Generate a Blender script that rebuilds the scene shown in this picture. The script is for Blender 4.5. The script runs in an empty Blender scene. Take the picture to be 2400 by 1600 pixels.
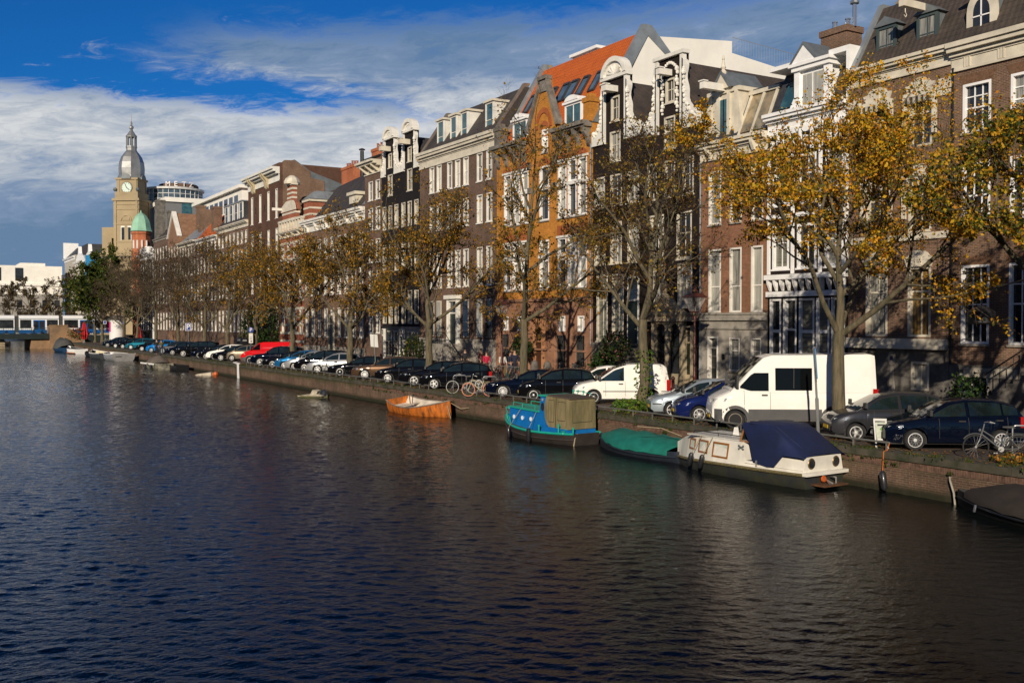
import bpy, bmesh, math, random
import numpy as np
from mathutils import Vector, Matrix, Euler
from mathutils.geometry import tessellate_polygon
random.seed(7)
SC = bpy.context.scene
COL = SC.collection
R = math.radians
# place: +Y runs up the canal, +X towards the house row, Z up from the water; the bridge we stand on is at the origin
EYE = 4.95; YAW = R(30.96); FOC = 2333.0; PIT = math.atan(47/2333.0)
ZS = 1.15          # street level
XF = 36.3          # facade line
XQ = 24.25         # quay face

# ------------------------------------------------------------------ object helpers
def tag(o, label=None, cat=None, group=None, kind=None):
    if label: o['label'] = label
    if cat: o['category'] = cat
    if group: o['group'] = group
    if kind: o['kind'] = kind
    return o
def thing(name, label, cat, loc=(0, 0, 0), rz=0.0, group=None):
    o = bpy.data.objects.new(name, None); COL.objects.link(o)
    o.location = loc; o.rotation_euler = (0, 0, rz); o.empty_display_size = 0.3
    return tag(o, label, cat, group)
CH = {}
def link_child(o, parent):
    o.parent = parent
    CH.setdefault(parent.as_pointer(), []).append(o)
def copy_tree(o, parent=None):
    c = o.copy(); COL.objects.link(c)
    if parent is not None: link_child(c, parent)
    for ch in CH.get(o.as_pointer(), []): copy_tree(ch, c)
    return c
def rootof(o):
    while o.parent is not None: o = o.parent
    return o

class MB:
    def __init__(s): s.v = []; s.f = []; s.m = []
    def poly(s, pts, m=0):
        n = len(s.v); s.v.extend([tuple(p) for p in pts]); s.f.append(tuple(range(n, n+len(pts)))); s.m.append(m)
    def box(s, x0, x1, y0, y1, z0, z1, m=0):
        if x0 > x1: x0, x1 = x1, x0
        if y0 > y1: y0, y1 = y1, y0
        if z0 > z1: z0, z1 = z1, z0
        n = len(s.v)
        s.v += [(x0,y0,z0),(x1,y0,z0),(x1,y1,z0),(x0,y1,z0),(x0,y0,z1),(x1,y0,z1),(x1,y1,z1),(x0,y1,z1)]
        for q in ((0,3,2,1),(4,5,6,7),(0,1,5,4),(1,2,6,5),(2,3,7,6),(3,0,4,7)):
            s.f.append(tuple(n+i for i in q)); s.m.append(m)
    def hexa(s, b, t, m=0):        # bottom quad and top quad (same winding, ccw from above)
        n = len(s.v); s.v += [tuple(p) for p in b]+[tuple(p) for p in t]
        k = len(b)
        s.f.append(tuple(n+i for i in reversed(range(k)))); s.m.append(m)
        s.f.append(tuple(n+k+i for i in range(k))); s.m.append(m)
        for i in range(k):
            j = (i+1) % k
            s.f.append((n+i, n+j, n+k+j, n+k+i)); s.m.append(m)
    def tube(s, pts, rad, n=6, m=0, cap=True):
        pts = [Vector(p) for p in pts]
        if not isinstance(rad, (list, tuple)): rad = [rad]*len(pts)
        base = len(s.v)
        t = (pts[1]-pts[0]).normalized()
        ref = Vector((0, 0, 1)) if abs(t.z) < 0.9 else Vector((1, 0, 0))
        u = t.cross(ref).normalized()
        for i, p in enumerate(pts):
            if i == 0: t = pts[1]-pts[0]
            elif i == len(pts)-1: t = pts[-1]-pts[-2]
            else: t = pts[i+1]-pts[i-1]
            if t.length < 1e-9: t = Vector((0, 0, 1))
            t.normalize()
            u = (u-t*u.dot(t))
            if u.length < 1e-6: u = t.orthogonal()
            u.normalize(); w = t.cross(u)
            for k in range(n):
                a = 2*math.pi*k/n
                s.v.append(tuple(p+(u*math.cos(a)+w*math.sin(a))*rad[i]))
        for i in range(len(pts)-1):
            for k in range(n):
                k2 = (k+1) % n
                s.f.append((base+i*n+k, base+i*n+k2, base+(i+1)*n+k2, base+(i+1)*n+k)); s.m.append(m)
        if cap:
            s.f.append(tuple(base+k for k in reversed(range(n)))); s.m.append(m)
            e = base+(len(pts)-1)*n
            s.f.append(tuple(e+k for k in range(n))); s.m.append(m)
    def lathe(s, prof, c=(0, 0, 0), n=16, m=0, axis='z', phase=0.0):   # prof: (radius, height)
        base = len(s.v)
        for r, h in prof:
            for k in range(n):
                a = 2*math.pi*k/n+phase
                if axis == 'z': p = (c[0]+r*math.cos(a), c[1]+r*math.sin(a), c[2]+h)
                elif axis == 'y': p = (c[0]+r*math.cos(a), c[1]+h, c[2]+r*math.sin(a))
                else: p = (c[0]+h, c[1]+r*math.cos(a), c[2]+r*math.sin(a))
                s.v.append(p)
        flip = axis == 'y'
        for i in range(len(prof)-1):
            for k in range(n):
                k2 = (k+1) % n
                q = (base+i*n+k, base+i*n+k2, base+(i+1)*n+k2, base+(i+1)*n+k)
                s.f.append(tuple(reversed(q)) if flip else q); s.m.append(m)
        if prof[0] == prof[-1]: return
        b = tuple(base+k for k in range(n)); e = tuple(base+(len(prof)-1)*n+k for k in range(n))
        s.f.append(b if flip else tuple(reversed(b))); s.m.append(m)
        s.f.append(tuple(reversed(e)) if flip else e); s.m.append(m)
    def ball(s, c, r, n=8, m=0, sz=1.0):
        k = max(4, n//2)
        s.lathe([(max(1e-3, r*math.sin(math.pi*i/k)), -r*sz*math.cos(math.pi*i/k)) for i in range(k+1)], c, n, m)
    def prism(s, poly, fn, d0, d1, m=0):   # 2-D outline (convex or not), fn(a,b,d)->xyz, between depths d0 and d1
        tri = tessellate_polygon([[Vector((a, b, 0)) for a, b in poly]])
        n = len(s.v); k = len(poly)
        s.v += [tuple(fn(a, b, d0)) for a, b in poly]+[tuple(fn(a, b, d1)) for a, b in poly]
        for t in tri:
            s.f.append((n+t[0], n+t[1], n+t[2])); s.m.append(m)
            s.f.append((n+k+t[2], n+k+t[1], n+k+t[0])); s.m.append(m)
        for i in range(k):
            j = (i+1) % k
            s.f.append((n+i, n+j, n+k+j, n+k+i)); s.m.append(m)
    def build(s, name, mats, parent=None, world=False, smooth=False, angle=0.7, fix=True, split=False):
        if split:                       # one object per connected piece
            par = list(range(len(s.v)))
            def fd(i):
                while par[i] != i: par[i] = par[par[i]]; i = par[i]
                return i
            for f in s.f:
                a = fd(f[0])
                for i in f[1:]: par[fd(i)] = a
            isl = {}
            for k, f in enumerate(s.f): isl.setdefault(fd(f[0]), []).append(k)
            bx = []
            for r, fs in isl.items():
                ps = [s.v[i] for k in fs for i in s.f[k]]
                bx.append([[min(p[j] for p in ps)-.02 for j in range(3)], [max(p[j] for p in ps)+.02 for j in range(3)], list(fs)])
            go = True
            while go:
                go = False; out_ = []
                for b in bx:
                    for c in out_:
                        if all(b[0][j] <= c[1][j] and c[0][j] <= b[1][j] for j in range(3)):
                            for j in range(3): c[0][j] = min(c[0][j], b[0][j]); c[1][j] = max(c[1][j], b[1][j])
                            c[2] += b[2]; go = True; break
                    else: out_.append(b)
                bx = out_
            res = []
            for b in bx:
                q = MB(); mp = {}
                for k in sorted(b[2]):
                    ids = []
                    for i in s.f[k]:
                        if i not in mp: mp[i] = len(q.v); q.v.append(s.v[i])
                        ids.append(mp[i])
                    q.f.append(tuple(ids)); q.m.append(s.m[k])
                res.append(q.build(name, mats, parent, world, smooth, angle, fix))
            return res[0]
        if not isinstance(mats, (list, tuple)): mats = [mats]
        me = bpy.data.meshes.new(name)
        v = s.v
        if world and parent is not None:
            L = rootof(parent).location
            v = [(p[0]-L[0], p[1]-L[1], p[2]-L[2]) for p in v]
        me.from_pydata(v, [], s.f)
        for mt in mats: me.materials.append(mt)
        if len(mats) > 1: me.polygons.foreach_set('material_index', s.m)
        if fix and len(s.f) < 30000:
            bm = bmesh.new(); bm.from_mesh(me)
            bmesh.ops.recalc_face_normals(bm, faces=bm.faces); bm.to_mesh(me); bm.free()
        if smooth:
            me.polygons.foreach_set('use_smooth', [True]*len(me.polygons))
            me.set_sharp_from_angle(angle=angle)
        me.update()
        o = bpy.data.objects.new(name, me); COL.objects.link(o)
        if parent is not None: link_child(o, parent)
        return o

# ------------------------------------------------------------------ materials
MATS = {}
def _new(name):
    m = bpy.data.materials.new(name); m.use_nodes = True
    nt = m.node_tree; b = nt.nodes['Principled BSDF']
    return m, nt, b
def N(nt, typ, **kw):
    n = nt.nodes.new(typ)
    for k, v in kw.items():
        if k in n.inputs.keys() if isinstance(k, str) else False: n.inputs[k].default_value = v
        else: setattr(n, k, v)
    return n
def lk(nt, a, b): nt.links.new(a, b)
def mixc(nt, fac, a, b, mode='MIX'):
    n = nt.nodes.new('ShaderNodeMix'); n.data_type = 'RGBA'; n.blend_type = mode
    for sock, val in ((n.inputs[0], fac), (n.inputs[6], a), (n.inputs[7], b)):
        if hasattr(val, 'is_linked') or hasattr(val, 'links'): lk(nt, val, sock)
        elif isinstance(val, (int, float)): sock.default_value = val
        else: sock.default_value = (*val, 1) if len(val) == 3 else val
    return n.outputs[2]
def ramp(nt, fac, stops, interp='LINEAR'):
    r = nt.nodes.new('ShaderNodeValToRGB'); r.color_ramp.interpolation = interp
    e = r.color_ramp.elements
    while len(e) < len(stops): e.new(0.5)
    for i, (p, c) in enumerate(stops):
        e[i].position = p; e[i].color = (*c, 1) if len(c) == 3 else c
    lk(nt, fac, r.inputs[0]); return r.outputs[0]
def noise(nt, vec, scale, detail=4, rough=.55, dim='3D'):
    n = nt.nodes.new('ShaderNodeTexNoise'); n.noise_dimensions = dim
    n.inputs['Scale'].default_value = scale; n.inputs['Detail'].default_value = detail; n.inputs['Roughness'].default_value = rough
    if vec is not None: lk(nt, vec, n.inputs['Vector'])
    return n.outputs['Fac']
def coords(nt, sc=None):
    t = nt.nodes.new('ShaderNodeTexCoord'); v = t.outputs['Object']
    if sc:
        mp = nt.nodes.new('ShaderNodeMapping'); mp.inputs['Scale'].default_value = sc; lk(nt, v, mp.inputs[0]); v = mp.outputs[0]
    return v
def bump(nt, b, h, strength=.3, dist=.02):
    n = nt.nodes.new('ShaderNodeBump'); n.inputs['Strength'].default_value = strength; n.inputs['Distance'].default_value = dist
    lk(nt, h, n.inputs['Height']); lk(nt, n.outputs[0], b.inputs['Normal'])
def M(name, col, rough=.6, metal=0.0, var=.25, scale=2.0, coat=0.0, spec=.5, bmp=0.0, col2=None, stretch=None, emit=None):
    if name in MATS: return MATS[name]
    m, nt, b = _new(name)
    b.inputs['Roughness'].default_value = rough; b.inputs['Metallic'].default_value = metal
    b.inputs['Coat Weight'].default_value = coat; b.inputs['Specular IOR Level'].default_value = spec
    if coat: b.inputs['Coat Roughness'].default_value = .06
    if var > 0:
        f = noise(nt, coords(nt, stretch), scale, 6, .62)
        c2 = col2 or tuple(c*(1-var*1.3) for c in col)
        lk(nt, ramp(nt, f, [(.32, c2), (.68, tuple(min(1, c*(1+var*.3)) for c in col))]), b.inputs['Base Color'])
        if bmp: bump(nt, b, f, bmp)
    else: b.inputs['Base Color'].default_value = (*col, 1)
    MATS[name] = m; return m
def brick(name, c1, c2, mortar, w=.21, h=.065, rough=.85, dirt=.35, ms=.009, moss=False, bmp=.25):
    if name in MATS: return MATS[name]
    m, nt, b = _new(name); b.inputs['Roughness'].default_value = rough; b.inputs['Specular IOR Level'].default_value = .2
    g = coords(nt); sp = nt.nodes.new('ShaderNodeSeparateXYZ'); lk(nt, g, sp.inputs[0])
    ad = nt.nodes.new('ShaderNodeMath'); ad.operation = 'ADD'; lk(nt, sp.outputs[0], ad.inputs[0]); lk(nt, sp.outputs[1], ad.inputs[1])
    cb = nt.nodes.new('ShaderNodeCombineXYZ'); lk(nt, ad.outputs[0], cb.inputs[0]); lk(nt, sp.outputs[2], cb.inputs[1])
    br = nt.nodes.new('ShaderNodeTexBrick'); lk(nt, cb.outputs[0], br.inputs['Vector'])
    br.inputs['Scale'].default_value = 1; br.inputs['Brick Width'].default_value = w; br.inputs['Row Height'].default_value = h
    br.inputs['Mortar Size'].default_value = ms; br.inputs['Mortar Smooth'].default_value = .3
    br.inputs['Color1'].default_value = (*c1, 1); br.inputs['Color2'].default_value = (*c2, 1); br.inputs['Mortar'].default_value = (*mortar, 1)
    br.offset = .5
    n1 = noise(nt, g, .55, 6, .65); n2 = noise(nt, g, 7, 3, .6)
    c = mixc(nt, 1.0, br.outputs[0], ramp(nt, n1, [(.3, (1-dirt,)*3), (.65, (1.08,)*3)]), 'MULTIPLY')
    c = mixc(nt, .55, c, ramp(nt, n2, [(.3, (.7,)*3), (.7, (1.2,)*3)]), 'MULTIPLY')
    if moss:
        sx = noise(nt, coords(nt, (1, .55, .25)), 1.6, 5, .7)
        zz = nt.nodes.new('ShaderNodeMapRange'); lk(nt, sp.outputs[2], zz.inputs[0])
        zz.inputs[1].default_value = .62; zz.inputs[2].default_value = 1.1
        mu = nt.nodes.new('ShaderNodeMath'); mu.operation = 'MULTIPLY_ADD'; lk(nt, zz.outputs[0], mu.inputs[0]); mu.inputs[1].default_value = .55; lk(nt, sx, mu.inputs[2])
        c = mixc(nt, ramp(nt, mu.outputs[0], [(.55, (0,)*3), (.9, (.85,)*3)]), c, (.045, .05, .018))
        wl = nt.nodes.new('ShaderNodeMapRange'); lk(nt, sp.outputs[2], wl.inputs[0]); wl.inputs[1].default_value = .34; wl.inputs[2].default_value = .12
        c = mixc(nt, wl.outputs[0], c, (.022, .022, .012))
        st = noise(nt, coords(nt, (1, 2.2, .12)), 1.3, 4, .6)
        c = mixc(nt, ramp(nt, st, [(.5, (0,)*3), (.72, (.6,)*3)]), c, (.05, .045, .03))
    lk(nt, c, b.inputs['Base Color'])
    if bmp: bump(nt, b, br.outputs['Fac'], -bmp, .01)
    MATS[name] = m; return m
def tiles(name, c1, c2, w=.24, h=.3):
    if name in MATS: return MATS[name]
    m, nt, b = _new(name); b.inputs['Roughness'].default_value = .75
    g = coords(nt); sp = nt.nodes.new('ShaderNodeSeparateXYZ'); lk(nt, g, sp.inputs[0])
    ad = nt.nodes.new('ShaderNodeMath'); ad.operation = 'ADD'; lk(nt, sp.outputs[0], ad.inputs[0]); lk(nt, sp.outputs[2], ad.inputs[1])
    def wav(src, per):
        q = nt.nodes.new('ShaderNodeMath'); q.operation = 'MULTIPLY'; lk(nt, src, q.inputs[0]); q.inputs[1].default_value = 1/per
        fr = nt.nodes.new('ShaderNodeMath'); fr.operation = 'FRACT'; lk(nt, q.outputs[0], fr.inputs[0]); return fr.outputs[0]
    a = wav(sp.outputs[1], w); bb = wav(ad.outputs[0], h*1.4)
    pa = nt.nodes.new('ShaderNodeMath'); pa.operation = 'PINGPONG'; lk(nt, a, pa.inputs[0]); pa.inputs[1].default_value = .5
    hh = nt.nodes.new('ShaderNodeMath'); hh.operation = 'SUBTRACT'; lk(nt, pa.outputs[0], hh.inputs[0]); lk(nt, bb, hh.inputs[1])
    f = noise(nt, g, 1.2, 5, .6); f2 = noise(nt, g, 9, 2)
    c = ramp(nt, f, [(.3, c2), (.7, c1)]); c = mixc(nt, .6, c, ramp(nt, f2, [(.3, (.65,)*3), (.7, (1.2,)*3)]), 'MULTIPLY')
    c = mixc(nt, ramp(nt, bb, [(.0, (.75,)*3), (.12, (0,)*3)]), c, tuple(x*.35 for x in c2))
    lk(nt, c, b.inputs['Base Color']); bump(nt, b, hh.outputs[0], .7, .05)
    MATS[name] = m; return m
def glass(name, col, col2=None, rough=.04, folds=0.0, blinds=0.0, spec=.6):
    if name in MATS: return MATS[name]
    m, nt, b = _new(name); b.inputs['Roughness'].default_value = rough; b.inputs['Specular IOR Level'].default_value = spec
    b.inputs['Coat Weight'].default_value = .8 if (folds or blinds) else .3; b.inputs['Coat Roughness'].default_value = .03
    if folds or blinds: b.inputs['Roughness'].default_value = .5
    if col2:
        st = (1, 9, .6) if folds else ((1, .05, 26) if blinds else (1, 1.2, 1.2))
        f = noise(nt, coords(nt, st), 1.0, 3, .6)
        lk(nt, ramp(nt, f, [(.38, col2), (.62, col)]), b.inputs['Base Color'])
    else: b.inputs['Base Color'].default_value = (*col, 1)
    MATS[name] = m; return m

WHITE = M('white_paint', (.78, .75, .68), .45, var=.16, scale=1.4)
CREAM = M('cream_paint', (.66, .60, .48), .5, var=.2, scale=1.2)
BWHITE = M('bright_white_paint', (.86, .85, .83), .4, var=.08)
PLASTER = M('white_plaster', (.82, .79, .72), .8, var=.1, scale=.5)
STONE = M('grey_stone', (.34, .31, .265), .85, var=.4, scale=1.1, bmp=.3)
DSTONE = M('weathered_dark_stone', (.17, .155, .135), .9, var=.5, scale=1.6, bmp=.4)
SAND = M('sandstone', (.42, .34, .22), .85, var=.35, scale=1.3, bmp=.3)
REDSTONE = M('red_sandstone', (.33, .165, .095), .85, var=.35, scale=.9, bmp=.25)
ORSTONE = M('orange_stone', (.46, .22, .10), .85, var=.25, scale=.8)
DKGREEN = M('dark_green_paint', (.012, .02, .016), .35, var=0)
BLACK = M('black_paint', (.010, .010, .011), .4, var=0)
IRON = M('black_iron', (.012, .012, .013), .5, var=0)
ZINC = M('zinc_sheet', (.30, .33, .35), .45, .35, var=.25, scale=1.1)
LEAD = M('lead_grey', (.16, .18, .19), .5, .2, var=.3, scale=1.3)
SLATE = M('slate', (.045, .045, .05), .6, var=.4, scale=5)
STEEL = M('steel', (.55, .55, .54), .3, .9, var=.1)
POTRED = M('terracotta', (.30, .09, .045), .8, var=.3, scale=4)
B_BROWN = brick('brown_brick', (.19, .098, .058), (.13, .066, .042), (.27, .22, .165))
B_BROWN2 = brick('dark_brown_brick', (.155, .088, .06), (.11, .06, .044), (.19, .155, .125))
B_RED = brick('red_brick', (.29, .105, .048), (.21, .075, .036), (.27, .22, .16))
B_BLACK = brick('tarred_black_brick', (.022, .018, .019), (.016, .014, .016), (.012, .011, .011), bmp=.12)
B_TARBR = brick('dark_tarred_brick', (.026, .017, .014), (.018, .013, .011), (.015, .011, .010), bmp=.12)
B_ORANGE = brick('ochre_brick', (.60, .25, .034), (.46, .165, .024), (.42, .22, .07), dirt=.38)
B_RUST = brick('rust_brick', (.42, .10, .025), (.34, .075, .02), (.34, .17, .08))
B_WARE = brick('warehouse_brick', (.13, .058, .036), (.09, .042, .028), (.12, .085, .065))
B_ORRED = brick('orange_red_brick', (.48, .12, .04), (.40, .09, .03), (.42, .25, .16))
T_DARK = tiles('dark_roof_tile', (.060, .050, .044), (.032, .027, .025))
T_BROWN = tiles('brown_roof_tile', (.078, .058, .044), (.036, .028, .023), .26, .3)
T_ORANGE = tiles('orange_roof_tile', (.55, .115, .010), (.44, .085, .008), .27, .3)
G_DARK = glass('dark_window_glass', (.012, .014, .018), (.028, .030, .034))
G_CURT = glass('curtained_window_glass', (.34, .33, .29), (.10, .10, .09), folds=1)
G_NET = glass('net_curtain_glass', (.44, .43, .38), (.27, .27, .24), folds=1)
G_BLIND = glass('venetian_blind_glass', (.22, .215, .17), (.07, .07, .055), blinds=1)
G_BLUE = glass('blue_tinted_glass', (.05, .13, .15), (.025, .07, .09))
G_GOLD = glass('gold_curtain_glass', (.30, .17, .04), (.10, .06, .02), folds=1)
GLS = [G_DARK, G_DARK, G_CURT, G_DARK, G_NET, G_BLIND]

def text(body, size, mat, parent, loc, rot, ext=.003, shear=0.0, name='lettering'):
    cu = bpy.data.curves.new('t', 'FONT'); cu.body = body; cu.size = size; cu.align_x = 'CENTER'; cu.align_y = 'CENTER'; cu.shear = shear; cu.extrude = ext
    t = bpy.data.objects.new('t', cu); COL.objects.link(t); bpy.context.view_layer.update()
    me = bpy.data.meshes.new_from_object(t.evaluated_get(bpy.context.evaluated_depsgraph_get())); bpy.data.objects.remove(t); bpy.data.curves.remove(cu)
    me.name = name; me.materials.clear(); me.materials.append(mat)
    o = bpy.data.objects.new(name, me); COL.objects.link(o); link_child(o, parent); o.location = loc; o.rotation_euler = rot; return o
# ------------------------------------------------------------------ camera
cam = bpy.data.cameras.new('camera'); co = bpy.data.objects.new('camera', cam); COL.objects.link(co)
cam.sensor_width = 36; cam.lens = 36*FOC/2400; cam.clip_end = 3000; cam.clip_start = .1
co.location = (0, 0, EYE); co.rotation_euler = (math.pi/2-PIT, 0, -YAW)
SC.camera = co
SC.view_settings.view_transform = 'Standard'; SC.view_settings.look = 'None'; SC.view_settings.exposure = 0; SC.view_settings.gamma = 1
SC.cycles.max_bounces = 6; SC.cycles.transparent_max_bounces = 6; SC.cycles.caustics_reflective = False; SC.cycles.caustics_refractive = False
SC.cycles.sample_clamp_indirect = 4
SC.cycles.use_denoising = True
# ------------------------------------------------------------------ sun: light travels towards +X +Y, low
SUN_EL, SUN_AZ = R(20), R(43.5)        # travel azimuth from +Y towards +X
d = Vector((math.sin(SUN_AZ)*math.cos(SUN_EL), math.cos(SUN_AZ)*math.cos(SUN_EL), -math.sin(SUN_EL)))
sl = bpy.data.lights.new('sun', 'SUN'); sl.energy = 4.9; sl.angle = R(.5); sl.color = (1.0, .875, .70)
so = bpy.data.objects.new('sun', sl); COL.objects.link(so); so.rotation_euler = d.to_track_quat('-Z', 'Y').to_euler(); so.location = (-40, -40, 40)
# ------------------------------------------------------------------ sky
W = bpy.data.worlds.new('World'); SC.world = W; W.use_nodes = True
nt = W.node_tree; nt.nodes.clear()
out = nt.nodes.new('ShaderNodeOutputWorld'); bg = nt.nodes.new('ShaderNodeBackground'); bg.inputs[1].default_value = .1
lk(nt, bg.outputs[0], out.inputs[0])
sky = nt.nodes.new('ShaderNodeTexSky'); sky.sky_type = 'NISHITA'; sky.sun_disc = False
sky.sun_elevation = SUN_EL; sky.sun_rotation = math.pi+SUN_AZ     # azimuth of the sun itself, clockwise from +Y
sky.air_density = 1.0; sky.dust_density = .02; sky.ozone_density = 2.5
def mth(op, a, b=None, c=None, clamp=False):
    n = nt.nodes.new('ShaderNodeMath'); n.operation = op; n.use_clamp = clamp
    for i, x in enumerate((a, b, c)):
        if x is None: continue
        if isinstance(x, (int, float)): n.inputs[i].default_value = x
        else: lk(nt, x, n.inputs[i])
    return n.outputs[0]
def sstep(x, a, b, lo=0.0, hi=1.0):
    n = nt.nodes.new('ShaderNodeMapRange'); n.interpolation_type = 'SMOOTHSTEP'; lk(nt, x, n.inputs[0])
    for i, q in ((1, a), (2, b), (3, lo), (4, hi)):
        if isinstance(q, (int, float)): n.inputs[i].default_value = q
        else: lk(nt, q, n.inputs[i])
    return n.outputs[0]
tc = nt.nodes.new('ShaderNodeTexCoord'); sp = nt.nodes.new('ShaderNodeSeparateXYZ'); lk(nt, tc.outputs['Generated'], sp.inputs[0])
az = mth('MULTIPLY', mth('ARCTAN2', sp.outputs[0], sp.outputs[1]), 180/math.pi)
el = mth('MULTIPLY', mth('ARCSINE', sp.outputs[2]), 180/math.pi)
cb = nt.nodes.new('ShaderNodeCombineXYZ'); lk(nt, mth('MULTIPLY', mth('ADD', az, mth('MULTIPLY', el, -1.2)), .16), cb.inputs[0]); lk(nt, mth('MULTIPLY', el, .52), cb.inputs[1])
warp = nt.nodes.new('ShaderNodeTexNoise'); warp.inputs['Scale'].default_value = 1.1; warp.inputs['Detail'].default_value = 3; lk(nt, cb.outputs[0], warp.inputs[0])
va = nt.nodes.new('ShaderNodeVectorMath'); va.operation = 'MULTIPLY_ADD'; lk(nt, warp.outputs['Color'], va.inputs[0]); va.inputs[1].default_value = (.9, .7, .3); lk(nt, cb.outputs[0], va.inputs[2])
n1 = noise(nt, va.outputs[0], .9, 12, .66); n2 = noise(nt, va.outputs[0], 3.2, 10, .66)
nn = mth('MULTIPLY', mth('SUBTRACT', mth('ADD', mth('MULTIPLY', n1, .62), mth('MULTIPLY', n2, .38)), .5), 1.25)     # about -.3 .. .3
# cloud bank low over the roofs
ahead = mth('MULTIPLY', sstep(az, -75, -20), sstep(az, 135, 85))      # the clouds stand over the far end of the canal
bank = mth('MULTIPLY', sstep(mth('ADD', el, mth('MULTIPLY', nn, 5.0)), 12.4, 11.2), ahead)
# long streak rising to the right
elo = sstep(az, 14, 33, 13.7, 10.6); ehi = mth('ADD', 16.0, mth('MULTIPLY', mth('SUBTRACT', az, 20), .055))
eln = mth('ADD', el, mth('MULTIPLY', nn, 4.6))
stre = mth('MULTIPLY', mth('MULTIPLY', sstep(eln, mth('SUBTRACT', elo, .7), mth('ADD', elo, .7)), sstep(eln, mth('ADD', ehi, 1.0), mth('SUBTRACT', ehi, 1.2))), sstep(mth('ADD', az, mth('MULTIPLY', nn, 12)), 10.0, 16.0))
stre = mth('MULTIPLY', mth('MULTIPLY', stre, .95), ahead)
wisp = mth('MULTIPLY', mth('MULTIPLY', sstep(nn, .08, .22), sstep(el, 19.5, 14.5, .0, .5)), ahead)
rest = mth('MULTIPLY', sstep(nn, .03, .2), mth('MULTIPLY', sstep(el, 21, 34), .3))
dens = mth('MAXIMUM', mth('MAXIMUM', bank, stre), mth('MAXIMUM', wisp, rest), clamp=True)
dens = mth('MULTIPLY', dens, sstep(nn, -.42, -.02, .62, 1.0))
# light on the clouds: bright tops of the bank, slate blue undersides
lit = mth('MULTIPLY', sstep(el, 4.6, 8.6), sstep(el, 14.6, 12.2, .30, 1.0))
lit = mth('ADD', mth('MULTIPLY', lit, .80), mth('MULTIPLY', nn, 2.2))
lit = mth('ADD', lit, mth('MULTIPLY', sstep(el, 16.2, 17.6), .25), clamp=True)
cc = ramp(nt, lit, [(0.0, (1.35, 2.25, 3.65)), (.4, (2.1, 2.95, 4.4)), (.78, (4.7, 5.15, 5.8)), (1.0, (6.6, 6.8, 7.0))])
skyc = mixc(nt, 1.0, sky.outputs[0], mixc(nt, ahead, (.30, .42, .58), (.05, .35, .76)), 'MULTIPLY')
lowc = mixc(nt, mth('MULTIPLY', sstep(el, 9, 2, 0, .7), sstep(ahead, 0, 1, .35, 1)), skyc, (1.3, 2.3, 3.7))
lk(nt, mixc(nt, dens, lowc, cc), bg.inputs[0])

# ------------------------------------------------------------------ water
m, nt, b = _new('canal_water')
b.inputs['Base Color'].default_value = (.004, .0055, .006, 1); b.inputs['Roughness'].default_value = .05; b.inputs['IOR'].default_value = 1.33
b.inputs['Specular IOR Level'].default_value = .36
def rot(v, ang, s):
    mp = nt.nodes.new('ShaderNodeMapping'); mp.inputs['Rotation'].default_value = (0, 0, ang); mp.inputs['Scale'].default_value = s; lk(nt, v, mp.inputs[0]); return mp.outputs[0]
g = coords(nt)
bump(nt, b, noise(nt, rot(g, R(-30), (1.0, 1.7, 1)), 7.0, 3, .6), .55, .035)
WROOT = m
def water_mesh():            # real wavelets: rings of vertices, closely spaced near the bridge and wider far off
    nr, na = 1500, 740
    r = 7.5*np.exp(np.linspace(0, math.log(330/7.5), nr)); a = np.radians(np.linspace(-4, 68, na))
    rr, aa = np.meshgrid(r, a, indexing='ij'); x = rr*np.sin(aa); y = rr*np.cos(aa)
    sp_ = rr*math.log(330/7.5)/nr
    g_ = np.random.default_rng(12); z = np.zeros_like(x)
    patch = .75+.35*np.sin(x*.13+1.7*np.sin(y*.045))*np.sin(y*.07+.8*np.sin(x*.11))
    K = 72
    for k in range(K):
        lam = .13*(.66/.13)**(g_.random()**1.25); th = R(30)+g_.normal()*R(27); ph = g_.uniform(0, 6.283)
        kk = 2*math.pi/lam; amp = WSLOPE*math.sqrt(2/K)/kk
        att = np.clip(lam/(2.2*sp_)-.2, 0, 1)
        z += amp*att*np.sin(kk*(x*math.sin(th)+y*math.cos(th))+ph+.9*np.sin(x*.31*(1+.3*k%3)+y*.23+k))*patch
    z *= .62+.85*np.clip((rr-20)/70, 0, 1)
    V = np.stack([x, y, z], -1).reshape(-1, 3)
    i0 = (np.arange(nr-1)[:, None]*na+np.arange(na-1)[None, :]).ravel(); Q = np.stack([i0, i0+na, i0+na+1, i0+1], 1)
    n0 = len(V); V = np.concatenate([V, np.array([(-900, -60, -.16), (XQ+.3, -60, -.16), (XQ+.3, 1400, -.16), (-900, 1400, -.16)])]); Q = np.concatenate([Q, np.array([[n0, n0+1, n0+2, n0+3]])])
    me = bpy.data.meshes.new('water'); k = len(Q)
    me.vertices.add(len(V)); me.vertices.foreach_set('co', V.astype(np.float32).ravel()); me.loops.add(k*4); me.loops.foreach_set('vertex_index', Q.astype(np.int32).ravel())
    me.polygons.add(k); me.polygons.foreach_set('loop_start', np.arange(0, 4*k, 4, dtype=np.int32)); me.polygons.foreach_set('use_smooth', np.ones(k, dtype=bool)); me.materials.append(WROOT); me.update(calc_edges=True)
    o = bpy.data.objects.new('water', me); COL.objects.link(o); tag(o, kind='structure')
WSLOPE = .17
water_mesh()

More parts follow.
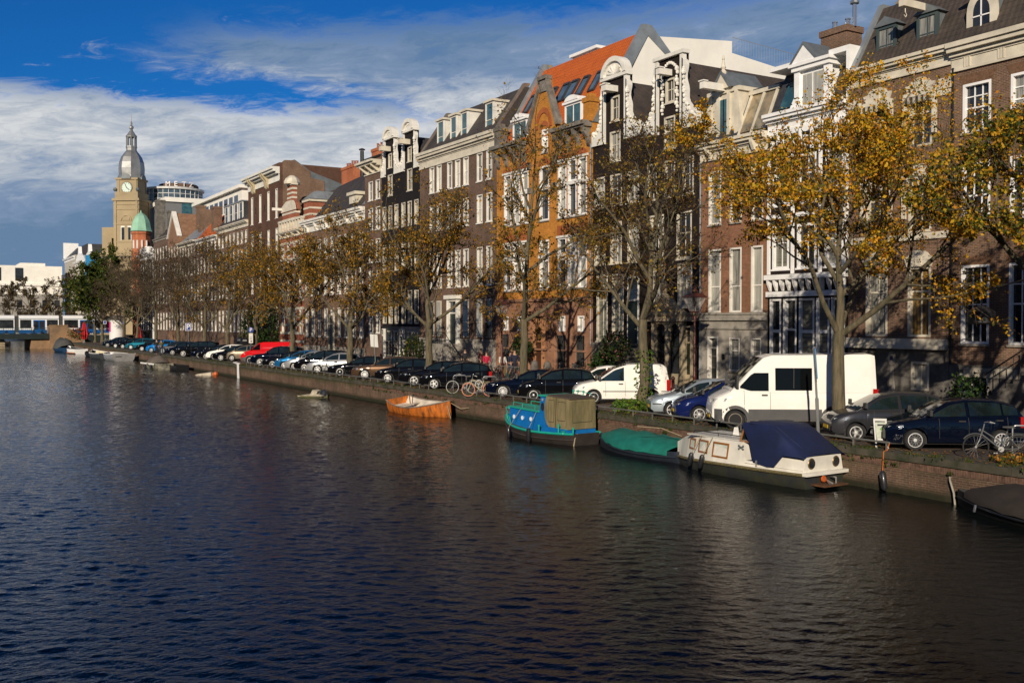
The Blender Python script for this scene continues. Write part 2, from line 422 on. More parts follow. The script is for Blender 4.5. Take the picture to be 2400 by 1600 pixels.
# ------------------------------------------------------------------ street, pavement
m, nt, b = _new('street_clinker'); b.inputs['Roughness'].default_value = .85
br = nt.nodes.new('ShaderNodeTexBrick'); g = coords(nt); lk(nt, g, br.inputs['Vector']); br.inputs['Scale'].default_value = 1
br.inputs['Brick Width'].default_value = .2; br.inputs['Row Height'].default_value = .1; br.inputs['Mortar Size'].default_value = .008
br.inputs['Color1'].default_value = (.095, .062, .045, 1); br.inputs['Color2'].default_value = (.07, .048, .038, 1); br.inputs['Mortar'].default_value = (.04, .033, .025, 1)
f = noise(nt, g, .7, 6, .65)
lk(nt, mixc(nt, 1, br.outputs[0], ramp(nt, f, [(.3, (.55,)*3), (.7, (1.15,)*3)]), 'MULTIPLY'), b.inputs['Base Color'])
CLINK = m
PAVE = M('pavement_slabs', (.16, .145, .125), .85, var=.4, scale=1.5)
mb = MB(); mb.poly([(XQ+.95, -60, ZS), (900, -60, ZS), (900, 1400, ZS), (XQ+.95, 1400, ZS)]); tag(mb.build('street', CLINK, fix=False), kind='structure')
mb = MB(); mb.box(32.6, 200, -40, 197, ZS-.05, ZS+.11); mb.box(32.6, 200, 208, 330, ZS-.05, ZS+.11); tag(mb.build('pavement', PAVE), kind='structure')
mb = MB(); mb.box(32.35, 32.595, -40, 197, ZS-.05, ZS+.125); mb.box(32.35, 32.595, 208, 330, ZS-.05, ZS+.125); tag(mb.build('kerb', M('kerb_stone', (.2, .19, .17), .8)), kind='structure')

# ------------------------------------------------------------------ quay wall
B_QUAY = brick('quay_brick', (.16, .085, .055), (.11, .062, .042), (.20, .165, .125), dirt=.55, moss=True)
qw = thing('quay_wall', 'long weathered brick quay wall with mossy stone coping above the canal', 'quay wall', (XQ, 60, 0))
mb = MB()
mb.box(XQ, XQ+.9, -30, 198.3, -1.2, .965)
mb.build('brick_face', B_QUAY, qw, True)
COPE = M('mossy_coping_stone', (.072, .060, .045), .9, var=.6, scale=1.7, bmp=.5, col2=(.020, .026, .010))
mb = MB(); y = -30
while y < 198:
    L = random.uniform(1.5, 1.9); mb.box(XQ-.07+random.uniform(-.012, .012), XQ+.96, y, min(198.3, y+L-.015), .965, ZS+.012+random.uniform(-.006, .006)); y += L
mb.build('coping', COPE, qw, True)
mb = MB(); y = -30                                    # upright brick course under the coping
while y < 198:
    mb.box(XQ-.018, XQ+.02, y+.006, y+.068, .745, .96); y += .075 if y < 60 else 20
mb.build('soldier_course', M('soldier_brick', (.15, .085, .058), .9, var=.5, scale=6), qw, True)
def grass_mesh(spots, hgt, n):
    mb = MB()
    for (x, y, z, r) in spots:
        for _ in range(n):
            a = random.uniform(0, 6.28); q = r*math.sqrt(random.random()); px, py = x+q*math.cos(a), y+q*math.sin(a)
            h = hgt*random.uniform(.4, 1); t = random.uniform(0, 6.28); w = .012+.012*random.random()
            lx, ly = random.uniform(-.5, .5)*h, random.uniform(-.5, .5)*h
            mb.poly([(px-w*math.cos(t), py-w*math.sin(t), z), (px+w*math.cos(t), py+w*math.sin(t), z), (px+lx, py+ly, z+h)])
    return mb
def leafmat(name, stops, trans=.35):
    if name in MATS: return MATS[name]
    m, nt, b = _new(name); b.inputs['Roughness'].default_value = .6; b.inputs['Specular IOR Level'].default_value = .25
    ge = nt.nodes.new('ShaderNodeNewGeometry'); c = ramp(nt, ge.outputs['Random Per Island'], stops)
    lk(nt, c, b.inputs['Base Color'])
    tr = nt.nodes.new('ShaderNodeBsdfTranslucent'); lk(nt, c, tr.inputs[0]); mx = nt.nodes.new('ShaderNodeMixShader'); mx.inputs[0].default_value = trans
    lk(nt, b.outputs[0], mx.inputs[1]); lk(nt, tr.outputs[0], mx.inputs[2]); lk(nt, mx.outputs[0], nt.nodes['Material Output'].inputs[0])
    MATS[name] = m; return m
L_GRASS = leafmat('grass_blades', [(0, (.035, .06, .012)), (.6, (.06, .085, .018)), (1, (.10, .09, .03))])
spots = [(XQ+random.uniform(-.06, .5), random.uniform(12, 100), ZS, random.uniform(.1, .35)) for _ in range(200)]
spots += [(XQ-.03, random.uniform(12, 60), random.uniform(.72, .95), .12) for _ in range(70)]
tag(grass_mesh(spots, .12, 26).build('grass_tufts', L_GRASS, fix=False), 'low green grass and moss sprouting along the quay coping', 'grass', kind='stuff')
mb = MB()
LEAFLIT = leafmat('fallen_leaves_mat', [(0, (.40, .22, .03)), (.5, (.30, .12, .02)), (1, (.16, .08, .025))], .1)
for _ in range(5200):
    y = random.uniform(10, 90); x = random.choice([random.uniform(XQ, XQ+1.2), random.uniform(XQ+.5, 36)])
    z = ZS+.03 if x < 32.3 else ZS+.13
    a = random.uniform(0, 6.28); s_ = random.uniform(.03, .065)
    mb.poly([(x+s_*math.cos(a+k*1.57), y+s_*math.sin(a+k*1.57)*.8, z+random.uniform(0, .02)) for k in range(4)])
tag(mb.build('fallen_leaves', LEAFLIT, fix=False), 'yellow fallen leaves scattered over the quay and street', 'leaves', kind='stuff')
# ------------------------------------------------------------------ house kit; fp(a, z, d): point at distance a along the street, height z, d metres in front of the facade
def FP(X): return lambda a, z, d: (X-d, a, z)
def arc(c, zc, r, a0, a1, n=10, ry=None):
    ry = ry or r
    return [(c+r*math.cos(a0+(a1-a0)*i/n), zc+ry*math.sin(a0+(a1-a0)*i/n)) for i in range(n+1)]
def wall(root, X, outline, holes, mat, depth=.24, rev=None, name='wall', thick=.4):
    mb = MB(); polys = [[Vector((a, z, 0)) for a, z in outline]]
    for (a0, a1, z0, z1) in holes: polys.append([Vector((a0, z0, 0)), Vector((a1, z0, 0)), Vector((a1, z1, 0)), Vector((a0, z1, 0))])
    fl = [p for q in polys for p in q]
    n = 0
    mb.v += [(X, p.x, p.y) for p in fl]
    for t in tessellate_polygon(polys): mb.f.append(t); mb.m.append(0)
    for (a0, a1, z0, z1) in holes:
        r = 1 if rev else 0
        mb.poly([(X, a0, z0), (X, a0, z1), (X+depth, a0, z1), (X+depth, a0, z0)], r)
        mb.poly([(X, a1, z0), (X+depth, a1, z0), (X+depth, a1, z1), (X, a1, z1)], r)
        mb.poly([(X, a0, z1), (X, a1, z1), (X+depth, a1, z1), (X+depth, a0, z1)], 0)
        mb.poly([(X, a0, z0), (X+depth, a0, z0), (X+depth, a1, z0), (X, a1, z0)], 0)
    k = len(outline)
    for i in range(k):
        (a0, z0), (a1, z1) = outline[i], outline[(i+1) % k]
        mb.poly([(X, a0, z0), (X, a1, z1), (X+thick, a1, z1), (X+thick, a0, z0)], 0)
    return mb.build(name, [mat, rev] if rev else [mat], root, True, fix=False)
def carcass(root, X, s0, s1, zt, mat, dep=13, name='side_walls'):
    mb = MB(); a, c = s0+.012, s1-.012
    mb.poly([(X+.3, a, ZS), (X+dep, a, ZS), (X+dep, a, zt), (X+.3, a, zt)]); mb.poly([(X+.3, c, ZS), (X+.3, c, zt), (X+dep, c, zt), (X+dep, c, ZS)])
    mb.poly([(X+dep, a, ZS), (X+dep, c, ZS), (X+dep, c, zt), (X+dep, a, zt)]); mb.poly([(X+.3, a, zt), (X+.3, c, zt), (X+dep, c, zt), (X+dep, a, zt)])
    return mb.build(name, mat, root, True)
def window(root, X, a0, a1, z0, z1, fr=WHITE, gl=None, nx=2, rows=(.5,), sill=True, bw=.075, mw=.035, sillm=None, depth=.2, far=False, casing=True, name='window'):
    gl = gl or random.choice(GLS)
    mb = MB(); d0, d1 = (.015 if casing else -.1), -depth
    f = FP(X)
    def bx(p0, p1, q0, q1, e0, e1): mb.box(X-e0, X-e1, p0, p1, q0, q1)
    bx(a0, a0+bw, z0, z1, d0, d1); bx(a1-bw, a1, z0, z1, d0, d1); bx(a0+bw, a1-bw, z1-bw, z1, d0, d1); bx(a0+bw, a1-bw, z0, z0+bw, d0, d1)
    g = -depth+.07
    for i in range(1, nx):
        c = a0+bw+(a1-a0-2*bw)*i/nx; bx(c-mw/2, c+mw/2, z0+bw, z1-bw, g+.035, g-.02)
    for i, r in enumerate(rows):
        c = z0+bw+(z1-z0-2*bw)*r; t = mw*(1.5 if i == 0 else 1); bx(a0+bw, a1-bw, c-t/2, c+t/2, g+.045, g-.02)
    w = mb.build(name, fr, root, True)
    p = MB(); p.box(X-g, X-g+.03, a0+bw-.01, a1-bw+.01, z0+bw-.01, z1-bw+.01); p.build('pane', gl, w, True, split=True)
    if sill:
        q = MB(); q.box(X-.09, X+.05, a0-.05, a1+.05, z0-.085, z0-.003); q.build('sill', sillm or fr, w, True)
    return w
def cornice(root, X, s0, s1, zb, zt, m=CREAM, proj=.5, brk=0, name='cornice', ends=True, trigl=0):
    zt = EYE+(zt-EYE)*(X-proj)/X
    mb = MB(); h = zt-zb; a, c = s0+.006, s1-.006
    mb.box(X-.06, X+.3, a, c, zb, zb+h*.5); mb.box(X-.1, X+.3, a-.0, c+.0, zb-.02, zb+h*.07); mb.box(X-.11, X+.3, a, c, zb+h*.44, zb+h*.52)
    mb.box(X-proj*.45, X+.3, a, c, zb+h*.52, zb+h*.66); mb.box(X-proj*.8, X+.3, a, c, zb+h*.66, zb+h*.82); mb.box(X-proj, X+.3, a, c, zb+h*.82, zb+h)
    for i in range(brk):
        q = s0+(s1-s0)*(i+.5)/brk
        mb.prism([(0, zb+h*.6), (-proj*.75, zb+h*.66), (-proj*.7, zb+h*.5), (-.16, zb+h*.1), (0, zb+h*.05)], lambda u, z, dd: (X-.05+u, q+dd, z), -.09, .09)
    for i in range(trigl):
        q = s0+(s1-s0)*(i+.5)/trigl
        for e in (-.11, 0, .11): mb.box(X-.1, X-.05, q+e-.035, q+e+.035, zb+h*.08, zb+h*.44)
    return mb.build(name, m, root, True)
def prof_roof(root, s0, s1, pts, mat, name='roof', inset=.01):
    mb = MB(); mb.prism(pts, lambda u, z, dd: (u, dd, z), s0+inset, s1-inset); return mb.build(name, mat, root, True)
def mansard(root, X, s0, s1, z0, z1, run, mat, flat=5.0, z2=None, name='roof'):
    return prof_roof(root, s0, s1, [(X+.1, z0), (X+run, z1), (X+run+flat, z2 or z1), (X+run+flat+3, z0)], mat, name)
def dormer(root, X, a0, a1, z0, z1, dep=2.2, fr=WHITE, side=LEAD, roofm=LEAD, gl=None, nx=2, rows=(.5,), ped=0.0, over=.12):
    mb = MB(); mb.box(X+.06, X+dep, a0+.02, a1-.02, z0, z1)
    d = mb.build('dormer', side, root, True)
    q = MB(); t = .13
    q.box(X-.03, X+.12, a0, a0+t, z0, z1); q.box(X-.03, X+.12, a1-t, a1, z0, z1); q.box(X-.03, X+.12, a0+t, a1-t, z1-t, z1); q.box(X-.03, X+.12, a0+t, a1-t, z0, z0+.08)
    for i in range(1, nx):
        c = a0+t+(a1-a0-2*t)*i/nx; q.box(X+.0, X+.06, c-.03, c+.03, z0, z1)
    for r in rows:
        c = z0+(z1-z0)*r; q.box(X+.01, X+.06, a0+t, a1-t, c-.025, c+.025)
    q.build('window_frame', fr, d, True)
    p = MB(); p.box(X+.03, X+.055, a0+t*.6, a1-t*.6, z0+.05, z1-t*.6); p.build('pane', gl or G_DARK, d, True, split=True)
    r = MB()
    if ped:
        c = (a0+a1)/2
        r.prism([(a0-over, z1), (a1+over, z1), (c, z1+ped)], FP(X), .12, -dep)
    else: r.box(X-.16, X+dep, a0-over, a1+over, z1, z1+.16)
    r.build('dormer_roof', roofm, d, True)
    return d
def chimney(root, x0, x1, y0, y1, z0, z1, mat, pots=3, potm=None, name='chimney'):
    mb = MB(); mb.box(x0, x1, y0, y1, z0, z1-.3); mb.box(x0-.07, x1+.07, y0-.07, y1+.07, z1-.3, z1)
    c = mb.build(name, mat, root, True)
    if pots:
        q = MB()
        for i in range(pots):
            t = (i+.5)/pots; h = random.uniform(.4, .7)
            q.lathe([(.13, 0), (.11, h), (.14, h), (.14, h+.06), (.08, h+.06)], ((x0+x1)/2, y0+(y1-y0)*t, z1-.01), 8)
        q.build('chimney_pot', potm or POTRED, c, True, split=True)
    return c
def beam(root, X, a, z, L=1.1, m=WHITE, h=.3, w=.26, hook=True):
    mb = MB(); mb.box(X-L, X+.2, a-w/2, a+w/2, z, z+h); mb.box(X-L-.06, X-L+.28, a-w/2-.05, a+w/2+.05, z+h, z+h+.06)
    o = mb.build('hoist_beam', m, root, True)
    if hook:
        q = MB(); x = X-L+.25
        q.tube([(x, a, z), (x, a, z-.22), (x+.09, a, z-.32), (x+.02, a, z-.42), (x-.08, a, z-.34)], .022, 5); q.build('hook', m, o, True)
def door(root, X, a0, a1, z0, z1, m=DKGREEN, fr=WHITE, top=.75, depth=.3):
    mb = MB(); mb.box(X+depth-.08, X+depth, a0+.08, a1-.08, z0, z1-top)
    for i in range(3):
        zz = z0+.18+(z1-top-z0-.3)*i/3
        mb.box(X+depth-.1, X+depth-.08, a0+.2, a1-.2, zz, zz+(z1-top-z0)/3-.2)
    dd = mb.build('door', m, root, True)
    q = MB(); q.box(X-.03, X+depth, a0, a0+.08, z0, z1); q.box(X-.03, X+depth, a1-.08, a1, z0, z1); q.box(X-.03, X+depth, a0+.08, a1-.08, z1-.09, z1); q.box(X+depth-.12, X+depth, a0+.08, a1-.08, z1-top-.05, z1-top+.05)
    q.build('door_frame', fr, dd, True)
    p = MB(); p.box(X+depth-.05, X+depth-.02, a0+.08, a1-.08, z1-top+.05, z1-.09); p.build('fanlight', G_DARK, dd, True)
    h = MB(); h.ball((X+depth-.12, a0+.22, z0+1.05), .04, 6); h.build('handle', STEEL, dd, True)
    return dd
def stoop(root, X, a0, a1, zt, dep=1.2, steps=0, dirn=1, m=STONE, rail=True):
    mb = MB(); mb.box(X-dep, X, a0, a1, ZS, zt)
    n = int(round((zt-ZS)/.18))
    for i in range(n):
        y0 = a0-(i+1)*.27 if dirn < 0 else a1+i*.27
        mb.box(X-dep+.01, X, y0, y0+.27, ZS, zt-(i+1)*(zt-ZS)/(n+1))
    s = mb.build('stoop', m, root, True)
    if rail:
        q = MB(); x = X-dep+.05; e = a0 if dirn < 0 else a1; L = n*.27*(-1 if dirn < 0 else 1)
        q.tube([(x, (a1 if dirn < 0 else a0), zt+.9), (x, e, zt+.9), (x, e+L, ZS+.95)], .03, 6)
        for i in range(n+1):
            t = i/n; yy = e+L*t; zz = zt-(zt-ZS)*t; q.tube([(x, yy, zz), (x, yy, zz+.9)], .014, 4)
        for i in range(5):
            yy = a0+(a1-a0)*i/4; q.tube([(x, yy, zt), (x, yy, zt+.9)], .014, 4)
        q.lathe([(.09, 0), (.11, .05), (.05, .12), (.12, .3), (.02, .42)], (x, e+L, ZS+.95), 8)
        q.build('stoop_railing', IRON, root, True)
def quoin_blocks(root, X, cols, zs, m=STONE, w=.28, h=.32):
    mb = MB()
    for a in cols:
        for z in zs: mb.box(X-.025, X+.1, a-w/2, a+w/2, z, z+h)
    mb.build('stone_block', m, root, True, split=True)
def downpipe(root, X, a, z0, z1, m=ZINC):
    mb = MB(); mb.tube([(X-.09, a, z1), (X-.09, a, z0)], .05, 7)
    z = z0+1
    while z < z1: mb.box(X-.15, X, a-.07, a+.07, z, z+.06); z += 2.2
    mb.build('downpipe', m, root, True)
def claw(mb, X, a, sgn, w, z0, z1):     # scrolled gable shoulder: straight edge at a, foot spreading by w towards sgn
    H = z1-z0; pts = [(a, z0), (a+sgn*w, z0), (a+sgn*w, z0+.55)]
    for i in range(15):
        t = i/14; pts.append((a+sgn*(.2+(w-.25)*(1-t)**4.2+.07*math.sin(t*15)), z0+.4+(H-.6)*t))
    pts.append((a, z1))
    mb.prism(pts, FP(X), .12, -.2)
    rnd = random.Random(3)
    for i in range(16):
        t = rnd.random(); mb.ball((X-.12, a+sgn*((w-.3)*(1-t)**4.2*rnd.uniform(.4, .95)+.16), z0+.4+(H-.6)*t), rnd.uniform(.07, .15), 6)
    mb.ball((X-.06, a+sgn*(w-.18), z0+.62), .17, 8)
def simple_house(name, label, X, s0, s1, zc, wm, cols, rows, corn=(1.0, CREAM, .45, 0), roof=None, base=None, far=False, fr=WHITE, gls=None, grp=None, depth=.24, nx=2, rws=(.5,), doorcol=None, sill=True, carc=None, sillm=None):
    r = thing(name, label, 'house', (X, (s0+s1)/2, ZS), 0, 'canal houses')
    holes = []
    for (z0, z1) in rows:
        for (a0, a1) in cols: holes.append((a0, a1, z0, z1))
    wall(r, X, [(s0, ZS), (s1, ZS), (s1, zc), (s0, zc)], holes, wm, depth)
    carcass(r, X, s0, s1, zc-.05, carc or wm)
    for i, h in enumerate(holes):
        window(r, X, *h, fr=fr, gl=(random.choice(gls) if gls else None), nx=nx, rows=rws, sill=sill, sillm=sillm, depth=depth-.02)
    if corn: cornice(r, X, s0, s1, zc-corn[0], zc, corn[1], corn[2], corn[3])
    if base:
        q = MB(); q.box(X-.05, X+.0, s0+.004, s1-.004, ZS, base[0]); q.box(X-.1, X, s0+.004, s1-.004, base[0]-.14, base[0]); q.build('plinth', base[1], r, True)
    return r
def span(s0, s1, n, w, off=0.0):
    st = (s1-s0)/n
    return [(s0+st*(i+.5)-w/2+off, s0+st*(i+.5)+w/2+off) for i in range(n)]

# ================================================================== house 1: brown brick at the right edge, frieze with triglyphs
def house_one():
    X, s0, s1 = XF, 12.6, 25.7
    r = thing('canal_house', 'brown brick house at the right edge with cream triglyph frieze and white windows', 'house', (X, 19, ZS), 0, 'canal houses')
    cols = [(23.97, 25.2), (21.85, 23.15), (19.7, 21.0), (17.6, 18.9), (15.5, 16.8)]
    holes = []
    for (z0, z1) in [(4.05, 7.2), (8.65, 11.3), (12.5, 14.45)]:
        for c in cols: holes.append((*c, z0, z1))
    bh = [(23.95, 25.2, 2.05, 2.85), (15.4, 16.8, 2.0, 2.85)]
    wall(r, X, [(s0, 3.2), (s1, 3.2), (s1, 15.6), (s0, 15.6)], holes, B_BROWN, .26)
    wall(r, X-.03, [(s0, ZS), (s1, ZS), (s1, 3.2), (s0, 3.2)], bh, DSTONE, .3, name='stone_base')
    carcass(r, X, s0, s1, 16.2, B_BROWN)
    for h in holes: window(r, X, *h, fr=BWHITE, gl=random.choice([G_DARK, G_DARK, G_CURT]), nx=3, rows=(.5, .76), bw=.1, mw=.045, sillm=STONE, depth=.22)
    for h in bh: window(r, X-.03, *h, fr=WHITE, gl=G_DARK, nx=3, rows=(), bw=.09, sill=False)
    cornice(r, X, s0, s1, 15.05, 16.3, CREAM, .5, trigl=9)
    mb = MB()
    for c in cols:                                      # flat brick arches
        for z1 in (14.45, 11.3, 7.2): mb.prism([(c[0]-.05, z1), (c[1]+.05, z1), (c[1]+.2, z1+.38), (c[0]-.2, z1+.38)], FP(X), .012, -.05)
    mb.build('flat_arch', M('arch_brick', (.175, .092, .05), .9, var=.4, scale=9), r, True, split=True)
    mansard(r, X, s0, s1, 16.1, 20.6, 2.5, T_BROWN)
    # arched dormer
    xd = X+.55; d0 = MB(); d0.box(xd+.1, xd+2.4, 24.12, 25.4, 16.4, 18.1); dm = d0.build('dormer', LEAD, r, True)
    q = MB(); c = 24.76
    outl = [(24.0, 16.4), (25.52, 16.4), (25.42, 16.75), (25.42, 17.4)]+arc(c, 17.4, .66, 0, math.pi, 12, .85)+[(24.1, 17.4), (24.1, 16.75)]
    ina = [(c-.36, 16.55), (c+.36, 16.55), (c+.36, 17.35)]+arc(c, 17.35, .36, 0, math.pi, 10, .55)+[(c-.36, 17.35)]
    q.prism(outl, FP(xd), .05, -.1); fr_ = q.build('dormer_front', CREAM, dm, True)
    p = MB(); p.prism(ina, FP(xd), .062, .04); p.build('pane', G_DARK, dm, True, split=True)
    p = MB(); p.box(xd-.085, xd-.063, c-.025, c+.025, 16.55, 17.85); p.box(xd-.085, xd-.063, c-.36, c+.36, 17.18, 17.23); p.build('glazing_bars', BWHITE, dm, True)
    q = MB(); q.box(xd-.1, xd+2.5, 24.0, 25.5, 18.25, 18.4); q.build('dormer_roof', CREAM, dm, True)
    # name board over the basement, cursive lettering
    q = MB(); q.box(X-.075, X-.03, 22.75, 25.02, 2.72, 3.1); nb = q.build('name_board', M('faded_board', (.42, .38, .31), .8, var=.25, scale=4), r, True)
    text('Het Huis', .3, M('faded_ink', (.16, .13, .1), .9, var=0), nb, (-.083, 23.9-19, 2.91-ZS), (math.pi/2, 0, -math.pi/2), shear=.35)
    stoop(r, X, 18.9, 21.2, 3.3, 1.5, dirn=1, m=DSTONE)
    downpipe(r, X, 25.6, 3.2, 15.2, BLACK)
    return r
# ================================================================== house 2: brown brick with awning boxes and stone lintels
def house_two():
    X, s0, s1 = XF, 25.72, 30.85
    r = thing('canal_house', 'brown brick house with cream lintels, scalloped awning boxes and twin roof dormers', 'house', (X, 28, ZS), 0, 'canal houses')
    cols = [(28.75, 29.9), (26.6, 27.72)]; holes = []
    for (z0, z1) in [(4.3, 7.25), (8.7, 11.05), (12.3, 14.5)]:
        for c in cols: holes.append((*c, z0, z1))
    wall(r, X, [(s0, 3.9), (s1, 3.9), (s1, 15.6), (s0, 15.6)], holes, B_BROWN, .3)
    bh = [(26.62, 27.5, 2.05, 3.25), (29.6, 30.4, ZS+.1, 3.3)]
    wall(r, X-.04, [(s0, ZS), (s1, ZS), (s1, 3.9), (s0, 3.9)], bh, DSTONE, .34, name='stone_base')
    carcass(r, X, s0, s1, 16.2, B_BROWN)
    for i, h in enumerate(holes): window(r, X, *h, fr=CREAM, gl=[G_CURT, G_GOLD, G_DARK, G_DARK, G_DARK, G_DARK][i], nx=2, rows=(.66,), bw=.1, mw=.05, sill=False, depth=.26)
    window(r, X-.04, *bh[0], fr=CREAM, gl=G_NET, nx=2, rows=(), bw=.09, sill=False)
    door(r, X-.04, *bh[1], m=BLACK, top=.5)
    mb = MB()
    mb.box(X-.1, X+.02, s0+.004, s1-.004, 8.38, 8.66); mb.box(X-.2, X+.02, s0+.004, s1-.004, 3.9, 4.22); mb.box(X-.28, X+.02, s0+.004, s1-.004, 3.78, 3.93)
    for c in cols:
        for z1, hh in ((14.5, .52), (11.05, .4), (7.25, .55)):
            m_ = (c[0]+c[1])/2
            mb.prism([(c[0]-.02, z1)]+[(c[1]+.02, z1), (c[1]+.16, z1+hh*.75)]+arc(m_, z1+hh*.55, .55, .3, math.pi-.3, 6, hh*.75)+[(c[0]-.16, z1+hh*.75)], FP(X), .09, -.05)
            mb.box(X-.13, X, m_-.15, m_+.15, z1, z1+hh*1.22)
    mb.build('stone_dressing', CREAM, r, True, split=True)
    q = MB(); q.box(X-.06, X+.02, s0+.02, s0+.55, 4.2, 14.2); q.box(X-.06, X+.02, s1-.5, s1-.02, 4.2, 14.2); q.build('pilaster', B_BROWN, r, True, split=True)
    q = MB()
    for e in (s0+.28, s1-.27): q.box(X-.12, X, e-.3, e+.3, 14.2, 14.45); q.box(X-.17, X, e-.36, e+.36, 14.45, 14.7); q.box(X-.1, X, e-.26, e+.26, 14.7, 14.9)
    q.build('capital', CREAM, r, True, split=True)
    quoin_blocks(r, X, (s0+.2, s1-.22), (4.7, 6.0, 9.3, 10.5), CREAM, .26, .36)
    for i, c in enumerate(cols):                        # awning boxes with striped scalloped valance
        for z1 in (14.45, 11.0):
            q = MB(); q.box(X-.2, X, c[0]-.22, c[1]+.22, z1-.06, z1+.1); q.box(X-.2, X, c[0]-.22, c[0]-.1, z1-1.7, z1-.06); q.box(X-.2, X, c[1]+.1, c[1]+.22, z1-1.7, z1-.06)
            aw = q.build('awning_box', CREAM, r, True)
            v = MB(); n = 10; w = (c[1]-c[0]+.2)/n
            for j in range(n):
                a = c[0]-.1+w*j; v.prism([(a+.004, z1-.06), (a+w-.004, z1-.06), (a+w-.004, z1-.3)]+arc(a+w/2, z1-.3, w*.46, 0, -math.pi, 5)[1:-1]+[(a+.004, z1-.3)], FP(X), .19, .175, j % 2)
            v.build('valance', [M('valance_cloth', (.55, .5, .4), .9), M('valance_dark', (.05, .04, .03), .9)], aw, True, split=True)
    cornice(r, X, s0, s1, 15.4, 16.3, CREAM, .45)
    mansard(r, X, s0, s1, 16.1, 19.3, 2.0, T_BROWN, 6)
    for a in (28.93, 26.85): dormer(r, X+.65, a, a+1.02, 16.3, 18.0, 1.8, fr=M('grey_green_paint', (.05, .07, .07), .4, var=0), ped=.4, gl=G_CURT)
    beam(r, X+.65, 27.5, 18.1, 1.5, CREAM)
    mb = MB(); mb.prism([(X-.1, 16.15), (X+2.0, 19.5), (X+2.5, 19.5), (X+.4, 16.15)], lambda u, z, dd: (u, dd, z), s1-.16, s1+.1); mb.build('party_wall_capping', ZINC, r, True, split=True)
    q = MB()
    for i in range(26): y = s0+.1+i*.19; q.box(X+3.0, X+3.03, y, y+.13, 19.4, 20.7)
    q.box(X+3.03, X+3.08, s0, s1, 19.7, 19.8); q.box(X+3.03, X+3.08, s0, s1, 20.3, 20.4); q.build('roof_terrace_fence', M('silvered_wood', (.28, .23, .18), .9, var=.3, scale=3), r, True)
    # carved relief beside the basement window
    q = MB(); q.prism(arc(28.45, 3.35, .2, 0, 2*math.pi, 14, .32)[:-1], FP(X), .1, .02); q.prism([(28.4, 3.1), (28.5, 3.1), (28.62, 1.75), (28.28, 1.75)], FP(X), .085, .02); q.build('stone_relief', STONE, r, True)
    q = MB(); q.box(X-.115, X-.1, 28.38, 28.52, 3.28, 3.46); q.build('number_plate', M('enamel_blue', (.01, .02, .07), .3, var=0), r, True)
    return r
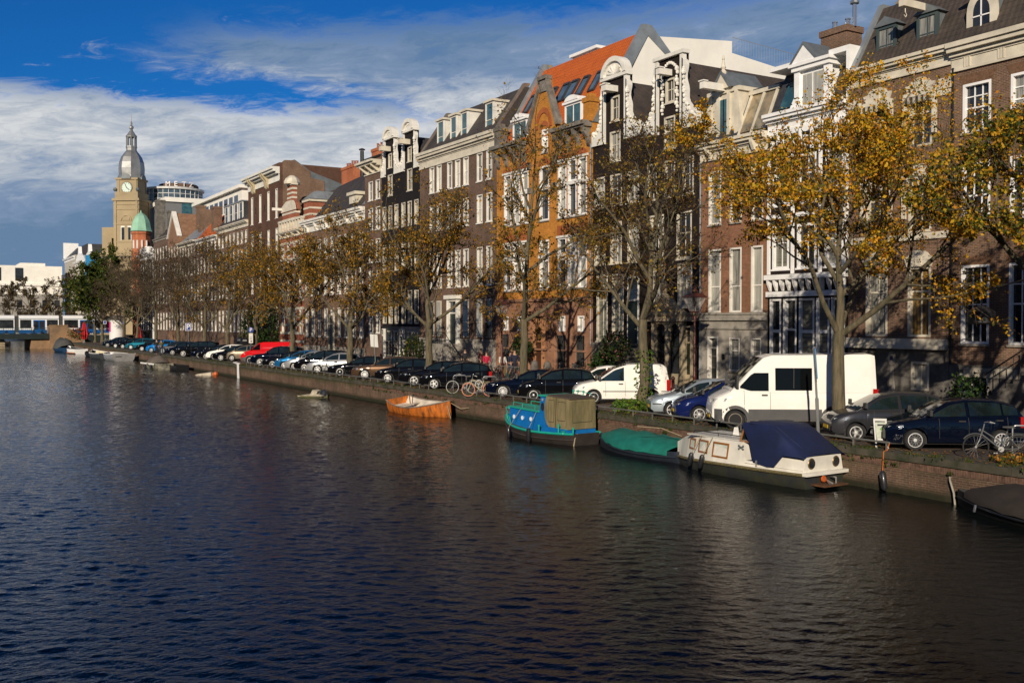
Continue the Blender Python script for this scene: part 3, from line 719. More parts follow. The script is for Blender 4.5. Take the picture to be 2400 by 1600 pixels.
# ================================================================== house 3: dark house dressed with white timber
def house_three():
    X, s0, s1 = XF, 30.87, 35.85
    r = thing('canal_house', 'dark house with bright white timber frames, brackets and ornate attic', 'house', (X, 33.4, ZS), 0, 'canal houses')
    holes = []; cols = [(34.45, 35.55), (32.75, 33.95), (31.15, 32.25)]
    for (z0, z1) in [(7.5, 9.6), (10.6, 12.9)]:
        for c in cols: holes.append((*c, z0, z1))
    low = [(34.95, 35.7, 3.3, 6.05), (33.95, 34.8, 1.3, 6.05), (32.85, 33.8, 3.3, 6.05), (31.95, 32.75, 3.3, 6.05), (31.05, 31.85, 3.3, 6.05)]
    wall(r, X, [(s0, ZS), (s1, ZS), (s1, 14.4), (s0, 14.4)], holes+low, B_TARBR, .24)
    carcass(r, X, s0, s1, 15, B_TARBR)
    for i, h in enumerate(holes): window(r, X, *h, fr=BWHITE, gl=[G_BLIND, G_DARK, G_CURT][i % 3], nx=2, rows=(.62,), bw=.13, sillm=BWHITE)
    for i, h in enumerate(low):
        if i == 1: door(r, X, *h, m=BLACK, fr=BWHITE, top=1.5)
        else: window(r, X, *h, fr=BWHITE, gl=[G_DARK, 0, G_BLIND, G_BLIND, G_DARK][i], nx=1, rows=(.42,), bw=.1, mw=.1, sillm=BWHITE)
    mb = MB()
    mb.box(X-.16, X, s0+.01, s1-.01, 6.15, 6.4); mb.box(X-.3, X, s0+.01, s1-.01, 6.98, 7.22); mb.box(X-.14, X, s0+.01, s1-.01, 9.95, 10.15)
    for i in range(12):
        a = s0+.2+(s1-s0-.4)*i/11; mb.prism([(0, 6.98), (-.26, 6.98), (-.22, 6.75), (-.06, 6.45), (0, 6.42)], lambda u, z, dd: (X+u, a+dd, z), -.06, .06)
    for a in (s0+.1, s1-.1, 32.5, 34.2): mb.box(X-.09, X, a-.08, a+.08, 7.25, 13.2)
    mb.build('white_timber', BWHITE, r, True, split=True)
    cornice(r, X, s0, s1, 14.15, 15.2, BWHITE, .5)
    q = MB()
    for i in range(7):                                   # scalloped frieze and pendant brackets
        a = s0+(s1-s0)*(i+.5)/7; q.prism(arc(a, 14.25, .3, math.pi, 2*math.pi, 8, .33), FP(X), .12, 0); q.box(X-.2, X, a-.06, a+.06, 13.25, 13.75); q.box(X-.14, X, a-.4, a-.3, 13.1, 14.2)
    q.build('frieze_bracket', BWHITE, r, True, split=True)
    mansard(r, X, s0, s1, 15.05, 17.25, 1.2, SLATE, 6)
    q = MB(); q.box(X-.02, X+1.5, s0+.02, s0+.2, 15.1, 17.2); q.box(X-.0, X+1.7, s0+.02, 32.1, 17.2, 17.45); q.box(X-.0, X+1.7, 34.1, s1-.02, 17.2, 17.4); q.build('roof_edge', BWHITE, r, True, split=True)
    # white attic pavilion with pediment
    q = MB(); a0, a1 = 32.2, 34.0; xd = X+.1
    q.box(xd, xd+1.6, a0, a1, 15.1, 16.85)
    for a in (a0, a1): q.box(xd-.14, xd+.1, a-.16, a+.16, 15.1, 16.85); q.prism([(a, 15.1), (a+(.55 if a == a1 else -.55), 15.1), (a+(.2 if a == a1 else -.2), 15.7), (a, 16.5)], FP(xd), .08, -.1)
    q.box(xd-.25, xd+1.6, a0-.25, a1+.25, 16.85, 17.05); q.box(xd-.36, xd+1.6, a0-.36, a1+.36, 17.05, 17.2); dm = q.build('dormer', BWHITE, r, True)
    p = MB(); p.box(xd-.04, xd-.02, 32.5, 33.05, 15.2, 16.65); p.box(xd-.04, xd-.02, 33.15, 33.7, 15.2, 16.65); p.build('pane', G_NET, dm, True, split=True)
    p = MB(); p.prism([(32.7, 17.2), (34.2, 17.2), (33.45, 18.0)], FP(xd), .3, -1.3); p.build('pediment', BWHITE, dm, True)
    p = MB(); p.prism([(32.58, 17.2), (33.45, 18.15), (33.45, 18.02), (32.7, 17.2)], FP(xd), .34, -1.4); p.prism([(34.32, 17.2), (34.2, 17.2), (33.45, 18.02), (33.45, 18.15)], FP(xd), .34, -1.4); p.build('dormer_roof', LEAD, dm, True)
    # slanted roof window left of it
    q = MB(); q.hexa([(X+.12, 34.35, 15.3), (X+.12, 35.3, 15.3), (X+.2, 35.3, 15.3), (X+.2, 34.35, 15.3)], [(X+.85, 34.5, 16.7), (X+.85, 35.3, 16.7), (X+.95, 35.3, 16.7), (X+.95, 34.5, 16.7)]); sk = q.build('roof_window', G_BLUE, r, True)
    ch = chimney(r, X+2.6, X+3.7, 33.3, 34.9, 17.2, 19.35, B_BROWN, 2, STEEL)
    q = MB(); q.tube([(X+3.1, 33.25, 19.3), (X+3.1, 33.25, 20.5)], .1, 8); q.lathe([(.22, 0), (.24, .1), (.16, .12), (.16, .4), (.26, .42), (.24, .5)], (X+3.1, 33.25, 20.4), 10); q.build('flue_pipe', STEEL, ch, True)
    return r
# ================================================================== house 4: red brick over grey stone
def house_four():
    X, s0, s1 = XF, 35.87, 40.8
    r = thing('canal_house', 'red brick house over grey stone ground floor with big white dormer and hoist beam', 'house', (X, 38.4, ZS), 0, 'canal houses')
    cols = [(39.2, 40.15), (37.68, 38.55), (36.18, 37.0)]; holes = []
    for (z0, z1) in [(5.42, 8.75), (10.05, 12.85)]:
        for c in cols: holes.append((*c, z0, z1))
    wall(r, X, [(s0, 5.1), (s1, 5.1), (s1, 14), (s0, 14)], holes, B_RED, .26)
    bh = [(39.35, 40.15, 1.75, 4.15), (37.75, 38.5, 2.4, 4.1), (36.25, 36.95, 2.4, 4.1)]
    wall(r, X-.04, [(s0, ZS), (s1, ZS), (s1, 5.1), (s0, 5.1)], bh, STONE, .3, name='stone_base')
    carcass(r, X, s0, s1, 14, B_RED)
    for i, h in enumerate(holes): window(r, X, *h, fr=WHITE, gl=[G_NET, G_CURT, G_NET, G_CURT, G_DARK, G_DARK][i], nx=1, rows=(.4,), bw=.09, mw=.05, sillm=STONE)
    door(r, X-.04, *bh[0], m=BLACK, fr=WHITE, top=.6)
    for h in bh[1:]: window(r, X-.04, *h, fr=WHITE, gl=G_CURT, nx=1, rows=(.62,), bw=.06, sillm=STONE)
    mb = MB(); mb.box(X-.17, X, s0+.004, s1-.004, 5.0, 5.3); mb.box(X-.12, X, s0+.004, s1-.004, 4.55, 4.64); mb.box(X-.22, X, s0+.004, s1-.004, 5.3, 5.4)
    for z in (3.7, 3.1, 2.5, 1.9): mb.box(X-.048, X-.03, s0+.1, s1-.1, z, z+.02)
    mb.build('string_course', STONE, r, True, split=True)
    q = MB(); q.box(X-.07, X-.03, 38.85, 39.05, 2.95, 3.25); q.build('letter_box', BLACK, r, True)
    cornice(r, X, s0, s1, 13.45, 14.5, CREAM, .5, brk=3)
    downpipe(r, X, s1-.08, ZS+.2, 13.4)
    prof_roof(r, s0, s1, [(X+.1, 14.4), (X+1.25, 17.0), (X+7, 17.0), (X+9, 14.4)], SLATE)
    # broad dormer with pediment and finial
    xd = X+.35; a0, a1 = 38.3, 40.5
    q = MB(); q.box(xd, xd+2.2, a0, a1, 14.5, 16.9); q.box(xd-.1, xd+2.3, a0-.12, a1+.12, 16.9, 17.12)
    for a in (a0+.12, 38.98, 39.75, a1-.12): q.box(xd-.12, xd, a-.1, a+.1, 14.5, 16.9)
    q.prism([(a1, 14.5), (a1+.5, 14.5), (a1+.25, 15.6), (a1, 16.8)], FP(xd), .1, -.12); q.prism([(a0, 14.5), (a0, 16.8), (a0-.2, 15.6), (a0-.4, 14.5)], FP(xd), .1, -.12)
    dm = q.build('dormer', CREAM, r, True)
    p = MB(); p.box(xd-.05, xd-.02, 39.0, 39.72, 14.6, 16.6); p.build('pane', G_BLUE, dm, True, split=True)
    p = MB(); p.box(xd-.08, xd-.05, 39.33, 39.39, 14.6, 16.6); p.box(xd-.08, xd-.05, 39.0, 39.04, 14.6, 16.6); p.box(xd-.08, xd-.05, 39.68, 39.72, 14.6, 16.6); p.build('window_frame', BLACK, dm, True)
    p = MB(); p.prism([(38.75, 17.12), (39.95, 17.12), (39.35, 17.95)], FP(xd), .25, -1.9); p.build('pediment', CREAM, dm, True)
    p = MB(); p.prism([(38.55, 17.12), (39.35, 18.1), (40.15, 17.12), (39.95, 17.12), (39.35, 17.93), (38.75, 17.12)], FP(xd), .3, -2.2); p.build('dormer_roof', LEAD, dm, True)
    p = MB(); p.lathe([(.16, 0), (.2, .15), (.08, .3), (.15, .42), (.1, .5), (.05, .8), (.08, .85), (.02, 1.05)], (xd-.1, 39.35, 17.85), 8); p.build('finial', CREAM, dm, True)
    beam(r, xd-.2, 39.35, 17.0, 1.4, WHITE, .36, .3, hook=False)
    q = MB(); q.hexa([(X+.12, 36.3, 14.6), (X+.12, 38.0, 14.6), (X+.2, 38.0, 14.6), (X+.2, 36.3, 14.6)], [(X+1.05, 36.3, 16.6), (X+1.05, 38.0, 16.6), (X+1.15, 38.0, 16.6), (X+1.15, 36.3, 16.6)]); q.build('roof_window', glass('warm_roof_glass', (.35, .27, .16), (.16, .14, .1)), r, True)
    q = MB()
    for a in (36.25, 37.15, 38.05): q.hexa([(X+.05, a-.06, 14.5), (X+.05, a+.06, 14.5), (X+.2, a+.06, 14.5), (X+.2, a-.06, 14.5)], [(X+1.0, a-.06, 16.7), (X+1.0, a+.06, 16.7), (X+1.2, a+.06, 16.7), (X+1.2, a-.06, 16.7)])
    q.box(X+.95, X+1.35, 36.1, 38.2, 16.65, 16.85); q.build('roof_window_frame', CREAM, r, True, split=True)
    return r
# ================================================================== houses 5 and 6: black neck gables with white claws
def neck_house(label, s0, s1, sc, hw, zclaw, zneck, arched, holes, wins, lab2=None, wm=None):
    X = XF
    r = thing('neck_gable_house', label, 'house', (X, sc, ZS), 0, 'canal houses')
    out_ = [(s0, ZS), (s1, ZS), (s1, zclaw), (sc+hw, zclaw), (sc+hw, zneck), (sc-hw, zneck), (sc-hw, zclaw), (s0, zclaw)]
    wall(r, X, out_, holes, wm or B_TARBR, .22)
    carcass(r, X, s0, s1, zclaw-.1, wm or B_TARBR)
    for h, g in zip(holes, wins): window(r, X, *h, fr=CREAM, gl=g, nx=2, rows=(.55,) if h[3]-h[2] < 3 else (.62,), bw=.1, sillm=CREAM)
    q = MB(); claw(q, X, sc+hw, 1, s1-sc-hw, zclaw+.15, zneck-.3); claw(q, X, sc-hw, -1, sc-hw-s0, zclaw+.15, zneck-.3)
    q.box(X-.14, X+.1, sc+hw, s1, zclaw, zclaw+.15); q.box(X-.14, X+.1, s0, sc-hw, zclaw, zclaw+.15)
    q.box(X-.12, X+.15, sc+hw-.16, sc+hw+.1, zclaw, zneck); q.box(X-.12, X+.15, sc-hw-.1, sc-hw+.16, zclaw, zneck)
    q.build('gable_claw', WHITE, r, True, split=True)
    q = MB(); q.box(X-.2, X+.3, sc-hw-.22, sc+hw+.22, zneck-.06, zneck+.14)
    if arched:
        q.prism(arc(sc, zneck+.14, hw*1.0, 0, math.pi, 14, hw*.85), FP(X), .1, -.25); q.prism(arc(sc, zneck+.14, hw*1.1, 0, math.pi, 14, hw*.98)+list(reversed(arc(sc, zneck+.14, hw*.86, 0, math.pi, 14, hw*.72))), FP(X), .26, -.3)
        for i in range(7):
            a = math.pi*(i+.5)/7; q.tube([(X-.11, sc, zneck+.2), (X-.13, sc+hw*.62*math.cos(a), zneck+.2+hw*.5*math.sin(a))], [.04, .09], 5)
    q.build('gable_top', WHITE, r, True)
    prof = [(s0+.3, zclaw), (sc, zneck-.4), (s1-.3, zclaw)]
    m_ = MB(); m_.prism([(s0+.1, zclaw), (sc, zneck-.15), (s1-.1, zclaw)], FP(X), -.35, -15); m_.build('roof', T_BROWN, r, True)
    return r
def house_five():
    holes = [(42.95, 43.75, 17.15, 18.5), (42.9, 43.85, 14.6, 16.4)]+[(c, c+.9, 11.9, 13.95) for c in (44.45, 42.9, 41.35)]+[(c, c+1.25, 8.4, 11.0) for c in (43.85, 41.5)]+[(c, c+1.2, 5.75, 8.15) for c in (43.75, 41.45)]
    wins = [G_DARK, G_CURT, G_DARK, G_DARK, G_DARK, G_NET, G_DARK, G_NET, G_NET]
    r = neck_house('black brick neck gable house with a flat white cap above a sandstone portal', 40.82, 45.75, 43.35, 1.1, 15.5, 19.7, False, holes, wins)
    X = XF; q = MB()                                   # garland round the attic window
    for sg in (-1, 1):
        for i in range(12):
            z = 16.6+i*.21; q.ball((X-.04, 43.35+sg*(.62+.05*math.sin(i*2)), z), .08+.035*(i % 3), 6)
    for i in range(9):
        t = i/8; q.ball((X-.05, 43.35-.6+1.2*t, 19.0+.35*math.sin(math.pi*t)), .1, 6)
    q.build('garland', WHITE, r, True, split=True)
    beam(r, X, 43.35, 18.62, .9, WHITE, .34, .34)
    q = MB()                                            # sandstone portal
    q.box(X-.35, X, 40.95, 45.2, 4.95, 5.3); q.box(X-.42, X, 40.9, 45.3, 5.3, 5.42)
    q.prism([(42.0, 5.42), (45.0, 5.42), (43.5, 6.35)], FP(X), .3, 0); q.prism([(41.85, 5.42), (43.5, 6.5), (45.15, 5.42), (44.85, 5.42), (43.5, 6.3), (42.15, 5.42)], FP(X), .42, 0)
    for a in (42.05, 43.3, 44.5): q.box(X-.24, X, a-.16, a+.16, ZS+.9, 4.95); q.box(X-.3, X, a-.2, a+.2, ZS, ZS+.9)
    q.box(X-.12, X, 41.2, 45.3, ZS, 2.05)
    for a in (42.7, 43.9): q.prism([(a-.45, 4.95), (a-.45, 4.5)]+arc(a, 4.5, .42, math.pi, 0, 8, .32)+[(a+.45, 4.5), (a+.45, 4.95)], FP(X), .2, 0)
    q.lathe([(.14, 0), (.1, .12), (.2, .45), (.15, .55), (.21, .62), (.05, .8)], (X-.2, 43.5, 6.4), 10)
    q.build('sandstone_portal', SAND, r, True)
    for a in (42.7, 43.9): window(r, X-.05, a-.42, a+.42, 2.05, 4.8, fr=DKGREEN, gl=G_DARK, nx=1, rows=(.55,), bw=.05, sill=False, depth=.05, name='arched_window')
    door(r, X-.3, 41.15, 41.85, 1.3, 4.7, m=DKGREEN, fr=SAND, top=.9)
    return r
def house_six():
    holes = [(48.0, 48.85, 17.0, 18.5), (47.9, 48.95, 14.6, 16.4)]+[(c, c+1.15, 11.95, 13.8) for c in (49.45, 47.75, 46.1)]+[(c, c+1.15, 8.45, 10.95) for c in (49.4, 47.75, 46.05)]+[(49.15, 50.3, 3.75, 7.8), (47.55, 48.7, 3.75, 7.8)]
    wins = [G_DARK, G_CURT, G_NET, G_DARK, G_CURT, G_NET, G_CURT, G_NET, G_BLIND, G_BLIND]
    r = neck_house('black brick neck gable house crowned by a rounded white shell pediment', 45.77, 50.7, 48.4, 1.12, 15.75, 19.6, True, holes, wins)
    X = XF
    door(r, X-.06, 46.05, 47.1, 3.45, 7.6, m=DKGREEN, fr=WHITE, top=1.4, depth=.05)
    beam(r, X, 48.4, 18.7, .9, WHITE, .36, .5, hook=False)
    stoop(r, X, 45.9, 47.3, 3.4, 1.3, dirn=1, m=DSTONE)
    q = MB(); q.box(X-.06, X, 45.8, 50.68, ZS, 3.5); q.box(X-.1, X, 45.8, 50.68, 3.5, 3.65); q.build('plinth', DSTONE, r, True)
    return r
# ================================================================== house 7: ochre brick, corbelled eaves, orange roof
def house_seven():
    X, s0, s1 = XF, 50.72, 62.65
    r = thing('ochre_brick_house', 'wide ochre brick house with stone gable, corbelled eaves and bright orange tiled roof', 'house', (X, 56.6, ZS), 0, 'canal houses')
    holes = []; spec = []
    for (z0, z1) in [(7.1, 10.4), (11.7, 15.35)]:
        for (a0, a1) in [(58.3, 59.3), (59.45, 60.45), (60.6, 61.6), (55.7, 56.9), (51.35, 52.35), (52.5, 53.5), (53.65, 54.65)]:
            holes.append((a0, a1, z0, z1))
    holes.append((55.85, 56.6, 16.25, 17.8))
    outl = [(s0, 6.45), (s1, 6.45), (s1, 17.3), (58.5, 17.3), (58.2, 18.0), (56.85, 20.7), (56.85, 21.2), (55.9, 21.2), (55.9, 20.7), (54.75, 18.0), (54.55, 17.3), (s0, 17.3)]
    wall(r, X, outl, holes, B_ORANGE, .3)
    carcass(r, X, s0, s1, 17.3, B_ORANGE)
    for h in holes: window(r, X, *h, fr=BWHITE, gl=random.choice([G_NET, G_CURT, G_NET, G_DARK]), nx=1 if h[3] < 16 else 1, rows=(.62,), bw=.11, mw=.2, sillm=STONE, depth=.25)
    bh = [(51.5, 52.25, 4.3, 5.3), (53.65, 54.4, 4.3, 5.3), (60.85, 61.55, 4.3, 5.3), (58.9, 59.6, 4.3, 5.3)]
    dh = [(51.5, 52.3, 2.1, 4.05), (53.65, 54.5, 2.1, 4.05), (60.85, 61.55, 2.1, 4.05)]
    wall(r, X-.08, [(s0, ZS), (s1, ZS), (s1, 6.45), (s0, 6.45)], bh+dh+[(56.05, 57.95, ZS+.02, 5.3)], REDSTONE, .4, name='stone_ground_floor')
    for h in bh: window(r, X-.08, *h, fr=BWHITE, gl=G_NET, nx=2, rows=(), bw=.08, sill=False)
    for h in dh:
        window(r, X-.08, *h, fr=DKGREEN, gl=G_DARK, nx=1, rows=(), bw=.05, sill=False, name='barred_window')
        q = MB()
        for i in range(6): a = h[0]+.06+(h[1]-h[0]-.12)*i/5; q.tube([(X-.16, a, h[2]), (X-.16, a, h[3])], .018, 4)
        for z in (h[2]+.2, h[3]-.35, h[3]-.1): q.box(X-.18, X-.14, h[0], h[1], z, z+.03)
        q.build('window_grille', IRON, r, True)
    q = MB(); q.box(X+.12, X+.3, 56.05, 57.95, ZS, 5.3); q.box(X-.0, X+.13, 56.05, 56.35, ZS, 5.3); q.build('entrance_recess', ORSTONE, r, True)
    door(r, X-.1, 56.4, 57.5, ZS+.3, 4.5, m=M('brown_door', (.07, .03, .015), .45, var=.2), fr=ORSTONE, top=.9, depth=.25)
    q = MB(); q.box(X-.2, X, s0+.004, s1-.004, 6.3, 6.5); q.box(X-.14, X, s0+.004, s1-.004, 3.0, 3.12); q.box(X-.22, X, s0+.004, s1-.004, ZS, ZS+.5)
    for a in (55.0, 55.75, 58.25, 62.3, 51.0): q.box(X-.15, X, a-.17, a+.17, ZS, 6.3)
    q.build('string_course', REDSTONE, r, True, split=True)
    q = MB()                                            # stone gable coping, corbels, balcony eaves
    for sg, b0 in ((1, 56.85), (-1, 55.9)):
        e = 58.2 if sg > 0 else 54.75
        q.prism([(b0, 21.2), (b0, 20.55), (e, 17.85), (e+sg*.28, 17.85), (e+sg*.28, 18.1), (b0+sg*.1, 20.75)], FP(X), .18, -.25)
    q.box(X-.22, X+.3, 55.85, 56.9, 21.1, 21.35); q.prism([(55.92, 20.3), (56.83, 20.3), (56.83, 21.2), (55.92, 21.2)], FP(X), .1, 0)
    for (a0, a1) in ((s0+.1, 54.6), (58.5, s1-.1)):
        q.box(X-.75, X+.1, a0, a1, 17.2, 17.45); q.box(X-.6, X+.1, a0, a1, 17.08, 17.2)
        for i in range(4):
            a = a0+.25+(a1-a0-.5)*i/3; q.prism([(0, 17.08), (-.62, 17.08), (-.55, 16.75), (-.28, 16.45), (-.2, 16.05), (0, 15.85)], lambda u, z, dd: (X+u, a+dd, z), -.12, .12)
    for a in (54.9, 55.1, 58.15): q.box(X-.1, X, a-.2, a+.2, 15.35, 15.8); q.box(X-.08, X, a-.2, a+.2, 13.7, 14.1)
    q.build('stone_dressing', M('gable_stone', (.21, .19, .165), .9, var=.45, scale=1.5, bmp=.3), r, True, split=True)
    q = MB()
    for (a0, a1, z0, z1) in holes:
        if z0 > 11:
            c = (a0+a1)/2; w = (a1-a0)/2+.1; q.prism(arc(c, z1+.02, w, 0, math.pi, 10, .55)+list(reversed(arc(c, z1+.02, w*.72, 0, math.pi, 10, .2))), FP(X), .05, 0)
    for (a0, a1) in ((51.3, 54.7), (58.2, 61.7)):
        for i in range(3): c = a0+(a1-a0)*(i+.5)/3; q.prism(arc(c, 16.3, .56, 0, math.pi, 10, .5)+list(reversed(arc(c, 16.3, .4, 0, math.pi, 10, .3))), FP(X), .05, 0)
        q.box(X-.03, X, a0, a1, 10.5, 11.2)
    q.prism(arc(56.35, 17.9, 1.0, 0, math.pi, 14, 1.35)+list(reversed(arc(56.35, 17.9, .72, 0, math.pi, 14, 1.0))), FP(X), .07, 0)
    q.build('brick_arch', B_RUST, r, True, split=True)
    q = MB()
    for (z0, z1) in [(7.1, 10.4), (11.7, 15.35)]:
        for (a0, a1) in ((51.2, 54.75), (58.15, 61.75)): q.box(X-.1, X+.05, a0, a1, z1, z1+.14)
    for z in (13.75, 9.2):
        for (a0, a1) in ((51.2, 54.75), (58.15, 61.75), (55.6, 57.0)): q.box(X-.06, X+.1, a0, a1, z, z+.22)
    q.build('window_lintel', WHITE, r, True, split=True)
    # shoulder turrets on the eaves
    for a in (s0+.35, s1-.4):
        q = MB(); q.box(X-.25, X+.45, a-.35, a+.35, 17.4, 18.6); q.box(X-.32, X+.5, a-.42, a+.42, 18.6, 18.9); q.box(X-.15, X+.35, a-.22, a+.22, 18.9, 19.15); q.build('eaves_pier', B_ORANGE if a < 55 else DSTONE, r, True)
    prof_roof(r, s0+.25, s1-.3, [(X+.1, 17.35), (X+3.9, 23.5), (X+4.2, 23.5), (X+11, 17.3)], T_ORANGE)
    # roof dormers and skylights on the slope
    for c in (53.4, 60.0):
        d_ = dormer(r, X+.35, c-.95, c+.95, 17.5, 19.05, 1.6, fr=BWHITE, side=BWHITE, roofm=BWHITE, gl=G_BLUE, nx=2, rows=())
        q = MB(); q.prism(arc(c, 19.2, .75, 0, math.pi, 10, .35), FP(X+.35), .2, -1.0); q.build('dormer_hood', BWHITE, d_, True)
    sl_ = (23.5-17.35)/3.8
    def sky_l(a0, a1, z0, z1):
        x0, x1 = X+.1+(z0-17.35)/sl_, X+.1+(z1-17.35)/sl_
        q = MB(); nrm = Vector((-sl_, 0, 1)).normalized()
        def slab(b0, b1, w0, w1, h0, h1):
            P = lambda a, z, h: (X+.1+(z-17.35)/sl_+nrm.x*h, a, z+nrm.z*h)
            q.hexa([P(b0, w0, h0), P(b0, w1, h0), P(b1, w1, h0), P(b1, w0, h0)], [P(b0, w0, h1), P(b0, w1, h1), P(b1, w1, h1), P(b1, w0, h1)])
        slab(a0, a0+.09, z0, z1, 0, .14); slab(a1-.09, a1, z0, z1, 0, .14); slab(a0+.09, a1-.09, z0, z0+.1, 0, .14); slab(a0+.09, a1-.09, z1-.16, z1, 0, .18)
        w = q.build('skylight', SLATE, r, True)
        q = MB(); P = lambda a, z, h: (X+.1+(z-17.35)/sl_+nrm.x*h, a, z+nrm.z*h)
        q.poly([P(a0+.07, z0+.08, .08), P(a0+.07, z1-.12, .08), P(a1-.07, z1-.12, .08), P(a1-.07, z0+.08, .08)]); q.build('pane', glass('skylight_glass', (.10, .16, .22), (.05, .10, .17)), w, True, split=True)
    for (a0, a1) in ((58.3, 59.05), (56.7, 57.65), (55.65, 56.6), (54.4, 55.2), (52.9, 53.65), (51.5, 52.2), (61.1, 61.8)): sky_l(a0, a1, 19.9, 21.3)
    q = MB()                                            # zinc verge on both gable ends, white end wall
    for (a0, a1) in ((s0-.05, s0+.25), (s1-.3, s1+.05)): q.prism([(X-.05, 17.35), (X+3.9, 24.0), (X+4.6, 24.0), (X+7.0, 21.7), (X+6.6, 21.7), (X+4.3, 23.3), (X+.7, 17.35)], lambda u, z, dd: (u, dd, z), a0, a1)
    q.build('verge_capping', ZINC, r, True, split=True)
    q = MB(); q.prism([(X+.9, 17.0), (X+4.1, 22.9), (X+4.35, 23.3), (X+11.6, 24.0), (X+11.6, 23.2), (X+17.5, 22.6), (X+17.5, 16.5)], lambda u, z, dd: (u, dd, z), s0+.02, s0+.2)
    q.box(X+5, X+17.5, s0+.2, s1-.2, 16.5, 22.4); q.build('white_end_wall', PLASTER, r, True)
    q = MB()
    for i in range(40): u = X+11.7+i*.25; q.tube([(u, s0+.1, 23.3-.06*i*.25), (u, s0+.1, 24.3-.06*i*.25)], .008, 4)
    q.tube([(X+11.7, s0+.1, 24.3), (X+21.4, s0+.1, 23.72)], .018, 5); q.build('terrace_railing', M('grey_metal', (.26, .26, .25), .85, var=0), r, True)
    q = MB(); q.box(X+5.2, X+7.5, 57.5, 60.5, 23.2, 24.2); q.box(X+5.0, X+7.7, 57.3, 60.7, 24.2, 24.4); q.build('roof_lantern', BWHITE, r, True)
    downpipe(r, X, s0+.12, 3.4, 16)
    return r
def house_eight():
    X, s0, s1 = XF, 62.67, 75.45
    cs = [73.2, 71.9, 70.05, 68.7, 67.35, 65.2, 63.75]; cols = [(c-.43, c+.43) for c in cs]
    r = simple_house('canal_house', 'wide brown brick house with a row of tall white dormers on a dark roof', X, s0, s1, 19.0, B_BROWN2, cols, [(7.65, 10.5), (12.3, 14.4), (15.4, 17.5)], corn=(1.45, CREAM, .5, 0), base=(3.6, STONE), gls=[G_NET, G_CURT, G_DARK, G_DARK, G_NET])
    lowc = [c for c in cols if not (68.4 < c[0] < 69.9)]
    for i, c in enumerate([cols[0], cols[1], cols[4], cols[5], cols[6]]):
        window(r, X-.04, c[0], c[1], 3.75, 6.6, fr=CREAM, gl=[G_DARK, G_NET][i % 2], nx=1, rows=(.4,), depth=.02, sill=False)
    door(r, X-.25, 68.5, 69.9, 3.2, 6.6, m=DKGREEN, fr=WHITE, top=1.0, depth=.23)
    q = MB(); q.box(X-.3, X, 68.3, 68.5, 3.2, 6.7); q.box(X-.3, X, 69.9, 70.1, 3.2, 6.7); q.box(X-.45, X, 68.1, 70.3, 6.7, 7.0); q.build('door_surround', WHITE, r, True, split=True)
    stoop(r, X, 68.2, 71.6, 3.2, 1.5, dirn=-1, m=STONE)
    mansard(r, X, s0, s1, 19.0, 22.2, 2.4, T_DARK, 5)
    q = MB()
    for a in (s0+.02, s1-.35): q.prism([(X+.0, 19.0), (X+2.4, 22.5), (X+2.9, 22.5), (X+.6, 19.0)], lambda u, z, dd: (u, dd, z), a, a+.33)
    q.build('party_wall_capping', M('wood_grey', (.16, .13, .11), .8), r, True, split=True)
    for (a0, a1) in ((71.9, 73.1), (69.7, 70.8), (67.9, 69.0), (63.9, 65.1)):
        dormer(r, X+.45, a0, a1, 19.25, 21.2, 2.2, fr=WHITE, side=WHITE, roofm=CREAM, gl=G_BLUE, nx=1, rows=(.33,))
    chimney(r, X+3, X+4.2, 75.6, 77.4, 19, 22.0, B_WARE, 3)
    return r
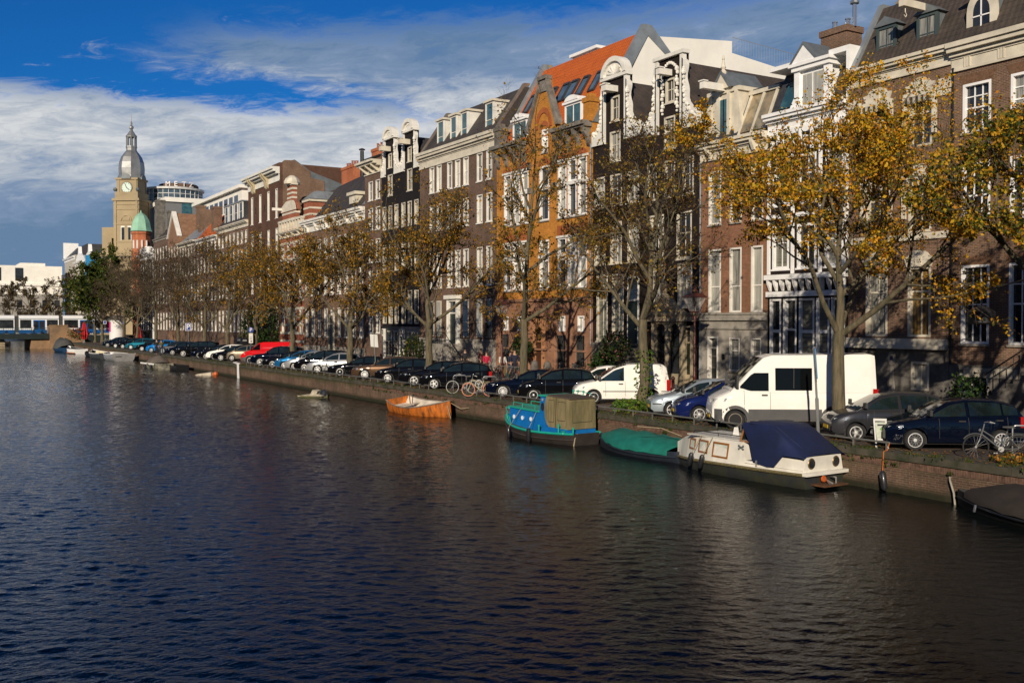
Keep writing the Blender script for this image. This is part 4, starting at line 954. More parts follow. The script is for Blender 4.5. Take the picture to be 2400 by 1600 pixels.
def bell_house(label, s0, s1, sc, lean, first):
    X = XF
    r = thing('bell_gable_house', label, 'house', (X, sc, ZS), 0, 'canal houses')
    hw = .98
    holes = [(sc-.4, sc+.4, 18.55, 19.8), (sc-.5, sc+.5, 16.1, 17.95)]+[(c-.4, c+.4, 13.1, 15.2) for c in (sc-1.3, sc, sc+1.3)]+[(c-.4, c+.4, 9.4, 11.8) for c in (sc-1.3, sc, sc+1.3)]+[(c-.42, c+.42, 4.75, 7.6) for c in (sc-1.3, sc, sc+1.3)]
    outl = [(s0, ZS), (s1, ZS), (s1, 18.0), (sc+hw, 18.0), (sc+hw, 21.1), (sc-hw, 21.1), (sc-hw, 18.0), (s0, 18.0)]
    wall(r, X, outl, holes, B_BLACK, .22); carcass(r, X, s0, s1, 17.9, B_BLACK)
    for i, h in enumerate(holes): window(r, X, *h, fr=CREAM, gl=[G_DARK, G_DARK, G_NET, G_DARK, G_CURT][i % 5], nx=1 if i > 1 else 2, rows=(.5,), bw=.09, sill=i < 2)
    q = MB(); claw(q, X, sc+hw, 1, s1-sc-hw, 17.95, 21.0); claw(q, X, sc-hw, -1, sc-hw-s0, 17.95, 21.0)
    q.box(X-.14, X+.1, sc+hw, s1, 17.85, 18.05); q.box(X-.14, X+.1, s0, sc-hw, 17.85, 18.05)
    q.build('gable_claw', WHITE, r, True, split=True)
    q = MB(); q.box(X-.22, X+.3, sc-hw-.28, sc+hw+.28, 21.05, 21.25); q.prism(arc(sc, 21.2, hw, 0, math.pi, 14, .8), FP(X), .1, -.3)
    q.prism(arc(sc, 21.2, hw+.16, 0, math.pi, 14, .98)+list(reversed(arc(sc, 21.2, hw-.12, 0, math.pi, 14, .66))), FP(X), .3, -.35)
    for i in range(9): t = math.pi*(i+.5)/9; q.ball((X-.12, sc+.6*math.cos(t), 21.3+.42*math.sin(t)), .09, 6)
    q.build('gable_top', WHITE, r, True)
    q = MB(); q.prism([(s0+.3, 18.0), (sc, 20.7), (s1-.3, 18.0)], FP(X), -.35, -12); q.build('roof', T_DARK, r, True)
    q = MB(); q.tube([(X+.2, sc+hw, 21.2), (X+1.6, sc+hw, 20.2)], .03, 5); q.build('stay_rod', IRON, r, True)
    beam(r, X, sc+.1, 20.0, .95, CREAM, .42, .42, hook=False)
    q = MB(); q.box(X-.06, X, s0+.01, s1-.01, ZS, 4.5); q.build('plinth', STONE if first else BLACK, r, True)
    for c in (sc-1.2, sc+.1): window(r, X-.07, c-.45, c+.45, 1.9, 4.1, fr=CREAM, gl=G_DARK, nx=2, rows=(.6,), depth=.02, sill=False)
    door(r, X-.24, sc+.95, sc+1.7, 1.3, 4.3, m=DKGREEN, top=.6, depth=.18)
    return r
def house_eleven():
    X, s0, s1 = XF, 83.37, 87.3
    r = simple_house('canal_house', 'narrow brown brick house with a deep projecting cream cornice', X, s0, s1, 20.0, B_BROWN2, [(85.4, 86.4), (83.75, 84.75)], [(3.9, 6.5), (7.3, 9.6), (10.4, 12.5), (13.35, 15.4), (16.1, 17.85)], corn=(1.5, CREAM, 1.05, 3), gls=[G_NET, G_DARK])
    prof_roof(r, s0, s1, [(X-.3, 20.0), (X+2, 20.9), (X+6, 20.9), (X+9, 20)], LEAD)
    return r
def house_twelve():
    X, s0, s1 = XF, 87.32, 104.4
    r = simple_house('canal_house', 'low broad brown brick house with a white frieze under a steep black roof', X, s0, s1, 15.9, B_BROWN, span(s0, s1, 9, .95), [(3.4, 6.3), (7.7, 10.2), (11.4, 13.5)], corn=(1.45, WHITE, .6, 6), gls=[G_NET, G_DARK, G_CURT], base=(2.4, STONE))
    prof_roof(r, s0, s1-3, [(X+.1, 15.9), (X+2.7, 19.3), (X+6, 21), (X+10, 15.9)], T_DARK)
    prof_roof(r, s1-3.02, s1, [(X+2.6, 15.9), (X+4.3, 19), (X+7, 20), (X+10, 15.9)], T_DARK, 'roof')
    q = MB(); q.prism([(X-.1, 15.9), (X+2.7, 19.55), (X+3.3, 19.55), (X+.5, 15.9)], lambda u, z, dd: (u, dd, z), s0+.0, s0+.5); q.build('party_wall_capping', ZINC, r, True, split=True)
    q = MB(); q.box(X+.3, X+1.6, 90.2, 92.0, 16.4, 17.2); q.box(X+.1, X+1.7, 90.0, 92.2, 17.2, 17.5); q.build('dormer', CREAM, r, True)
    chimney(r, X+4.2, X+5.4, 94.2, 95.6, 18, 22.6, B_ORRED, 3)
    chimney(r, X+5.2, X+6.4, 103.0, 106.6, 19, 22.2, B_ORRED, 5)
    q = MB(); q.tube([(X+5.5, 101.3, 19), (X+5.5, 101.3, 23.4)], .22, 8); q.lathe([(.36, 0), (.36, .08), (.1, .2)], (X+5.5, 101.3, 23.5), 8); q.build('flue_pipe', BLACK, r, True)
    door(r, X-.24, 95.0, 96.4, 1.3, 5.6, m=DKGREEN, fr=CREAM, top=.9, depth=.18)
    return r
B_STRIPE = brick('banded_brick', (.36, .085, .035), (.30, .07, .03), (.30, .20, .15))
def house_thirteen():
    X, s0, s1 = XF, 104.42, 112.6
    r = simple_house('striped_gable_house', 'red brick house with cream stone bands and a turreted gable', X, s0, s1, 15.2, B_STRIPE, span(s0, s1, 4, .95), [(3.6, 6.3), (7.6, 10.0), (11.4, 13.6)], corn=(.8, CREAM, .55, 4), base=(2.2, STONE), gls=[G_DARK, G_NET])
    q = MB()
    for i in range(14): z = 2.6+i*.92; q.box(X-.03, X+.02, s0+.01, s1-.01, z, z+.26)
    q.build('stone_band', CREAM, r, True, split=True)
    q = MB(); q.box(X, X+.5, 107.2, 111.6, 15.2, 17.4); q.prism([(107.0, 17.4), (111.8, 17.4), (111.0, 18.2), (109.9, 18.5), (109.8, 20.2), (108.2, 20.2), (108.1, 18.5), (107.4, 18.2)], FP(X), 0, -.5); q.build('gable', B_STRIPE, r, True)
    q = MB()
    for z in (15.6, 16.3, 17.0, 18.7, 19.2, 19.7): q.box(X-.04, X+.52, (107.1 if z < 17.4 else 108.1), (111.7 if z < 17.4 else 109.9), z, z+.22)
    q.prism([(106.8, 17.35), (112.0, 17.35), (111.6, 18.0), (110.3, 18.45), (109.7, 18.5), (108.3, 18.5), (107.6, 18.4), (107.1, 18.0)], FP(X), .1, .02)
    q.box(X-.12, X+.6, 108.0, 110.0, 20.2, 20.4); q.lathe([(.9, 0), (.95, .2), (.75, .6), (.3, .95), (.05, 1.0)], (X+.25, 109.0, 20.35), 10)
    for i in range(9): a = s0+.3+i*(s1-s0-.6)/8; q.box(X-.25, X+.1, a-.14, a+.14, 15.2, 16.2)
    q.box(X-.28, X+.12, s0+.05, s1-.05, 16.15, 16.4); q.build('gable_stonework', CREAM, r, True)
    prof_roof(r, s0, s1, [(X+.6, 15.3), (X+4, 19.6), (X+8, 19.6), (X+11, 15.3)], T_BROWN)
    q = MB(); q.box(X+.9, X+4.6, 104.9, 107.0, 15.3, 18.1); dm = q.build('dormer', B_STRIPE, r, True)
    q = MB()
    for z in (15.9, 16.6, 17.3): q.box(X+.86, X+4.62, 104.87, 107.03, z, z+.2)
    q.box(X+.75, X+4.8, 104.7, 107.2, 18.1, 18.35); q.build('dormer_band', CREAM, dm, True, split=True)
    q = MB(); q.hexa([(X+.7, 104.6, 18.35), (X+4.8, 104.6, 18.35), (X+4.8, 107.2, 18.35), (X+.7, 107.2, 18.35)], [(X+1.7, 105.3, 19.3), (X+4.0, 105.3, 19.3), (X+4.0, 106.5, 19.3), (X+1.7, 106.5, 19.3)]); q.build('dormer_roof', ZINC, dm, True)
    q = MB(); q.box(X-1.2, X+.1, 111.6, 111.8, 17.6, 17.9); q.build('hoist_beam', WHITE, r, True)
    return r
def house_fourteen():
    X, s0, s1 = XF, 112.62, 125.3
    cols = [(c-.42, c+.42) for c in (123.6, 120.2, 116.9, 113.8)]
    r = simple_house('warehouse_house', 'tall dark brown warehouse under a huge white bracketed cornice', X, s0, s1, 23.3, B_WARE, cols, [(4, 7), (8.4, 11.6), (12.8, 15.8), (17.0, 20.4)], corn=(2.1, WHITE, 1.0, 0), gls=[G_DARK, G_NET], nx=1)
    q = MB()
    for a in (123.0, 122.2, 117.6, 116.8):
        q.prism([(0, 22.6), (-.95, 22.6), (-.8, 22.2), (-.3, 21.6), (-.2, 20.9), (0, 20.7)], lambda u, z, dd: (X-.06+u, a+dd, z), -.17, .17)
    q.build('cornice_bracket', M('bracket_cream', (.5, .42, .27), .7), r, True, split=True)
    q = MB()
    for a in (122, 118.5, 115.2):
        for z in (18.6, 14.5): q.box(X-.06, X, a-.05, a+.05, z-.4, z+.4)
    q.build('wall_anchor', IRON, r, True, split=True)
    prof_roof(r, s0, s1, [(X+.2, 23.3), (X+1.8, 23.75), (X+3.8, 22.5), (X+8, 21.2), (X+8, 19)], LEAD)
    q = MB(); q.prism([(X+.35, 12), (X+.35, 23.4), (X+.6, 23.6), (X+1.8, 23.65), (X+3.7, 22.45), (X+3.7, 21.8), (X+5.4, 21.5), (X+5.4, 12)], lambda u, z, dd: (u, dd, z), s0-.03, s0+.2); q.build('side_gable_wall', B_BROWN, r, True)
    return r
def far_houses():
    X = XF
    r = simple_house('canal_house', 'brown house with a long run of white attic dormers', X, 125.32, 140.4, 18.0, B_BROWN, span(125.4, 140.3, 8, .85), [(3.6, 6.4), (8, 10.6), (12, 14.4), (15, 16.6)], corn=(1.0, CREAM, .5, 0), gls=[G_DARK, G_NET])
    prof_roof(r, 125.32, 140.4, [(X+.1, 18), (X+3, 21.4), (X+8, 21.4), (X+11, 18)], T_DARK)
    for i in range(4): dormer(r, X+.5, 129.6+i*2.35, 131.2+i*2.35, 18.1, 20.6, 2.4, fr=WHITE, side=SLATE, roofm=ZINC, gl=G_DARK, nx=1)
    r = simple_house('canal_house', 'brown house with a tall brick chimney and a patch of orange roof', X, 140.42, 152.6, 17.2, B_BROWN2, span(140.5, 152.5, 6, .9), [(3.6, 6.4), (8, 10.6), (12, 14.4), (15, 16.4)], corn=(.8, WHITE, .5, 0), gls=[G_DARK, G_NET])
    prof_roof(r, 140.42, 152.6, [(X+.1, 17.2), (X+3, 20.6), (X+8, 20.6), (X+11, 17.2)], T_ORANGE)
    chimney(r, X+.6, X+1.7, 144.3, 146.0, 17, 21.4, B_BROWN, 0)
    r = simple_house('canal_house', 'plain white attic house with long flat roof edge', X, 152.62, 163.9, 17.4, B_BROWN, span(152.7, 163.8, 6, .85), [(3.6, 6.4), (8, 10.6), (12, 14.4), (15, 16.6)], corn=(.9, CREAM, .6, 0), gls=[G_DARK, G_NET])
    q = MB(); q.box(X+7, X+20, 152.8, 182, 17, 25.4); q.box(X+6.4, X+20.4, 152.2, 182.6, 25.4, 25.9); q.build('white_rear_block', PLASTER, r, True)
    q = MB()
    for i in range(9): q.box(X+6.95, X+7.02, 155+i*3, 157+i*3, 22.4, 24.6)
    q.build('window', G_DARK, r, True, split=True)
    q = MB(); q.box(X+1.5, X+3.2, 156.0, 157.4, 17, 22.2); q.build('chimney', B_BROWN, r, True)
    prof_roof(r, 152.62, 163.9, [(X+.1, 17.4), (X+2.6, 19.6), (X+6, 19.6), (X+8, 17.4)], ZINC)
    r = simple_house('canal_house', 'tawny brown gabled house with white eaves boards', X, 163.92, 172, 18.6, M('tawny_brick', (.26, .14, .08), .9, var=.3, scale=2), span(164, 171.9, 4, .8), [(3.6, 6.4), (8, 10.6), (12, 14.4), (15.4, 17.2)], corn=None, gls=[G_DARK, G_NET])
    q = MB(); q.prism([(164, 18.6), (171.9, 18.6), (168, 22.6)], FP(X), 0, -10); q.build('gable', M('tawny_brick', (.26, .14, .08), .9), r, True)
    q = MB(); q.prism([(163.8, 18.6), (168, 22.9), (172.1, 18.6), (171.6, 18.6), (168, 22.4), (164.3, 18.6)], FP(X), .2, -.5); q.build('eaves_board', WHITE, r, True)
    chimney(r, X+3, X+4.2, 163.5, 165.2, 18, 23.6, B_BROWN, 0)
    r = simple_house('canal_house', 'dark grey-brown gabled house with two tall stone chimneys', X, 172.02, 183.4, 19.4, B_BROWN2, span(172.1, 183.3, 5, .85), [(3.6, 6.4), (8, 10.6), (12, 14.4), (15.6, 17.6)], corn=(.6, STONE, .3, 0), gls=[G_DARK, G_NET])
    prof_roof(r, 172.02, 183.4, [(X+.1, 19.4), (X+4, 22.8), (X+5, 22.8), (X+11, 19.4)], T_DARK)
    chimney(r, X+.2, X+1.6, 181.4, 183.2, 18, 26.2, DSTONE, 0); chimney(r, X+.2, X+1.4, 172.2, 173.5, 18, 23.4, DSTONE, 0)
    r = simple_house('canal_house', 'white-trimmed black house beside the side street corner', X, 183.42, 196, 17.4, B_BLACK, span(183.5, 195.9, 6, .8), [(3.4, 6.4), (7.6, 9.8), (11, 12.8), (13.8, 15.6)], corn=(1.3, BWHITE, .7, 0), gls=[G_DARK, G_NET], fr=BWHITE)
    q = MB(); q.box(X-.15, X+1, 183.5, 184.2, ZS, 18.0); q.box(X-.15, X+1, 190, 190.5, 12, 18.6); q.box(X-.3, X+3, 188.5, 195, 17.4, 18.3); q.build('white_trim', BWHITE, r, True, split=True)
    # orange brick turret with copper dome
    tr = thing('domed_turret', 'orange brick turret capped with a pale green copper dome', 'turret', (37.4, 200.6, ZS), 0)
    q = MB(); q.lathe([(1.75, 0), (1.75, 20.4), (1.9, 20.5), (1.9, 21.1)], (37.4, 200.6, ZS), 8, phase=.3); tb = q.build('tower_wall', B_ORRED, tr, True)
    q = MB(); q.lathe([(2.15, 0), (2.0, .2), (1.85, .7), (1.72, 1.5), (1.5, 2.2), (1.1, 2.9), (.6, 3.35), (.2, 3.6), (.1, 4.0), (.02, 4.1)], (37.4, 200.6, ZS+21.0), 8, phase=.3); q.build('dome', M('copper_green', (.27, .50, .36), .65, var=.18, scale=.7), tr, True)
    q = MB()
    for a in (3.6, 4.1, 4.6, 5.1): q.box(37.4+1.72*math.cos(a)-.14, 37.4+1.72*math.cos(a)+.14, 200.6+1.72*math.sin(a)-.14, 200.6+1.72*math.sin(a)+.14, 18.8, 20.4)
    q.build('window', WHITE, tr, True, split=True)
    # corner clock tower building
    cx, cy = X+2.2, 215.9
    ct = thing('clock_tower_building', 'sandstone corner building with a clock tower and silver-grey dome', 'tower', (cx, cy, ZS), R(-36))
    sandm = M('tower_sandstone', (.36, .28, .165), .85, var=.18, scale=.25)
    TS = .82
    def lb(mb, x0, x1, y0, y1, z0, z1): mb.box(x0*TS, x1*TS, y0*TS, y1*TS, z0-ZS, z1-ZS)
    q = MB(); lb(q, -3.1, 3.1, -3.1, 3.1, ZS, 29.6); lb(q, -2.6, 2.6, -2.6, 2.6, 29.6, 33.8)
    lb(q, -3.5, 3.5, -3.5, 3.5, 29.4, 29.9); lb(q, -2.95, 2.95, -2.95, 2.95, 29.9, 31.2); lb(q, -2.9, 2.9, -2.9, 2.9, 33.7, 34.1)
    for e in (-2.75, 2.75):
        for f in (-3.15, 3.15): lb(q, e-.28, e+.28, f-.15, f+.15, 18.5, 29.4); lb(q, f-.15, f+.15, e-.28, e+.28, 18.5, 29.4)
    q.prism(arc(0, 25.4-ZS, 1.5*TS, 0, math.pi, 12)+list(reversed(arc(0, 25.4-ZS, 1.15*TS, 0, math.pi, 12))), lambda u, z, dd: (u, dd, z), -3.3*TS, -3.0*TS); lb(q, -.9, .9, -3.25, -3.05, 25.4, 26.2)
    
    for zz in (18.9, 21.0, 24.6, 27.6, 28.6): lb(q, -3.25, 3.25, -3.25, 3.25, zz, zz+.18)
    for e in (-2.2, 2.2): lb(q, e-.3, e+.3, -2.72, -2.5, 31.2, 33.7); lb(q, -2.72, -2.5, e-.3, e+.3, 31.2, 33.7); lb(q, 2.5, 2.72, e-.3, e+.3, 31.2, 33.7)
    for k in range(3): lb(q, -3.15-k*.9, -2.9-k*.9, -3.1, -1.2, 19, 23.4-k*1.5)
    tb = q.build('tower_walls', sandm, ct)
    q = MB(); lb(q, -3.4, 12, -3.0, 9, ZS, 18.2); lb(q, -7.5, -3.0, -1.5, 6, ZS, 18.2); lb(q, -4, 13, -3.8, 9.4, 18.2, 19.0); lb(q, -8, -3, -2.3, 6.4, 18.2, 19.0); lb(q, -7.2, -3.0, -1.3, 5.6, 19, 24.2)
    for i in range(4): lb(q, -7.4+i*1.15, -7.0+i*1.15, -1.9, -1.5, 9, 18.2)
    for i in range(9): lb(q, 3.6+i, 3.9+i, -3.3, -3.0, 9, 18.2)
    q.build('wing_wall', sandm, ct, split=True)
    q = MB()
    for i in range(6): lb(q, -7.8+i*.8, -7.45+i*.8, -2.15, -1.5, 17.8, 18.2)
    for i in range(16): lb(q, -3.6+i, -3.2+i, -3.6, -3.0, 17.8, 18.2)
    q.build('cornice_bracket', DSTONE, ct, split=True)
    q = MB()
    for i in range(4): lb(q, -6.9+i*1.15, -6.4+i*1.15, -1.56, -1.5, 12, 16); lb(q, 4.1+i, 4.6+i, -3.06, -3.0, 12, 15.6)
    lb(q, -1.2, -.5, -3.14, -3.1, 21.5, 24); lb(q, .5, 1.2, -3.14, -3.1, 21.5, 24); q.build('window', G_DARK, ct, split=True)
    q = MB(); lb(q, -1.35, -.35, -3.2, -3.13, 24, 24.3); lb(q, .35, 1.35, -3.2, -3.13, 24, 24.3); lb(q, -1.35, -1.2, -3.2, -3.13, 21.3, 24); lb(q, 1.2, 1.35, -3.2, -3.13, 21.3, 24); q.build('window_frame', WHITE, ct, split=True)
    q = MB(); q.lathe([(1.2, -2.72*TS), (1.2, -2.6*TS)], (0, 0, 32.1-ZS), 20, axis='y'); q.build('clock_surround', DSTONE, ct)
    q = MB(); q.lathe([(1.05, -2.8*TS), (1.05, -2.7*TS)], (0, 0, 32.1-ZS), 20, axis='y'); ck = q.build('clock_face', M('clock_white', (.55, .66, .58), .5, var=0), ct)
    q = MB(); q.tube([(0, -2.9*TS, 32.1-ZS), (.55, -2.9*TS, 31.65-ZS)], .07, 4); q.tube([(0, -2.9*TS, 32.1-ZS), (-.28, -2.9*TS, 32.85-ZS)], .05, 4)
    for i in range(12): a = i*math.pi/6; q.box(.9*math.cos(a)-.05, .9*math.cos(a)+.05, -2.9*TS, -2.88*TS, 32.1-ZS+.9*math.sin(a)-.05, 32.1-ZS+.9*math.sin(a)+.05)
    q.build('clock_hands', IRON, ck)
    dome = M('dome_lead', (.36, .36, .35), .38, .55, var=.3, scale=.5)
    q = MB(); q.lathe([(r_*.82, z_) for r_, z_ in [(3.0, 34.1), (3.0, 34.7), (3.05, 35.2), (3.1, 36.2), (2.95, 37.4), (2.5, 38.5), (1.75, 39.4), (1.25, 39.9), (1.25, 40.4), (1.35, 40.5), (1.35, 40.8)]], (0, 0, -ZS), 8, phase=math.pi/8)
    q.lathe([(r_*.82, z_) for r_, z_ in [(1.3, 42.6), (1.35, 42.9), (1.0, 43.2), (.45, 43.9), (.3, 44.2), (.55, 44.5), (.55, 44.8), (.2, 45.1), (.28, 45.5), (.1, 45.9), (.05, 47.2), (.01, 47.4)]], (0, 0, -ZS), 8, phase=math.pi/8)
    for k in range(8): a = k*math.pi/4+math.pi/8; q.tube([(.9*math.cos(a), .9*math.sin(a), 40.8-ZS), (.9*math.cos(a), .9*math.sin(a), 42.6-ZS)], .15, 6)
    q.tube([(0, 0, 40.8-ZS), (0, 0, 42.6-ZS)], .3, 6)
    q.build('dome', dome, ct)
    q = MB()
    for ang in range(4):
        a = ang*math.pi/2; c_, s_ = math.cos(a), math.sin(a)
        fn = lambda u, z, dd: (u*c_-dd*s_, u*s_+dd*c_, z)
        q.prism([(-1.0, 33.9-ZS), (1.0, 33.9-ZS)]+arc(0, 33.9-ZS, 1.0, 0, math.pi, 10), fn, -3.2*TS, -2.4*TS)
    q.build('dome_dormer', LEAD, ct, split=True)
    q = MB()
    for e in (-2.9, 2.9):
        for f in (-2.9, 2.9): q.ball((e*TS, f*TS, 31.7-ZS), .42, 8)
    q.build('stone_ball', LEAD, ct, split=True)
    # office block with glass rotunda behind
    ob = thing('rotunda_building', 'grey office building topped by a round glass lantern carrying white sign letters', 'building', (50, 220, ZS), 0)
    q = MB(); q.box(43, 72, 205, 240, ZS, 28.7); q.build('walls', M('office_grey', (.17, .17, .175), .8, var=.12), ob, True, split=True)
    q = MB(); q.box(42.7, 72.4, 204.6, 240.4, 28.7, 29.6); q.build('parapet', PLASTER, ob, True)
    q = MB()
    for i in range(6): q.box(46+i*4, 48+i*4, 204.95, 204.99, 24, 28.5)
    q.build('window', G_BLUE, ob, True, split=True)
    q = MB(); q.lathe([(5.8, 29.6), (5.8, 32.9)], (48.2, 222, 0), 32); q.build('glass_drum', glass('rotunda_glass', (.08, .11, .14), (.03, .05, .07)), ob, True)
    q = MB()
    for k in range(32):
        a = k*math.pi/16; q.tube([(48.2+5.87*math.cos(a), 222+5.87*math.sin(a), 29.6), (48.2+5.87*math.cos(a), 222+5.87*math.sin(a), 32.9)], .09, 4)
    for z in (29.7, 30.7, 31.8): q.lathe([(5.82, z), (5.92, z), (5.92, z+.13), (5.82, z+.13)], (48.2, 222, 0), 32)
    q.lathe([(5.8, 32.8), (6.3, 32.8), (6.3, 33.2), (5.2, 33.4)], (48.2, 222, 0), 32); q.build('drum_frame', M('pale_frame', (.5, .5, .48), .5, var=0), ob, True)
    q = MB(); q.lathe([(4.1, 33.2), (4.1, 34.1), (3.9, 34.3)], (49.2, 222, 0), 24); q.build('sign_base', B_BROWN2, ob, True)
    for k, ch in enumerate('METZ'):
        a = R(228+k*22); text(ch, 1.55, M('sign_white', (.8, .74, .7), .5, var=0), ob, (49.2+4.3*math.cos(a)-50, 222+4.3*math.sin(a)-220, 34.0-ZS), (math.pi/2, 0, a+math.pi/2), .12, name='sign_letter')
    # row beyond the side street
    labs = ['white gabled corner house hung with a tall blue banner beyond the bridge', 'pale house with a scrolled white gable top beyond the green tree', 'narrow house with a white chimney beyond the blue banner', 'farthest pale house with a dark roof at the end of the row']
    for i, (a0, a1, zt, wm) in enumerate([(232, 250, 20.5, PLASTER), (250.02, 268, 20.0, WHITE), (268.02, 284, 20.5, CREAM), (284.02, 305, 22.5, WHITE)]):
        r = simple_house('canal_house', labs[i], X, a0, a1, zt, [CREAM, M('pale_render', (.45, .42, .36), .8), CREAM, M('pale_render', (.45, .42, .36), .8)][i], span(a0, a1, 6, 1.0), [(3.4, 6.6), (8, 11), (12.4, 15), (16, 18.6)], corn=(1.2, BWHITE, .6, 0), gls=[G_DARK, G_DARK, G_NET])
        if i == 3: prof_roof(r, a0, a1, [(X+.1, zt), (X+3, zt+3), (X+8, zt+3), (X+11, zt)], SLATE); q = MB(); q.box(X-.3, X+3.5, a1-1, a1+.3, zt, zt+4.4); q.build('party_wall_capping', BWHITE, r, True, split=True)
        if i in (1, 2): q = MB(); q.prism([(a0+3, zt), (a1-3, zt), (a1-5, zt+1.2), ((a0+a1)/2+.8, zt+1.8), ((a0+a1)/2, zt+3.6), ((a0+a1)/2-.8, zt+1.8), (a0+5, zt+1.2)], FP(X), .2, -.6); q.build('gable_top', BWHITE, r, True)
        if i == 0:
            q = MB(); q.box(X-3.4, X-.2, 240.3, 240.6, 9.5, 19.8); q.build('banner', M('blue_banner', (.01, .22, .50), .7, var=.12), r, True)
    # buildings across the canal bend
    wb = thing('white_modern_building', 'low white modern building closing the view beyond the tram bridge', 'building', (20, 297, 0), 0)
    q = MB(); q.box(-14, 34, 290, 310, ZS, 12); q.build('lower_walls', M('grey_render', (.34, .32, .29), .8, var=.3, scale=.3), wb, True)  # lower storeys in a darker, more mottled render than the upper walls
    q = MB(); q.box(-14, 34, 290.4, 310, 12, 14.5); q.box(-14, 34, 291, 309, 14.5, 19.6); q.box(-14.4, 34.3, 290, 310, 14.3, 14.9); q.box(24, 30, 292, 308, 19.6, 20.4); q.build('upper_walls', PLASTER, wb, True)
    q = MB()
    for i in range(7): q.box(-8.5+i*5.2, -6.6+i*5.2, 290.9, 290.99, 15.6, 19.0)
    q.build('window', G_DARK, wb, True, split=True)
    q = MB()
    for i in range(16):
        for z in (2.6, 5.6, 8.6): q.box(-13+i*3, -11.8+i*3, 289.93, 289.99, z, z+2)
    q.build('window', G_DARK, wb, True, split=True)
house_one(); house_two(); house_three(); house_four(); house_five(); house_six(); house_seven(); house_eight()
bell_house('left-hand black bell gable house with white scrolls, beside the narrow brown house', 79.32, 83.35, 81.5, 0, False)
bell_house('right-hand black bell gable house with white scrolls, next to the white-dormered roof', 75.47, 79.3, 77.45, 0, True)
house_eleven(); house_twelve(); house_thirteen(); house_fourteen(); far_houses()
# ------------------------------------------------------------------ trees
BARK = M('elm_bark', (.135, .108, .066), .95, var=.45, scale=3.0, stretch=(3, 3, .5), bmp=.8, col2=(.045, .042, .022))
TWIG = M('twig_bark', (.088, .060, .038), .95, var=.3, scale=2)
L_YEL = leafmat('yellow_leaves', [(0, (.05, .06, .010)), (.18, (.14, .13, .014)), (.36, (.48, .31, .016)), (.64, (.78, .44, .016)), (.88, (.62, .25, .014)), (1, (.20, .08, .02))], .4)
L_GRY = leafmat('green_yellow_leaves', [(0, (.02, .045, .010)), (.28, (.06, .085, .014)), (.5, (.24, .21, .018)), (.72, (.64, .40, .018)), (1, (.50, .20, .015))], .4)
L_RUS = leafmat('rusty_leaves', [(0, (.055, .032, .014)), (.35, (.10, .052, .018)), (.62, (.17, .09, .02)), (.8, (.22, .17, .02)), (1, (.36, .24, .02))], .3)
L_OLI = leafmat('olive_gold_leaves', [(0, (.04, .04, .010)), (.25, (.10, .075, .014)), (.55, (.27, .16, .017)), (.82, (.52, .27, .018)), (1, (.26, .10, .018))], .35)
L_BRN = leafmat('brown_leaves', [(0, (.035, .024, .014)), (.6, (.075, .048, .022)), (1, (.15, .11, .025))], .25)
L_GRN = leafmat('green_leaves', [(0, (.022, .045, .009)), (.55, (.05, .085, .013)), (.85, (.11, .125, .018)), (1, (.24, .18, .02))], .4)
L_IVY = leafmat('dark_evergreen_leaves', [(0, (.010, .03, .007)), (.6, (.025, .06, .012)), (1, (.06, .10, .02))], .25)

def fast_mesh(name, V, Fq, mat, parent, smooth=False):
    me = bpy.data.meshes.new(name); n = len(V); k = len(Fq); s = Fq.shape[1]
    me.vertices.add(n); me.vertices.foreach_set('co', np.asarray(V, dtype=np.float32).ravel())
    me.loops.add(k*s); me.loops.foreach_set('vertex_index', np.asarray(Fq, dtype=np.int32).ravel())
    me.polygons.add(k); me.polygons.foreach_set('loop_start', np.arange(0, k*s, s, dtype=np.int32))
    if smooth: me.polygons.foreach_set('use_smooth', np.ones(k, dtype=bool))
    me.materials.append(mat); me.update(calc_edges=True); me.validate()
    o = bpy.data.objects.new(name, me); COL.objects.link(o)
    if parent is not None: link_child(o, parent)
    return o
def leaf_quads(P, size, rng, droop=.35):
    n = len(P); a = rng.normal(size=(n, 3)); a[:, 2] -= droop; a /= np.linalg.norm(a, axis=1)[:, None]
    b = rng.normal(size=(n, 3)); b = np.cross(a, b); b /= np.linalg.norm(b, axis=1)[:, None]
    s = size*np.exp(rng.normal(0, .22, (n, 1)))
    V = np.stack([P, P+a*s*.55+b*s*.38, P+a*s*1.1, P+a*s*.55-b*s*.38], 1).reshape(-1, 3)
    return V, np.arange(4*n).reshape(n, 4)
